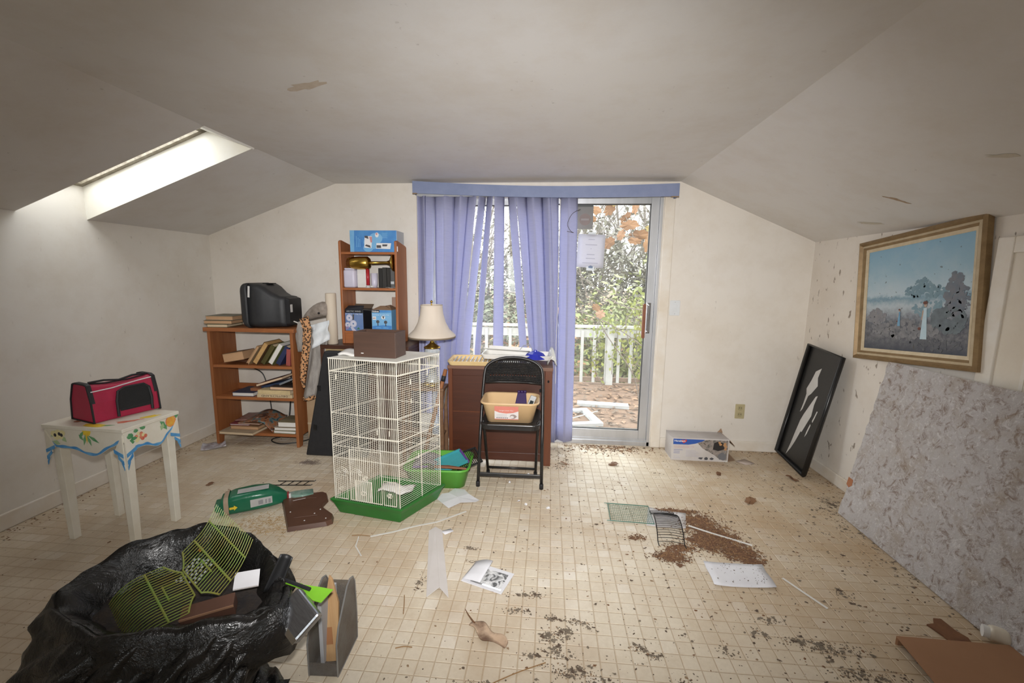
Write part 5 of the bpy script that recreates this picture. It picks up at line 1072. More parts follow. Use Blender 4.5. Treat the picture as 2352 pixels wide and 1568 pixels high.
for lab, pts in (('thin bare branch crossing low outside the glass door', [(-.6, 4.5, 1.25), (.2, 4.55, 1.05), (.7, 4.6, .85), (1.15, 4.7, .50), (1.3, 4.8, .05)]), ('bent bare twig outside the lower glass', [(.25, 4.6, 1.45), (.55, 4.6, 1.2), (.85, 4.65, 1.05), (1.2, 4.7, 1.02)]), ('long arching bare stem rising outside the glass door', [(1.05, 4.7, -.2), (.95, 4.7, .3), (.6, 4.65, .8), (.35, 4.6, 1.3), (.3, 4.6, 1.6)])):
    cable(lab, pts, .006, M_twig, 'branch')
ab = thing('autumn_branch', 'oak branch with large brown leaves hanging just outside the glass door', 'branch', (0, 4.6, 0))
MB().tube([(1.5, .1, 1.55), (1.1, 0, 1.66), (.85, 0, 1.78), (.6, 0, 1.80), (.45, 0, 1.76)], [.012, .010, .008, .006, .004], 6).obj('twig', M_twig, ab); MB().tube([(1.5, .1, 2.4), (.9, 0, 2.25), (.55, 0, 2.2)], [.01, .008, .005], 6).obj('twig', M_twig, ab); MB().tube([(.85, 0, 1.78), (.78, 0, 1.95), (.74, 0, 2.02)], [.006, .005, .004], 6).obj('twig', M_twig, ab)
M_oak = leafm('oak_brown', (.26, .125, .04), (.16, .065, .025)); M_oaky = leafm('oak_yellow', (.24, .21, .05), (.30, .17, .05))
def oak(nm, c, s, rot, mt, par):
    pts = []; k = 22
    for i in range(k):
        a = 2*PI*i/k; r = s*(.62+.30*abs(math.cos(a*3.5))+.08*math.sin(a*2+c[0]*9)); pts.append((r*math.cos(a)*1.25, r*math.sin(a)*.8))
    m = MB(); vs = [Vector((0, 0, .12*s))]+[Vector((x, y, .25*s*math.sin(x*7/s*.3+y*3/s*.4))) for x, y in pts]
    E_ = Matrix.Translation(c) @ rot; m.add([E_ @ v for v in vs], [(0, i+1, (i+1) % k+1) for i in range(k)]); return m.obj(nm, mt, par, solid=.0008)
from mathutils import Euler
R = random.Random(9)
for (x, z, s, mt) in ((.60, 1.72, .075, M_oak), (.52, 1.66, .06, M_oak), (.72, 1.80, .06, M_oak), (.80, 1.90, .085, M_oak), (.76, 1.98, .06, M_oak), (.90, 1.80, .09, M_oak), (1.0, 1.72, .085, M_oak), (1.06, 1.64, .06, M_oak), (.86, 1.74, .06, M_oak), (.55, 2.17, .07, M_oaky), (.66, 2.15, .075, M_oaky), (.60, 2.06, .07, M_oak), (.46, 2.05, .06, M_oak), (.42, 1.96, .05, M_oak), (.86, 2.08, .07, M_oak), (1.0, 2.15, .06, M_oaky), (.55, .98, .07, M_bl), (.5, 1.05, .05, M_bl), (1.02, 1.86, .05, M_oaky)):
    oak('leaf', (x, R.uniform(-.03, .03), z), s, Euler((PI/2+R.uniform(-.6, .6), R.uniform(-.7, .7), R.uniform(-.5, .5))).to_matrix().to_4x4() @ Rz(R.uniform(0, 6)), mt, ab)
# leaf litter on the deck
m = MB(); R = random.Random(21)
for _ in range(1500):
    x, y = R.uniform(-1.8, 2.2), R.uniform(3.62, 6.2); k = R.uniform(.02, .055); a = R.uniform(0, 6.3); z = ZK+.004+R.random()*.02
    m.add([(x+k*math.cos(a), y+k*math.sin(a), z), (x-k*.5*math.sin(a), y+k*.5*math.cos(a), z+R.uniform(0, .02)), (x-k*math.cos(a), y-k*math.sin(a), z), (x+k*.5*math.sin(a), y-k*.5*math.cos(a), z+R.uniform(0, .02))], [(0, 1, 2, 3)]); m.mi[-1] = R.randrange(3)
tag(m.obj('deck_leaf_litter', [leafm('litter', (.22, .12, .06), (.14, .08, .045)), leafm('litter2', (.16, .11, .075), (.10, .065, .04)), leafm('litter3', (.28, .16, .09), (.2, .12, .07))]), 'brown fallen leaves covering the deck', 'leaves', kind='stuff')

# ================================================================ RIGHT SIDE: painting, board, tray, trap box
# --- low panelled door in the right wall
d2 = struct(thing('door_2', None, None, (XR, 1.55, 0)))
for a, b in (((-.018, .455, 0), (0, .525, 1.55)), ((-.018, -.55, 0), (0, -.48, 1.55)), ((-.018, -.48, 1.48), (0, .455, 1.55))): B(a, b).obj('casing', M_trim, d2, bevel=.004)
dl = B((-.010, -.48, .01), (0, .455, 1.48)).obj('door_leaf', wall_mat('door_paint', (.78, .72, .63), .7, .8, 17), d2); B((-.012, .33, .1), (-.009, .345, 1.4)).box((-.012, -.37, .1), (-.009, -.355, 1.4)).box((-.012, -.37, 1.385), (-.009, .345, 1.4)).obj('panel_bead', M_trim, dl)
# --- crooked framed painting
PW, PH = .785, .712
pt = thing('framed_painting', 'crooked gilt-framed landscape painting with two figures by blue water', 'painting', (XR-.028, 2.471, 1.275))
pt.matrix_world = Tr(XR-.022, 2.475, 1.272) @ Matrix.Rotation(-.098, 4, 'X') @ Matrix(((0, 0, -1, 0), (-1, 0, 0, 0), (0, 1, 0, 0), (0, 0, 0, 1)))
# local: x to the viewer's right, y up, z out of the wall
M_gilt = mat('tarnished_gilt', (.30, .20, .095), .45, .35, (.22, .14, .065), 25, bmp=.2); M_giltl = mat('pale_gilt', (.62, .52, .36), .5, .1, (.52, .42, .27), 25)
def frame_ring(w0, h0, z0, w1, h1, z1, nm, mt, par=None):
    a = [(-w0/2, -h0/2, z0), (w0/2, -h0/2, z0), (w0/2, h0/2, z0), (-w0/2, h0/2, z0)]; b = [(-w1/2, -h1/2, z1), (w1/2, -h1/2, z1), (w1/2, h1/2, z1), (-w1/2, h1/2, z1)]
    return MB().add(a+b, [(i, (i+1) % 4, 4+(i+1) % 4, 4+i) for i in range(4)]).obj(nm, mt, par or pt)
t_ = .022
for i, (nm, mt, w) in enumerate((('frame_side', M_gilt, None),)):
    frame_ring(PW, PH, -.014, PW, PH, .012, nm, mt)
frame_ring(PW, PH, .012, PW-.03, PH-.03, .020, 'frame_outer', M_gilt); frame_ring(PW-.03, PH-.03, .020, PW-.05, PH-.05, .006, 'frame_cove', M_gilt); frame_ring(PW-.05, PH-.05, .006, PW-.075, PH-.075, .012, 'frame_bead', M_giltl); frame_ring(PW-.075, PH-.075, .012, PW-.10, PH-.10, .002, 'frame_cove', M_gilt); frame_ring(PW-.10, PH-.10, .002, PW-.135, PH-.135, -.004, 'liner', M_giltl)
MB().quad((-PW/2, -PH/2, -.014), (-PW/2, PH/2, -.014), (PW/2, PH/2, -.014), (PW/2, -PH/2, -.014)).obj('backing', M_ply, pt)
def painting_mat():
    m, nt, b = nt_new('painted_canvas'); b.inputs['Roughness'].default_value = .55; b.inputs['Specular IOR Level'].default_value = .3
    v = coords(nt, 'Object'); s = N(nt, 'ShaderNodeSeparateXYZ'); nt.links.new(v, s.inputs[0])
    # height with brushy disturbance
    nz = N(nt, 'ShaderNodeMath', operation='MULTIPLY_ADD', i_1=.10, i_2=-.05); nt.links.new(noise_tex(nt, v, 16, 6, .7), nz.inputs[0])
    h = N(nt, 'ShaderNodeMath', operation='ADD'); nt.links.new(s.outputs[1], h.inputs[0]); nt.links.new(nz.outputs[0], h.inputs[1])
    mr = N(nt, 'ShaderNodeMapRange', i_1=-.29, i_2=.29); nt.links.new(h.outputs[0], mr.inputs[0])
    c = ramp(nt, mr.outputs[0], [(0, (.055, .065, .085)), (.13, (.20, .20, .21)), (.26, (.15, .16, .18)), (.36, (.36, .40, .44)), (.43, (.45, .52, .56)), (.50, (.20, .32, .40)), (.55, (.46, .56, .62)), (.75, (.30, .46, .56)), (1, (.24, .42, .56))])
    cl = ramp(nt, noise_tex(nt, v, 5, 5, .6), [(.45, 0), (.75, .35)]); up = ramp(nt, mr.outputs[0], [(.5, 0), (.6, 1)])
    k = N(nt, 'ShaderNodeMath', operation='MULTIPLY'); nt.links.new(cl, k.inputs[0]); nt.links.new(up, k.inputs[1]); c = mixc(nt, k.outputs[0], c, (.52, .60, .64))
    gr = ramp(nt, noise_tex(nt, v, 40, 5, .75), [(.42, 0), (.62, .8)]); lo = ramp(nt, mr.outputs[0], [(.25, 1), (.42, 0)])
    k2 = N(nt, 'ShaderNodeMath', operation='MULTIPLY'); nt.links.new(gr, k2.inputs[0]); nt.links.new(lo, k2.inputs[1]); c = mixc(nt, k2.outputs[0], c, (.075, .078, .10))
    sp = ramp(nt, noise_tex(nt, v, 45, 1, .4), [(.73, 0), (.77, .7)]); c = mixc(nt, sp, c, (.09, .08, .07))
    nt.links.new(c, b.inputs['Base Color']); bump(nt, b, noise_tex(nt, v, 120, 3), .2, .002); return m
cw, chh = PW-.135, PH-.135
cv = B((-cw/2, -chh/2, -.008), (cw/2, chh/2, -.005)).obj('canvas', painting_mat(), pt)
def ppatch(nm, pts, c, z=.0): patch(nm, pts, mat('oil_'+nm+str(round(c[0]*100)), c, .6, 0, tuple(q*.7 for q in c), 30), cv, Tr(0, 0, -.005+z), .0004)
R = random.Random(4)
def clump(cx, cy, rx, ry, n, col, z, nm):
    for i in range(n*5): a = R.uniform(0, 6.3); q = R.random()**.5; r = R.uniform(.16, .34); x, y = cx+rx*q*math.cos(a), cy+ry*q*math.sin(a); w = min(rx, ry)*r; x = min(max(x, -cw/2+w*1.35), cw/2-w*1.35); y = min(max(y, -chh/2+w*1.2), chh/2-w*1.2); patch(nm, ell(x, y, w, w*R.uniform(.7, 1.1), 9, .3), col, cv, Tr(0, 0, -.005+z), .0003)
po = lambda n, c, d: mat('oil_'+n, c, .6, 0, d, 30)
clump(.08, .03, .13, .035, 22, po('far_trees', (.15, .25, .31), (.20, .31, .36)), .0002, 'painted_tree'); clump(.06, .06, .05, .035, 10, po('far_trees', (.15, .25, .31), (.20, .31, .36)), .0005, 'painted_tree'); clump(.10, -.06, .09, .04, 12, po('reflection', (.17, .28, .34), (.22, .33, .38)), .0002, 'painted_reflection')
clump(.245, .0, .05, .11, 26, po('near_tree', (.13, .16, .20), (.19, .19, .21)), .0008, 'painted_tree'); clump(.22, -.12, .09, .06, 24, po('near_bush', (.15, .19, .21), (.10, .12, .14)), .0008, 'painted_bush'); clump(.30, -.02, .02, .06, 8, po('near_tree', (.13, .16, .20), (.19, .19, .21)), .0012, 'painted_tree')
clump(-.24, -.10, .07, .04, 20, po('reed', (.20, .20, .22), (.26, .26, .27)), .0006, 'painted_reed'); clump(-.05, -.17, .22, .05, 26, po('reed2', (.24, .24, .25), (.15, .155, .17)), .0006, 'painted_reed'); clump(.15, -.245, .16, .03, 16, po('shade', (.08, .085, .10), (.12, .125, .14)), .0009, 'painted_ground'); clump(-.20, .0, .12, .012, 12, po('far_shore', (.20, .32, .40), (.24, .36, .44)), .0003, 'painted_shore')
sk1, dr1, hr1 = po('skin', (.50, .36, .28), (.42, .30, .22)), po('dress', (.42, .58, .66), (.52, .64, .70)), po('hair', (.16, .05, .03), (.12, .04, .025))
for (cx, cy, k, dc) in ((.085, -.12, 1, dr1), (-.075, -.105, .48, po('dress2', (.12, .30, .48), (.2, .38, .54)))):
    q = lambda pts: [(cx+x*k, cy+y*k) for x, y in pts]; T_ = Tr(0, 0, -.0032)
    patch('painted_dress', q([(-.018, -.10), (.022, -.10), (.016, .0), (.013, .062), (-.006, .062), (-.010, .0)]), dc, cv, T_, .0003); patch('painted_arm', q([(-.012, .05), (-.004, .05), (-.010, .0), (-.016, .0)]), sk1, cv, Tr(0, 0, -.0028), .0003)
    patch('painted_head', q(ell(.004, .078, .009, .012, 10)), sk1, cv, Tr(0, 0, -.0028), .0003); patch('painted_hat', q(ell(.003, .089, .014, .009, 10)), hr1, cv, Tr(0, 0, -.0024), .0003); patch('painted_basket', q(ell(-.024, -.045, .010, .008, 10)), hr1, cv, Tr(0, 0, -.0024), .0003)

# --- large mottled grey board leaning on the right wall
def board_mat():
    m, nt, b = nt_new('mottled_board'); b.inputs['Roughness'].default_value = .9; v = coords(nt, 'Object')
    c = ramp(nt, noise_tex(nt, v, 2.2, 6, .65), [(.3, (.50, .465, .445)), (.5, (.56, .53, .525)), (.75, (.40, .36, .33))])
    st = ramp(nt, noise_tex(nt, v, 22, 5, .75, .8), [(.50, 0), (.64, .85)]); c = mixc(nt, st, c, (.24, .165, .125))
    st2 = ramp(nt, noise_tex(nt, v, 9, 4, .7, .4), [(.50, 0), (.70, .6)]); c = mixc(nt, st2, c, (.36, .28, .20))
    wh = ramp(nt, noise_tex(nt, v, 34, 4, .7, 1.5), [(.55, 0), (.64, .55)]); c = mixc(nt, wh, c, (.76, .74, .73))
    nt.links.new(c, b.inputs['Base Color']); bump(nt, b, noise_tex(nt, v, 60, 5, .75), .9, .012); return m
gb = thing('insulation_board', 'large mottled grey-white board leaning on the right wall', 'board', (1.742, 2.49, .002))
ang = math.atan2(1.925-1.742, .905)
gb.matrix_world = Tr(1.742, 2.49, .002) @ Rz(-.012) @ Matrix.Rotation(ang, 4, 'Y')
# local: -y runs towards the viewer, z up the slope; left edge ragged
R = random.Random(12); edge = [(0, 0)]
k = 26; Lb = .925
for i in range(k+1):
    t = i/k; edge.append((.01+.035*t+R.uniform(-.006, .006), Lb*t))
poly = [(-1.45, 0)]+edge[:]+[(-1.45, Lb+.02)]
m = MB(); m.prism(poly, -.014, 0, 0); m.obj('panel', board_mat(), gb)
MB().prism([(.0, .17), (.022, .18), (.024, .225), (-.012, .222), (-.018, .19)], -.016, -.0138, 0).obj('rust_patch', mat('rust_chip', (.36, .14, .06), .8), gb)

# --- black sheet tray with torn film
bt = thing('black_tray', 'tall black tray with torn peeling film leaning on the right wall', 'tray', (1.806, 2.932, 0))
a_t = math.atan2(.115, .87)
bt.matrix_world = Tr(1.800, 2.935, .004) @ Matrix.Rotation(a_t, 4, 'Y') @ Matrix.Rotation(.085, 4, 'X')
# local: y away from viewer 0..0.41, z up 0..0.885, -x faces room
M_blkp = mat('black_tray_plastic', (.010, .010, .011), .32, 0, (.014, .014, .013), 9); M_film = mat('torn_film_grey', (.60, .585, .56), .5, 0, (.50, .49, .47), 6)
w_, h_ = .405, .885
B((-.008, .02, .02), (-.002, w_-.02, h_-.02)).obj('floor_sheet', M_blkp, bt)
def rim(p0, p1): return MB().tube([p0, p1], .015, 8)
ri = MB(); c4 = [(-.018, .017, .017), (-.018, w_-.017, .017), (-.018, w_-.017, h_-.017), (-.018, .017, h_-.017)]
ri.tube(c4+[c4[0]], .016, 8); ri.obj('rolled_rim', M_blkp, bt, True)
ri = MB(); o_ = .03
for (a, b) in (((-.008, .03), (-.03, .012)),): pass
def tb_pt(u, v): return (w_*(1-u), h_*v)     # u: 0 far .. 1 near
def tpatch(pts): MB().prism([tb_pt(u, v) for u, v in pts], -.0095, -.0081, 0).obj('torn_film', M_film, bt)
tpatch([(.34, .60), (.30, .64), (.36, .72), (.40, .80), (.52, .84), (.50, .76), (.56, .70), (.46, .62), (.40, .59), (.36, .47), (.32, .44), (.34, .52)])
tpatch([(.30, .05), (.34, .16), (.37, .28), (.40, .38), (.44, .44), (.52, .53), (.60, .62), (.64, .63), (.62, .55), (.64, .46), (.57, .36), (.53, .30), (.50, .30), (.44, .20), (.38, .12)])
tpatch([(.74, .52), (.76, .52), (.74, .46), (.72, .42), (.70, .43), (.72, .47)]); tpatch([(.68, .40), (.70, .39), (.67, .31), (.64, .28), (.65, .33)])

# --- animal trap carton
tbx = thing('trap_box', 'white cardboard carton printed Havahart with a blue banner by the wall', 'box', (.953, 3.168, .0), .006)
bw_, bh_, bd_ = .415, .176, .175
M_cart = mat('carton_white', (.62, .59, .57), .6, 0, (.52, .48, .45), 6); M_carts = mat('carton_greyside', (.46, .43, .42), .65, 0, (.38, .34, .32), 6)
B((0, 0, 0), (bw_, .004, bh_)).box((0, bd_-.004, 0), (bw_, bd_, bh_-.003)).box((0, .004, 0), (bw_, bd_-.004, .004)).obj('carton', M_cart, tbx)
B((0, .004, .004), (.003, bd_-.004, bh_-.002)).obj('end_wall', M_carts, tbx); MB().add([(0, .002, bh_), (bw_, .002, bh_), (bw_, bd_, bh_-.008), (0, bd_, bh_-.008)], [(0, 1, 2, 3)]).obj('top_panel', M_carts, tbx, solid=.003)
for p in ([(bw_, .004, bh_-.002), (bw_, bd_-.004, bh_-.004), (bw_+.06, bd_-.02, bh_-.07), (bw_+.055, .03, bh_-.06)], [(bw_, .004, .003), (bw_, bd_-.004, .003), (bw_+.07, bd_-.03, .004), (bw_+.065, .03, .004)], [(bw_-.03, bd_-.02, bh_), (bw_+.01, bd_-.02, bh_), (bw_, bd_-.01, bh_+.03)], [(bw_, bd_-.004, .02), (bw_, bd_-.004, bh_-.02), (bw_+.03, bd_+.0, bh_-.04), (bw_+.03, bd_, .03)]): MB().add(p, [tuple(range(len(p)))]).obj('flap', mat('kraft_open', (.33, .21, .13), .8), tbx, solid=.003)
Fh = lambda z: fr((0, -.0004-z, 0), (1, 0, 0), (0, 0, 1))
M_bb = plain('print_royal_blue', (.03, .10, .40), .45); M_rp = plain('print_red', (.55, .06, .07), .45); M_pk = plain('print_pale_red', (.62, .40, .42), .5); M_gy = plain('print_soft_grey', (.48, .47, .55), .5)
patch('banner', [(.008, .125), (.008, .168), (.24, .168), (.215, .150), (.17, .135), (.12, .125)], M_bb, tbx, Fh(0))
patch('heart', [(.083, .135), (.068, .150), (.070, .160), (.078, .163), (.085, .157), (.093, .164), (.104, .163), (.108, .155), (.100, .145)], M_rp, tbx, Fh(.0007))
text('lettering', 'Havahart', .018, M_wprint, tbx, fr((.016, -.0022, .147), (1, 0, 0), (0, 0, 1)), w=.08, bold=.0005); text('lettering', 'Live Animal Cage Trap', .014, M_pk, tbx, fr((.015, -.0006, .107), (1, 0, 0), (0, 0, 1)), w=.15)
patch('text_line', [(.015, .100), (.13, .100), (.13, .102), (.015, .102)], M_pk, tbx, Fh(0))
for i, w in enumerate((.065, .045, .045)): patch('text_line', [(.015, .080-.013*i), (.015+w, .080-.013*i), (.015+w, .086-.013*i), (.015, .086-.013*i)], plain('print_slate', (.36, .37, .50), .5), tbx, Fh(0))
for i in range(6): patch('text_line', [(.105, .078-.009*i), (.18+.012*(i % 3), .078-.009*i), (.18+.012*(i % 3), .080-.009*i), (.105, .080-.009*i)], M_gy, tbx, Fh(0))
patch('text_line', [(.015, .03), (.06, .03), (.06, .032), (.015, .032)], M_gy, tbx, Fh(0)); patch('text_line', [(.015, .016), (.065, .016), (.065, .019), (.015, .019)], M_gy, tbx, Fh(0))
M_ph = magmat('photo_leaves', [(.05, .05, .045), (.22, .20, .18), (.34, .29, .26), (.12, .10, .08)], 40)
patch('photo', [(.185, .142), (.215, .152), (.245, .168), (.407, .168), (.407, .014), (.375, .012), (.345, .026), (.315, .05), (.27, .075), (.225, .10)], M_ph, tbx, Fh(0))
patch('trap_picture', [(.30, .095), (.305, .145), (.33, .158), (.37, .15), (.385, .10), (.34, .085)], plain('photo_dark', (.025, .022, .022)), tbx, Fh(.0007)); patch('animal_picture', ell(.372, .042, .03, .028, 14, .15), plain('photo_grey', (.17, .17, .18)), tbx, Fh(.0007))
for x, z in ((.345, .15), (.352, .135), (.385, .142), (.393, .12), (.382, .13), (.39, .10)): patch('flower_picture', ell(x, z, .010, .009, 9, .2), plain('photo_orange', (.50, .27, .12)), tbx, Fh(.0014))
for x, w in ((.215, .018), (.255, .013), (.295, .016)): patch('silhouette', ell(x, .022, w, .008 if w > .014 else .012, 12, .3), M_dprint, tbx, Fh(.0))

# ================================================================ FLOOR THINGS
# --- green bag of pet bedding
M_bagG = mat('green_bag_film', (.012, .13, .065), .28, 0, (.018, .16, .085), 9, bmp=.3, bscale=40); M_bagW = mat('bag_label_grey', (.50, .50, .49), .35, 0, (.42, .42, .41), 14); M_kr = mat('bag_tan_band', (.42, .31, .22), .5)
gbg = thing('bedding_bag', 'green plastic pet-bedding bag with yellow arrow lying on the floor', 'bag', (-1.695, 2.205, 0), .56); gbg.scale = (.78, .98, .82)
secs = []
for x, w, h in ((-.215, .10, .085), (-.20, .125, .115), (-.12, .14, .135), (0, .145, .14), (.10, .135, .13), (.16, .10, .10), (.20, .055, .07), (.225, .032, .05)):
    secs.append([(x, y, z) for y, z in rrect(w, h, min(w, h)*.25, 4, 0, h/2+.002)])
loft(secs).obj('sack', M_bagG, gbg, True, fixn=True)
loft([[(x, y, z) for y, z in rrect(w, h, min(w, h)*.3, 4, 0, h/2+.002)] for x, w, h in ((.225, .034, .05), (.27, .075, .042), (.33, .085, .035), (.40, .075, .03))]).obj('gathered_neck', mat('clear_green_film', (.16, .30, .24), .15, 0, (.34, .40, .36), 14, bmp=.5, bscale=30), gbg, True, fixn=True)
loft([[(x, y*1.03, (z-.002)*1.02+.002) for y, z in rrect(w, h, min(w, h)*.25, 4, 0, h/2+.002)] for x, w, h in ((-.185, .133, .124), (-.155, .139, .131))], False).obj('band', M_kr, gbg, True)
B((-.245, -.045, .03), (-.20, .045, .085)).obj('folded_end', M_bagG, gbg, bevel=.01)
def bagtop(x, y): return (x, y, .1435-.03*max(0, abs(y)-.03)-.0*x)
MB().add([bagtop(-.10, -.045), bagtop(.10, -.045), bagtop(.10, .01), bagtop(-.10, .01)], [(0, 1, 2, 3)]).obj('label_panel', M_bagW, gbg, solid=.0012)
MB().add([(-.02, -.0745, .040), (.12, -.0715, .045), (.12, -.0705, .095), (-.02, -.0735, .095)], [(0, 1, 2, 3)]).obj('label_panel', M_bagW, gbg, solid=.0014)
Fb2 = fr((-.15, -.0745, .035), (1, .012, 0), (0, 0, 1))
patch('yellow_arrow', [(0, .018), (.028, .018), (.028, .008), (.05, .026), (.028, .044), (.028, .034), (0, .034)], plain('arrow_yellow', (.80, .58, .04), .4), gbg, Fb2)
for x0_, x1_ in ((.03, .06), (.075, .085), (.095, .11)): MB().add([(x0_, -.0737, .05), (x1_, -.0733, .052), (x1_, -.0729, .082), (x0_, -.0733, .08)], [(0, 1, 2, 3)]).obj('label_block', plain('label_midgrey', (.28, .28, .29), .4), gbg, solid=.001)
MB().tube([(.222, -.018, .02), (.222, -.02, .05), (.222, .0, .056), (.222, .02, .05), (.222, .018, .02)], .008, 6).obj('twist_tie', plain('tie_red', (.30, .04, .04), .5), gbg); B((.228, -.026, .02), (.242, -.018, .058)).obj('tag', M_stick, gbg)
# --- brown broken plastic tray piece
M_brp = mat('brown_plastic', (.085, .038, .022), .38, 0, (.11, .05, .03), 7)
bp = thing('brown_tray_piece', 'broken brown plastic tray piece with bitten edge beside the green bag', 'tray piece', (-1.355, 2.185, .0), 0)
ol = [(-1, -1), (.55, -1), (.80, -.92), (.92, -.6), (.62, -.1), (.66, .15), (.95, .45), (1, .85), (.85, 1), (-.92, 1), (-1, .9)]
def bq(a, b): return (.1085*a-.1105*b, .0465*a+.1475*b)
ol = [bq(a, b) for a, b in ol]
MB().prism(ol, .016, .022).obj('plate', M_brp, bp, bevel=.003); m = MB(); n6 = len(ol)
m.add([(x, y, .022) for x, y in ol]+[(x*1.06, y*1.05, 0) for x, y in ol], [(i, i+n6, (i+1) % n6+n6, (i+1) % n6) for i in range(n6)]).obj('skirt', M_brp, bp, solid=.004)
MB().tube([bq(-.6, .62)+(.023,), bq(0, .68)+(.024,), bq(.5, .62)+(.023,)], .003, 6).obj('moulded_ridge', M_brp, bp); MB().tube([bq(-.7, -.5)+(.023,), bq(.3, -.55)+(.024,)], .0025, 6).obj('moulded_ridge', M_brp, bp)
for x, y in (bq(.2, -.4), bq(.5, -.2), bq(-.3, -.75), bq(.6, -.8), bq(-.8, -.1)): MB().lathe([(0, .003), (.004, .0015), (.004, 0)], 6, (x, y, .022)).obj('white_crumb', M_stick, bp)
# --- black wire ladder
M_bw = mat('black_wire', (.012, .012, .013), .4, .3)
ld = thing('wire_ladder', 'small black wire ladder lying behind the green bag', 'ladder', (-1.628, 2.495, .004), .11)
for y in (-.028, .028): MB().tube([(-.122, y-.004, .004), (-.115, y, .0), (.115, y, .0), (.122, y+.006, .003)], .0028, 6).obj('rail', M_bw, ld)
for x in (-.075, -.025, .025, .075): MB().tube([(x-.008, -.028, .001), (x+.008, .028, .001)], .0024, 6).obj('rung', M_bw, ld)
# --- paper and scraps
M_pap = mat('white_paper', (.74, .74, .77), .75, 0, (.68, .67, .70), 6); M_papd = mat('dirty_paper', (.62, .60, .60), .8, 0, (.45, .41, .38), 9)
def flat_sheet(name, label, cat, pts, mt, z=.002, curl=.006, nn=8, th=.0006):
    a, b, c, d = [Vector((p[0], p[1], 0)) for p in pts]; o = (a+b+c+d)/4; ph = a.x*7
    mb = MB().grid(nn, nn, lambda u, v: (lambda q: (q.x-o.x, q.y-o.y, z+curl*(abs(u-.5)*2)**3*abs(math.sin(v*3+ph))+curl*.3*(1+math.sin(u*5+v*4+ph))*.5))(a.lerp(b, u).lerp(d.lerp(c, u), v)))
    ob = mb.obj(name, mt, None, True, solid=th); ob.location = (o.x, o.y, 0); return tag(ob, label, cat)
torn = [(-.655, 2.40), (-.64, 2.46), (-.60, 2.47), (-.575, 2.545), (-.51, 2.53), (-.47, 2.47), (-.395, 2.415), (-.41, 2.385), (-.50, 2.36), (-.56, 2.305), (-.61, 2.35)]
cx_, cy_ = -.53, 2.42; m = MB(); m.add([(0, 0, .012)]+[(x-cx_, y-cy_, .002+.004*(i % 3)) for i, (x, y) in enumerate(torn)], [(0, i+1, (i+1) % len(torn)+1) for i in range(len(torn))])
tag(m.obj('torn_paper', M_pap, None, solid=.0006, loc=(cx_, cy_, 0)), 'torn white paper on the floor in front of the green litter box', 'paper')
flat_sheet('paper_sheet', 'white paper sheet strewn with crumbs on the right side of the floor', 'paper', [(.775, 1.96), (1.049, 1.963), (1.037, 1.805), (.766, 1.796)], M_pap, .002, .008)
flat_sheet('paper_sheet', 'soiled white paper under the black wire rack', 'paper', [(.621, 2.445), (.826, 2.396), (.778, 2.237), (.569, 2.244)], M_papd, .0015, .003)
flat_sheet('crumpled_flyer', 'crumpled printed flyer on the floor by the left wall', 'flyer', [(-2.70, 3.02), (-2.60, 3.10), (-2.50, 2.99), (-2.64, 2.90)], magmat('flyer', [(.62, .60, .62), (.5, .48, .52), (.25, .2, .2), (.66, .64, .66)], 14), .004, .03)
flat_sheet('card_scrap', 'small white card scrap touching the folded white strip', 'card', [(-.549, 2.075), (-.501, 2.104), (-.479, 2.082), (-.518, 2.046)], M_pap, .001, .001, 3)
flat_sheet('card_scrap', 'pale card scrap on the floor right of the trap carton', 'card', [(1.43, 3.19), (1.52, 3.24), (1.56, 3.16), (1.48, 3.13)], mat('pinkish_card', (.60, .50, .44), .8), .001, .003, 3)
vs_ = thing('folded_strip', 'long folded white cardboard strip lying lengthwise on the floor', 'strip', (0, 0, 0))
for nm, a, b in (('strip_half', (-.489, 1.600), (-.612, 2.072)), ('strip_half', (-.395, 1.608), (-.543, 2.082))):
    cc0, cc1 = (-.443, 1.640), (-.579, 2.085)
    MB().add([(a[0], a[1], .001), (cc0[0], cc0[1], .020), (cc1[0], cc1[1], .018), (b[0], b[1], .001)], [(0, 1, 2, 3)]).obj(nm, mat('strip_white', (.66, .62, .60), .7, 0, (.60, .56, .53), 6), vs_, solid=.002)
pb = thing('photo_booklet', 'black-and-white photo booklet with curled cover on the floor', 'booklet', (-.245, 1.745, .001), -.33)
B((-.10, -.07, 0), (.10, .07, .004)).obj('pages', M_pap, pb, bevel=.001); patch('photo', [(-.06, -.05), (.085, -.05), (.08, .05), (-.06, .045)], magmat('bw_photo', [(.02, .02, .02), (.12, .12, .12), (.55, .55, .55), (.8, .8, .8), (.1, .1, .1)], 24), pb, Tr(0, 0, .0042)); patch('photo_gloss', [(-.06, -.058), (.09, -.058), (.09, -.048), (-.06, -.048)], plain('silver_ink', (.72, .72, .72), .15, .8), pb, Tr(0, 0, .0045))
MB().grid(8, 4, lambda u, v: (-.10+.09*u-.0*v, -.06+.13*v, .006+.03*math.sin(u*PI*.55)*(.3+.7*v))).obj('curled_cover', M_pap, pb, True, solid=.0008)
def strip(lab, pts, w, mt): 
    m = MB(); P = [Vector(p) for p in pts]
    for i in range(len(P)-1):
        d = (P[i+1]-P[i]).normalized(); nn_ = Vector((-d.y, d.x, 0))*w/2; m.add([P[i]-nn_, P[i+1]-nn_, P[i+1]+nn_, P[i]+nn_], [(0, 1, 2, 3)])
    return tag(m.obj('plastic_strip', mt, None, solid=.002), lab, 'strip')
M_strip = mat('clear_white_strip', (.74, .72, .68), .35)
strip('thin white plastic strip in front of the bird cage', [(-.90, 1.985, .004), (-.80, 2.035, .004), (-.70, 2.10, .004), (-.59, 2.155, .003), (-.45, 2.28, .003)], .011, M_strip)
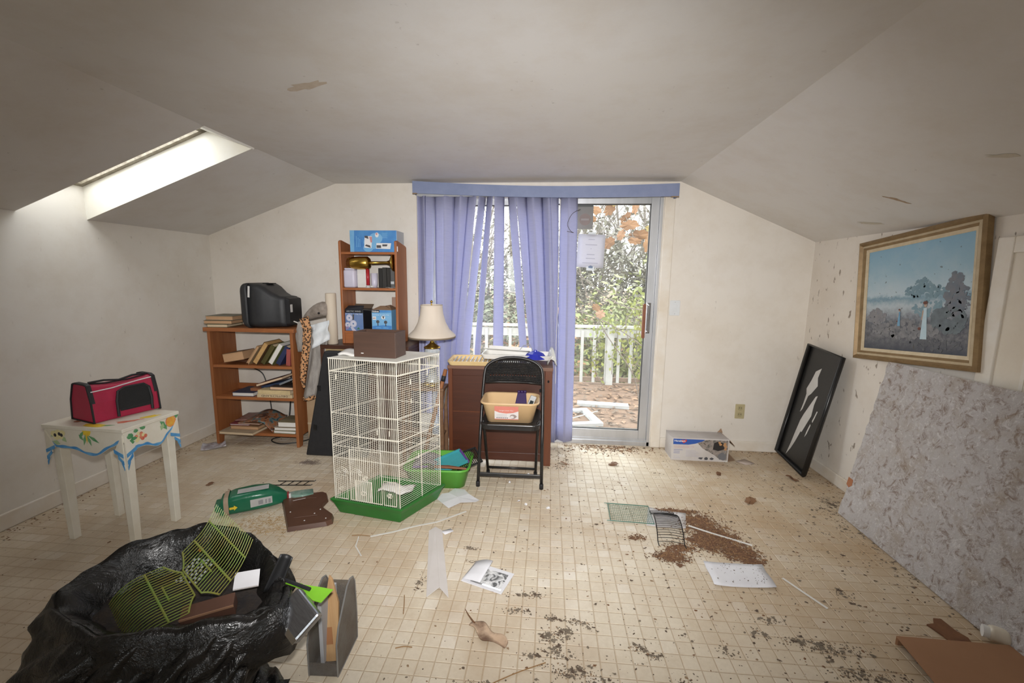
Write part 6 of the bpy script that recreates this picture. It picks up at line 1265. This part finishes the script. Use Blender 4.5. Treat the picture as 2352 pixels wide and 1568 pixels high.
strip('white plastic strip pointing out from the wire rack', [(.80, 2.265, .006), (.90, 2.21, .004), (1.0, 2.16, .003), (1.075, 2.12, .003)], .012, M_strip)
strip('thin white strip on the floor right of the paper sheet', [(1.10, 1.88, .003), (1.14, 1.80, .003), (1.19, 1.705, .003)], .010, M_strip)
strip('short white strip left of the folded cardboard strip', [(-.96, 1.98, .003), (-.94, 1.90, .003), (-.88, 1.83, .003)], .006, M_strip)
# --- green wire panel and black wire rack
M_gw = mat('green_wire', (.05, .17, .12), .45)
gp = thing('green_wire_panel', 'flat green wire panel on the floor left of the black rack', 'wire panel', (.50, 2.36, .003), -.04)
m = MB()
for i in range(23): m.tube([(-.115+i*.0105, -.095, .001), (-.115+i*.0105, .095, .001)], .0009, 4, False)
for i in range(11): m.tube([(-.125, -.09+i*.018, .0025), (.12, -.09+i*.018, .0025)], .0009, 4, False)
tag(m.obj('wire_mesh', M_gw, gp), kind='stuff'); MB().tube([(-.14, -.095, .003), (.12, -.095, .003), (.12, .095, .003), (-.14, .095, .003), (-.12, .095, .003), (-.12, -.095, .003)], .002, 6).obj('rim_wire', M_gw, gp)
wr = thing('black_wire_rack', 'curved black wire rack standing over the soiled paper', 'wire rack', (.675, 2.26, .002), -.06)
m = MB(); 
def rackpt(u, v): return (-.066+.132*u+.008*(v-.5), -.165+.30*v, .055*math.sin(PI*min(1, v*1.15))**.7+.004+.006*math.sin(PI*u))
for i in range(26): m.tube([rackpt(u/8, i/25) for u in range(9)], .0015, 4, False)
m.obj('cross_wires', M_bw, wr)
for u in (0, 1): MB().tube([(rackpt(u, 0)[0], -.20, .002)]+[rackpt(u, i/12) for i in range(13)], .0025, 6).obj('side_rail', M_bw, wr)
# --- magazine file with a plank in it
mf = thing('magazine_file', 'grey wire-mesh magazine file holding a plank in the foreground', 'magazine file', (-.733, 1.21, .001), .05)
M_msh = mat('grey_mesh_metal', (.22, .21, .20), .45, .4, (.15, .12, .095), 12, bmp=.6, bscale=260)
_nt = M_msh.node_tree; _o = _nt.nodes['Material Output']; _b = _nt.nodes['Principled BSDF']; _t = N(_nt, 'ShaderNodeBsdfTransparent'); _x = N(_nt, 'ShaderNodeMixShader', i_0=.38)
_nt.links.new(_b.outputs[0], _x.inputs[1]); _nt.links.new(_t.outputs[0], _x.inputs[2]); _nt.links.new(_x.outputs[0], _o.inputs[0])      # open wire mesh lets light through
sd = [(0, 0), (.165, 0), (.17, .10), (.165, .235), (.15, .262), (.125, .272), (.10, .262), (.02, .17), (0, .12)]
for x in (-.05, .05): 
    sp_ = MB().prism(sd, x-.0012, x+.0012, 0).obj('side_panel', M_msh, mf, fixn=True); MB().tube([(x, y, z) for y, z in sd]+[(x, 0, 0)], .003, 6).obj('rim_wire', plain('grey_rim', (.30, .30, .30), .35, .6), sp_)
B((-.05, 0, 0), (.05, .165, .003)).obj('bottom_panel', M_msh, mf); B((-.05, .163, .003), (.05, .166, .235)).obj('back_panel', M_msh, mf); B((-.05, -.001, .003), (.05, .001, .05)).obj('front_panel', M_msh, mf)
pk = thing('wood_plank', 'pale splintered plank standing in the wire magazine file', 'plank', (-.722, 1.265, .005), rot=(-.16, -.10, .1))
MB().prism([(-.03, 0), (.012, 0), (.030, .20), (.014, .285), (.004, .30), (-.010, .24), (-.034, .20)], 0, .010, 1).obj('board', wood('plank_wood', (.50, .32, .16), (.38, .21, .09), .7, 2), pk, bevel=.001); B((-.024, -.0008, .06), (.0, 0, .12)).obj('stain_mark', mat('plank_stain', (.34, .15, .06), .8), pk)
tag(B((-.765, 1.25, .005), (-.752, 1.36, .235)).obj('grey_notebook', mat('grey_card', (.42, .42, .43), .6), bevel=.001), 'grey notebook standing beside the plank in the magazine file', 'notebook')

# --- black refuse bag, open towards the viewer
def bagmat():
    m, nt, b = nt_new('black_bag_film'); b.inputs['Roughness'].default_value = .30; b.inputs['Specular IOR Level'].default_value = .55; v = coords(nt, 'Object')
    c = ramp(nt, noise_tex(nt, v, 6, 6, .7), [(.4, (.005, .005, .005)), (.7, (.014, .012, .011))]); nt.links.new(c, b.inputs['Base Color'])
    nt.links.new(ramp(nt, noise_tex(nt, v, 4, 4), [(.35, .18), (.65, .45)]), b.inputs['Roughness'])
    bump(nt, b, noise_tex(nt, v, 11, 6, .65, .6), .8, .02); return m
M_bag = bagmat()
tbg = thing('refuse_bag', 'open black plastic refuse bag stuffed with wire panels in the foreground', 'refuse bag', (-1.2, 1.05, 0))
RIM = [(-.835, 1.17, .385), (-.94, 1.25, .43), (-1.07, 1.295, .455), (-1.20, 1.30, .465), (-1.33, 1.225, .46), (-1.415, 1.11, .43), (-1.40, 1.0, .405), (-1.27, .945, .39), (-1.12, .93, .385), (-.99, .985, .385), (-.88, 1.03, .375), (-.80, 1.085, .365)]
RIM = [Vector(q)-Vector((-1.2, 1.05, 0)) for q in RIM]
def rim_pt(a):
    n = len(RIM); t = (a/(2*PI) % 1)*n; i = int(t) % n; w = t-int(t); A, B_, C_, D_ = RIM[i-1], RIM[i], RIM[(i+1) % n], RIM[(i+2) % n]
    q = .5*((2*B_)+(C_-A)*w+(2*A-5*B_+4*C_-D_)*w*w+(3*B_-3*C_+D_-A)*w**3); return q+Vector((0, 0, .006*math.sin(a*9)+.004*math.sin(a*17)))
RC = sum(RIM, Vector())/len(RIM)
def body(a, t):
    x, y = math.cos(a), math.sin(a); r = rim_pt(a)
    base = Vector((-.05+(.28+.08*max(0, -x))*x, -.02+.27*y, .003)); bul = math.sin(PI*min(1, t*.92))*.045
    p = base.lerp(r, t**.85)+Vector((x, y, 0))*bul
    fold = (.016*math.sin(a*9+t*5+math.sin(a*3)*2)+.010*math.sin(a*21-t*11+math.sin(t*5)))*(1-.35*t)+.006*math.sin(a*37+t*7); nz = noise.noise(Vector((x*2.2, y*2.2, t*3)))*.03+noise.noise(Vector((x*6, y*6, t*8)))*.012
    return p+Vector((x, y, 0))*(fold+nz)*(1 if t < .97 else .3)
MB().grid(145, 30, lambda u, v: body(2*PI*u, v)).obj('bag_wall', M_bag, tbg, True, solid=.0016)
def inner(a, t):
    r = rim_pt(a); o = (r-RC); o.z = 0; q = RC+o*.72+Vector((0, 0, -.10)); k = Vector((0, 0, .020*math.sin(PI*t)))
    return r.lerp(q, t)+k+o.normalized()*(.010*(1-t)+.008*math.sin(a*13+t*4)*t)
MB().grid(97, 10, lambda u, v: inner(2*PI*u, v)).obj('bag_collar', M_bag, tbg, True, solid=.0016)
m = MB(); m.add([RC+Vector((0, 0, -.075))]+[inner(2*PI*i/48, .85) for i in range(48)], [(0, i+1, (i+1) % 48+1) for i in range(48)]); m.obj('bag_filling', mat('dark_rubbish', (.02, .018, .02), .8, 0, (.05, .035, .025), 20, bmp=.8), tbg, True)
MB().grid(30, 10, lambda u, v: (lambda a, r, o: r+o*(.006+.055*math.sin(PI*v*.55))+Vector((0, 0, .016*math.sin(PI*min(1, v*2))-.13*v*v+.012*math.sin(u*23+v*3)*v)))(3.3+2.9*u, rim_pt(3.3+2.9*u), Vector((math.cos(3.3+2.9*u), math.sin(3.3+2.9*u), 0)))).obj('bag_flap', M_bag, tbg, True, solid=.0016)
MB().grid(12, 10, lambda u, v: (.20+.17*u, .02+.14*v*(1-.6*u)+.05, .006+.05*math.sin(PI*v)*(1-u*.8)+.012*math.sin(u*14+v*6))).obj('bag_tail', M_bag, tbg, True, solid=.0016)
# contents
M_lw = mat('lime_wire', (.16, .26, .05), .4, 0, (.24, .20, .04), 22)
wp = thing('lime_wire_panels', 'two hinged lime-green wire cage panels sticking out of the black bag', 'wire panels', (0, 0, 0))
# panel frame: origin at hinge midpoint; a: along the hinge-to-end, b: across wires
def wpanel(O, A, Bv, La, Lb, nw, curve, nm):
    O, A, Bv = Vector(O), Vector(A).normalized(), Vector(Bv).normalized(); Nn = A.cross(Bv).normalized()
    P = lambda s, t: O+A*(s*La)+Bv*((t-.5)*Lb)-Nn*curve*(max(0, s-.45)**2)*3
    m = MB()
    for i in range(nw):
        t = i/(nw-1); s0 = .0+.17*max(0, 1-(min(t, 1-t)/.24))**.7; m.tube([P(s0+(1-s0)*k/10, t) for k in range(11)], .0016, 4, False)
    o = m.obj('wires', M_lw, wp)
    f = MB(); f.tube([P(.17*max(0, 1-(min(t, 1-t)/.24))**.7, t) for t in [i/24 for i in range(25)]], .0026, 6); f.tube([P(.42, 0), P(.42, .5), P(.42, 1)], .0032, 6); f.tube([P(.42+.0, -.0), P(.42, 1)], .0026, 6)
    if nm: f.tube([P(.78, .0), P(.78, 1)], .0026, 6)
    f.obj('cross_bars', M_lw, o)
    d = MB(); d.tube([P(.12, .38), P(.30, .38)], .0024, 5); d.tube([P(.12, .62), P(.30, .62)], .0024, 5); d.tube([P(.30, .36), P(.30, .64)], .0024, 5); d.obj('little_door', M_lw, o)
wpanel((-1.062, 1.075, .428), (-.115, -.085, -.03), (.12, -.07, -.045), .185, .20, 22, .07, False)
wpanel((-1.055, 1.082, .430), (.0, .145, .03), (.2, -.10, -.05), .19, .235, 22, .06, True)
o = thing('metal_box', 'flat brushed-metal box hanging out of the right of the bag', 'box', (-.748, 1.105, .335), rot=(.75, .45, -.45)); o.scale = (.95, .95, .95); B((-.045, -.05, -.018), (.075, .05, .018)).obj('case', mat('brushed_steel', (.30, .31, .33), .25, .9, (.22, .22, .23), 30, (1, 8, 1)), o, bevel=.008); B((.02, -.056, -.006), (.034, -.049, .006)).obj('foot', M_blk_n, o); B((-.045, -.051, .0175), (.075, -.035, .019)).obj('bright_edge', mat('polished_edge', (.85, .85, .85), .12, 1), o)
o = thing('black_scoop', 'black plastic scoop sticking out of the right side of the bag', 'scoop', (-.842, 1.16, .385), rot=(-.2, .45, .3)); o.scale = (.8, .8, .8); MB().grid(8, 10, lambda u, v: (-.03+.06*u*(1-.2*v), .02*math.cos((u-.5)*2.6), -.05+.15*v)).obj('blade', mat('matte_black', (.012, .012, .013), .5), o, True, solid=.004); MB().tube([(0, .015, -.05), (0, .02, -.12)], .010, 8).obj('handle', mat('matte_black', (.012, .012, .013), .5), o)
o = thing('lime_spatula', 'bright lime plastic spatula resting on the bag edge towards the magazine file', 'spatula', (-.765, 1.185, .352), rot=(.10, .16, -.05)); o.scale = (.85, .8, 1); MB().prism([(-.01, -.012), (.06, -.045), (.095, -.045), (.105, .022), (.06, .018), (-.01, .008)], 0, .003).obj('blade', mat('lime_plastic', (.22, .55, .03), .4), o); MB().prism([(-.11, -.006), (-.01, -.012), (-.01, .008), (-.11, .004)], 0, .007).obj('handle', mat('lime_plastic', (.22, .55, .03), .4), o, bevel=.002); MB().tube([(-.10, .0, .010), (.03, -.010, .008)], .007, 6).obj('dark_shaft', M_blk_n, o)
o = thing('white_card', 'white card standing in the right of the refuse bag', 'card', (-.925, 1.14, .40), rot=(.35, .10, .55)); o.scale = (.62, .7, 1); B((-.055, -.035, 0), (.055, .045, .002)).obj('sheet', M_pap, o); B((-.055, -.037, -.004), (.055, -.035, .0)).obj('torn_edge', M_papd, o)
o = thing('brown_carton', 'dark brown carton edge between wire panels and card in the bag', 'carton', (-.975, 1.055, .345), rot=(.30, -.05, .5)); o.scale = (.7, .8, 1); B((-.10, -.025, 0), (.09, .03, .045)).obj('carton_body', mat('dark_carton', (.10, .045, .028), .7), o, bevel=.003); B((-.10, -.026, .038), (.09, -.024, .046)).obj('lid_edge', mat('carton_edge', (.30, .16, .09), .8), o)
o = thing('beaded_string', 'string of small clear beads behind the wire panels', 'beads', (-1.125, 1.13, .385)); m = MB()
for i in range(5):
    for j in range(7): m.lathe([(0, -.006), (.006, 0), (0, .006)], 6, (-.03+i*.016+.004*(j % 2), .0+j*.012, .004*j+.003*(i % 2)))
m.obj('bead_row', mat('clear_bead', (.55, .56, .58), .15), o, True); MB().lathe([(0, -.01), (.010, 0), (0, .01)], 8, (-.02, .09, .05)).obj('orange_bead', mat('amber_bead', (.45, .12, .02), .3), o, True)

# --- bottom right: cardboard flap and ribbed plastic bottle
cb = thing('cardboard_flap', 'plain orange-brown cardboard piece on the floor at the lower right', 'cardboard', (1.60, 1.36, 0)); M_cbb = mat('orange_kraft', (.36, .19, .10), .85, 0, (.32, .165, .085), 4)
MB().prism([(-.265, .188), (.22, .185), (.24, -.50), (-.34, -.50)], .03, .035).obj('flap', M_cbb, cb); MB().prism([(-.265, .188), (.22, .185), (.22, .180), (-.26, .183)], 0, .031).obj('edge', M_cbb, cb); B((-.30, -.48, 0), (.2, -.47, .031)).obj('edge', M_cbb, cb)
ob_ = thing('ribbed_bottle', 'white ribbed plastic bottle lying by the leaning board', 'bottle', (1.70, 1.60, .0375), rot=(0, PI/2, -.55)); pr = [(0, 0), (.026, .002), (.030, .012), (.030, .03)]
for i in range(7): z = .04+i*.022; pr += [(.035, z), (.037, z+.008), (.033, z+.014), (.035, z+.020)]
pr += [(.035, .21), (.02, .23), (.015, .25), (0, .25)]
MB().lathe(pr, 24).obj('bottle_body', mat('yellowed_plastic', (.62, .56, .46), .4, 0, (.52, .45, .35), 8), ob_, True); MB().lathe([(0, -.016), (.022, -.016), (.022, .004), (0, .004)], 20).obj('cap', M_stick, ob_)
tag(MB().prism(ell(0, 0, .05, .09, 12, .3), 0, .006).obj('rust_plate', mat('rust_brown', (.22, .10, .045), .9, 0, (.14, .06, .03), 12, bmp=.6), loc=(1.585, 1.60, .001)), 'rusty brown scrap between the cardboard and the ribbed bottle', 'scrap')

# --- dead leaves and husks lying about (countable)
M_dl = leafm('dead', (.20, .095, .045), (.12, .06, .03)); M_dl2 = leafm('dead2', (.26, .14, .07), (.16, .08, .04))
def fl(lab, x, y, s, mt, a=0): o = oak('dead_leaf', (0, 0, s*.18+.002), s, Euler((.12, .1, a)).to_matrix().to_4x4(), mt, None); o.location = (x, y, 0); tag(o, lab, 'leaf'); return o
fl('curled dead leaf on the floor in front of the glass door', .50, 3.02, .035, M_dl); fl('dark red-brown leaf on the floor below the trap carton', 1.22, 2.95, .025, M_dl, 1); fl('pale brown leaf flat on the floor in the right half of the room', 1.27, 2.58, .04, M_dl2, .5)
fl('brown leaf beside the lower corner of the black tray', 1.70, 2.93, .04, M_dl, 2); fl('small dead leaf on the floor under the chair seat corner', .14, 3.0, .028, M_dl2, 2.5); fl('reddish leaf lying by the left leg of the painted table', -2.16, 2.42, .022, M_dl, .8)
sm = thing('curled_bark', 'large curled brown bark flake with pale trail in the foreground', 'bark', (-.20, 1.43, .001), -.62); sm.scale = (.8, .65, .8)
MB().grid(16, 8, lambda u, v: (-.11+.22*u, (v-.5)*.085*(.25+.75*math.sin(PI*min(1, .12+u*.80)))+.012*math.sin(u*9), .004+.020*(v-.5)**2*4*u+.006*math.sin(u*11+v*5))).obj('flake', mat('bark_flake', (.50, .36, .25), .85, 0, (.16, .09, .055), 7, bmp=.5, lo=.42, hi=.62), sm, True, solid=.003); MB().tube([(-.10, .01, .004), (-.16, .03, .004), (-.20, .05, .003)], [.006, .004, .002], 5).obj('stalk', M_dl, sm)
hf = thing('fur_tuft', 'grey-brown tuft of shed fur on the floor before the black case', 'fur tuft', (-1.70, 2.80, 0)); m = MB(); R = random.Random(8)
for i in range(150):
    x = R.gauss(0, .035); y = R.gauss(0, .016); a = R.uniform(0, 6.3); m.tube([(x, y, .001), (x+.015*math.cos(a), y+.01*math.sin(a), .012*R.random()+.004), (x+.03*math.cos(a), y+.02*math.sin(a), .003)], .0008, 3, False)
tag(m.obj('hairs', mat('shed_hair', (.22, .17, .14), .95), hf), kind='stuff')
for lab, p, q in (('straight straw stalk left of the folded white strip', (-.585, 1.60), (-.555, 1.50)), ('short dark stick in the left foreground floor', (-.53, 1.34), (-.47, 1.35)), ('long thin twig at the bottom centre of the floor', (-.18, 1.225), (.02, 1.335)), ('thin brown stick on the floor in front of the cage', (-1.0, 1.985), (-.90, 1.99))):
    cable(lab, [(p[0], p[1], .003), ((p[0]+q[0])/2, (p[1]+q[1])/2+.004, .004), (q[0], q[1], .003)], .0018, mat('straw_stick', (.30, .17, .07), .8), 'stick')
# white crumbs under the chair
for i, (x, y) in enumerate(((-.30, 2.73), (-.225, 2.66), (-.10, 2.80), (-.155, 2.44), (-.12, 2.40), (.02, 2.36))):
    o = MB().add([(0, 0, .001), (.02, .006, .001), (.016, .016, .008), (-.006, .012, .002), (.006, .008, .012)], [(0, 1, 4), (1, 2, 4), (2, 3, 4), (3, 0, 4)]).obj('paper_bit', M_pap, loc=(x, y, 0)); o.rotation_euler.z = i*1.3; tag(o, ('tiny white paper bit on the floor under the chair, leftmost', 'tiny white paper bit under the chair crossbar middle', 'tiny white paper bit behind the right chair leg', 'tiny white paper bit in front of the chair, nearer the crossbar', 'tiny white paper bit farthest in front of the chair', 'tiny white paper bit right of the right chair foot')[i], 'paper bit', 'white paper bits around the chair')

# ================================================================ DIRT ON THE FLOOR (nobody could count it)
R = random.Random(77)
M_d1, M_d2, M_d3, M_d4 = mat('dirt_dark', (.115, .08, .055), .95), mat('dirt_grey', (.21, .17, .125), .95, 0, (.14, .11, .08), 30), mat('dirt_rust', (.20, .10, .05), .95), mat('dirt_tan', (.30, .20, .12), .95)
def flake(m, x, y, s, mi, z=0):
    k = R.choice((5, 6)); a0 = R.uniform(0, 6.3); el = R.uniform(.4, 1); rr = R.uniform(0, 3.1); vs = [(x, y, z+s*R.uniform(.25, .6))]
    for i in range(k):
        a = a0+2*PI*i/k; r = s*R.uniform(.55, 1.25); dx_, dy_ = r*math.cos(a), r*el*math.sin(a); vs.append((x+dx_*math.cos(rr)-dy_*math.sin(rr), y+dx_*math.sin(rr)+dy_*math.cos(rr), z+.0004))
    m.cur = mi; m.add(vs, [(0, i+1, (i+1) % k+1) for i in range(k)])
m = MB()
def inroom(x, y): return XL+.02 < x < XR-.03 and .75 < y < YB-.02
for _ in range(5200):                                      # general scatter, denser to the right
    x = R.uniform(XL+.03, XR-.05); y = R.uniform(.95, YB-.03); dens = .16+.84*min(1, max(0, (x+.75)/1.1))
    if R.random() > dens: continue
    if y > 2.6 and x < -.8 and R.random() < .5: continue
    flake(m, x, y, R.choice((.0018, .0022, .0028, .0035, .0045, .007)), R.choice((0, 0, 1, 1, 2, 3)))
def ragged(x, y, s, mi):
    k = 13; a0 = R.uniform(0, 6.3); el = R.uniform(.35, .8); rr = R.uniform(-.7, .7); vs = [(x, y, min(s*.22, .0028))]
    for i in range(k):
        a = a0+2*PI*i/k; r = s*R.uniform(.35, 1.3); dx_, dy_ = r*math.cos(a), r*el*math.sin(a); vs.append((x+dx_*math.cos(rr)-dy_*math.sin(rr), y+dx_*math.sin(rr)+dy_*math.cos(rr), .0006+R.random()*.002))
    m.cur = mi; m.add(vs, [(0, i+1, (i+1) % k+1) for i in range(k)])
def clump_(cx, cy, sx, sy, n, ang):
    for _ in range(n):
        u, v = R.gauss(0, sx), R.gauss(0, sy); x, y = cx+u*math.cos(ang)-v*math.sin(ang), cy+u*math.sin(ang)+v*math.cos(ang)
        if inroom(x, y): ragged(x, y, R.uniform(.006, .013), R.choice((0, 1, 1, 1)))
def cluster(cx, cy, sx, sy, n, s0, s1, mis, ang=0):
    for _ in range(n):
        u, v = R.gauss(0, sx), R.gauss(0, sy); x, y = cx+u*math.cos(ang)-v*math.sin(ang), cy+u*math.sin(ang)+v*math.cos(ang)
        if inroom(x, y): flake(m, x, y, R.uniform(s0, s1), R.choice(mis))
# grey felt-like clumps in the right foreground (positions read off the photo, on the floor plane)
for (cx, cy, sx, sy, n, an) in ((-.06, 1.66, .045, .012, 70, .25), (.04, 1.54, .02, .012, 30, 0), (-.10, 1.565, .035, .01, 40, .2), (.02, 1.45, .02, .018, 55, 0), (.09, 1.47, .028, .02, 80, 1.2), (.15, 1.53, .04, .01, 55, -.4), (.07, 1.38, .035, .02, 70, -.7), (.12, 1.31, .055, .018, 120, .15), (-.02, 1.36, .02, .012, 30, 0), (.22, 1.27, .03, .02, 50, .4), (-.20, 1.22, .07, .016, 100, .1), (.02, 1.24, .04, .012, 45, -.8), (.37, 1.43, .03, .012, 45, -.7), (.43, 1.40, .02, .01, 25, 0), (.50, 1.30, .03, .02, 40, 0), (1.08, 1.50, .07, .02, 120, -.3), (.98, 1.52, .06, .015, 70, -.2), (1.12, 1.40, .08, .02, 130, -.55), (1.02, 1.32, .05, .02, 60, -.5), (.85, 1.55, .03, .015, 35, 0), (.92, 1.62, .035, .012, 40, -.3), (.68, 1.45, .03, .02, 30, 0), (-.36, 1.95, .03, .008, 40, -.35), (-.34, 1.85, .02, .008, 22, -.2), (-.54, 1.68, .012, .03, 30, .2), (1.32, 1.80, .03, .03, 30, 0), (.20, 2.24, .1, .1, 40, 0), (1.76, 2.62, .035, .05, 150, .2), (1.68, 2.53, .05, .04, 60, 0), (1.60, 2.85, .12, .1, 90, 0), (1.69, 2.30, .05, .1, 80, 0), (1.69, 2.0, .05, .12, 60, 0), (1.4, 2.2, .25, .25, 160, 0)):
    clump_(cx, cy, sx*.75, sy*.7, max(3, n//6), an)
    cluster(cx, cy, sx*.9, sy*.9, int(n*1.1), .0018, .0052, (0, 1, 1, 1, 1, 3))
# heap of leaf crumbs along the door sill and baseboards
for _ in range(520): x = R.gauss(.50, .18); y = YB-.03-abs(R.gauss(0, .075)); (flake(m, x, y, R.uniform(.004, .012), R.choice((0, 2, 2, 3))) if .1 < x < 1.0 and y > 2.9 else None)
for _ in range(130): x = R.uniform(.02, .2); y = R.uniform(2.9, 3.3); flake(m, x, y, R.uniform(.003, .009), R.choice((0, 1, 2)))
for _ in range(220): y = R.uniform(1.7, 3.35); x = XR-.02-abs(R.gauss(0, .05)); flake(m, x, y, R.uniform(.003, .008), R.choice((0, 1, 2)))
for _ in range(240): y = R.uniform(1.3, 3.3); x = XL+.022+abs(R.gauss(0, .05)); flake(m, x, y, R.uniform(.003, .008), R.choice((0, 2, 2, 3)))
for _ in range(340):
    x, y = R.uniform(-.9, XR-.1), R.uniform(1.1, 3.2)
    if R.random() < .25+.75*min(1, max(0, (x+.5)/1.2)): ragged(x, y, R.uniform(.004, .010), R.choice((0, 1, 2, 3)))
for _ in range(150): x = R.uniform(1.0, XR-.1); y = YB-.02-abs(R.gauss(0, .035)); flake(m, x, y, R.uniform(.003, .008), R.choice((0, 1, 2)))
for _ in range(70): x, y = R.uniform(.79, 1.03), R.uniform(1.82, 1.955); flake(m, x, y, R.uniform(.0015, .004), 0, .009)
tag(m.obj('floor_debris', [M_d1, M_d2, M_d3, M_d4]), 'dark crumbs, lint clumps and leaf fragments littering the vinyl floor', 'debris', kind='stuff')
# rust-brown spill of husks by the wire rack
m = MB(); spill = [((.87, 2.30), .075, .07, 750), ((.92, 2.17), .08, .06, 850), ((.98, 2.06), .06, .05, 650), ((.84, 2.12), .06, .05, 480), ((.79, 2.42), .09, .015, 240), ((.63, 1.985), .06, .03, 380), ((.70, 2.06), .05, .03, 170), ((1.02, 1.99), .035, .02, 150), ((.50, 2.13), .03, .02, 60)]
for (c, sx, sy, n) in spill:
    for _ in range(n//9): ragged(R.gauss(c[0], sx*.6), R.gauss(c[1], sy*.6), R.uniform(.012, .026), R.choice((0, 0, 2)))
    for _ in range(int(n*2.0)):
        x, y = R.gauss(c[0], sx*.75), R.gauss(c[1], sy*.75)
        flake(m, x, y, R.uniform(.002, .0062), R.choice((0, 0, 1, 2)), R.random()*.003)
tag(m.obj('husk_spill', [mat('husk_brown', (.17, .085, .045), .95), mat('husk_dark', (.11, .055, .03), .95), mat('husk_tan', (.27, .15, .07), .95)]), 'rust-brown spill of husks and sawdust beside the black wire rack', 'spill', kind='stuff')
# straw shavings beside the green bag
m = MB()
for _ in range(420):
    x, y = R.gauss(-1.52, .10), R.gauss(2.03, .06); a = R.uniform(0, 6.3); L = R.uniform(.008, .03); m.tube([(x, y, .001), (x+L*.5*math.cos(a), y+L*.5*math.sin(a), .003), (x+L*math.cos(a+.4), y+L*math.sin(a+.4), .001)], .0008, 3, False)
tag(m.obj('straw_shavings', mat('straw', (.46, .30, .12), .9)), 'yellow straw shavings spilled beside the green bedding bag', 'straw', kind='stuff')

# stains and torn paint on the ceiling planes
def ceil_patch(nm, label, cx, cy, pts, mt, side):
    if side == 'flat': M = fr((cx, cy, ZC-.0006), (1, 0, 0), (0, -1, 0))
    else:
        d = Vector((XR-CR, 0, ZR-ZC)).normalized(); o = Vector((CR, cy, ZC))+d*cx; n_ = Vector((d.z, 0, -d.x)).normalized(); M = fr(o+n_*.0006, d, d.cross(n_)*-1)
    return struct(MB().prism(pts, 0, .0004, 2, M).obj(nm, mt))
ceil_patch('ceiling_stain', '', -.956, 1.704, ell(0, 0, .085, .028, 18, .3, .3)+[], mat('water_stain', (.52, .43, .33), .8, 0, (.60, .53, .44), 20), 'flat')
ceil_patch('ceiling_stain', '', .813, 2.333, ell(0, 0, .05, .012, 14, .5, .4), mat('torn_paint', (.34, .22, .13), .8, 0, (.5, .4, .3), 60), 'slope')
ceil_patch('ceiling_stain', '', .962, 2.723, ell(0, 0, .07, .014, 14, .4, 1.2), mat('grey_smear', (.52, .47, .38), .8, 0, (.60, .55, .46), 30), 'slope')
ceil_patch('ceiling_stain', '', .690, 1.735, ell(0, 0, .04, .012, 14, .4, 1.0), mat('grey_smear', (.52, .47, .38), .8), 'slope')
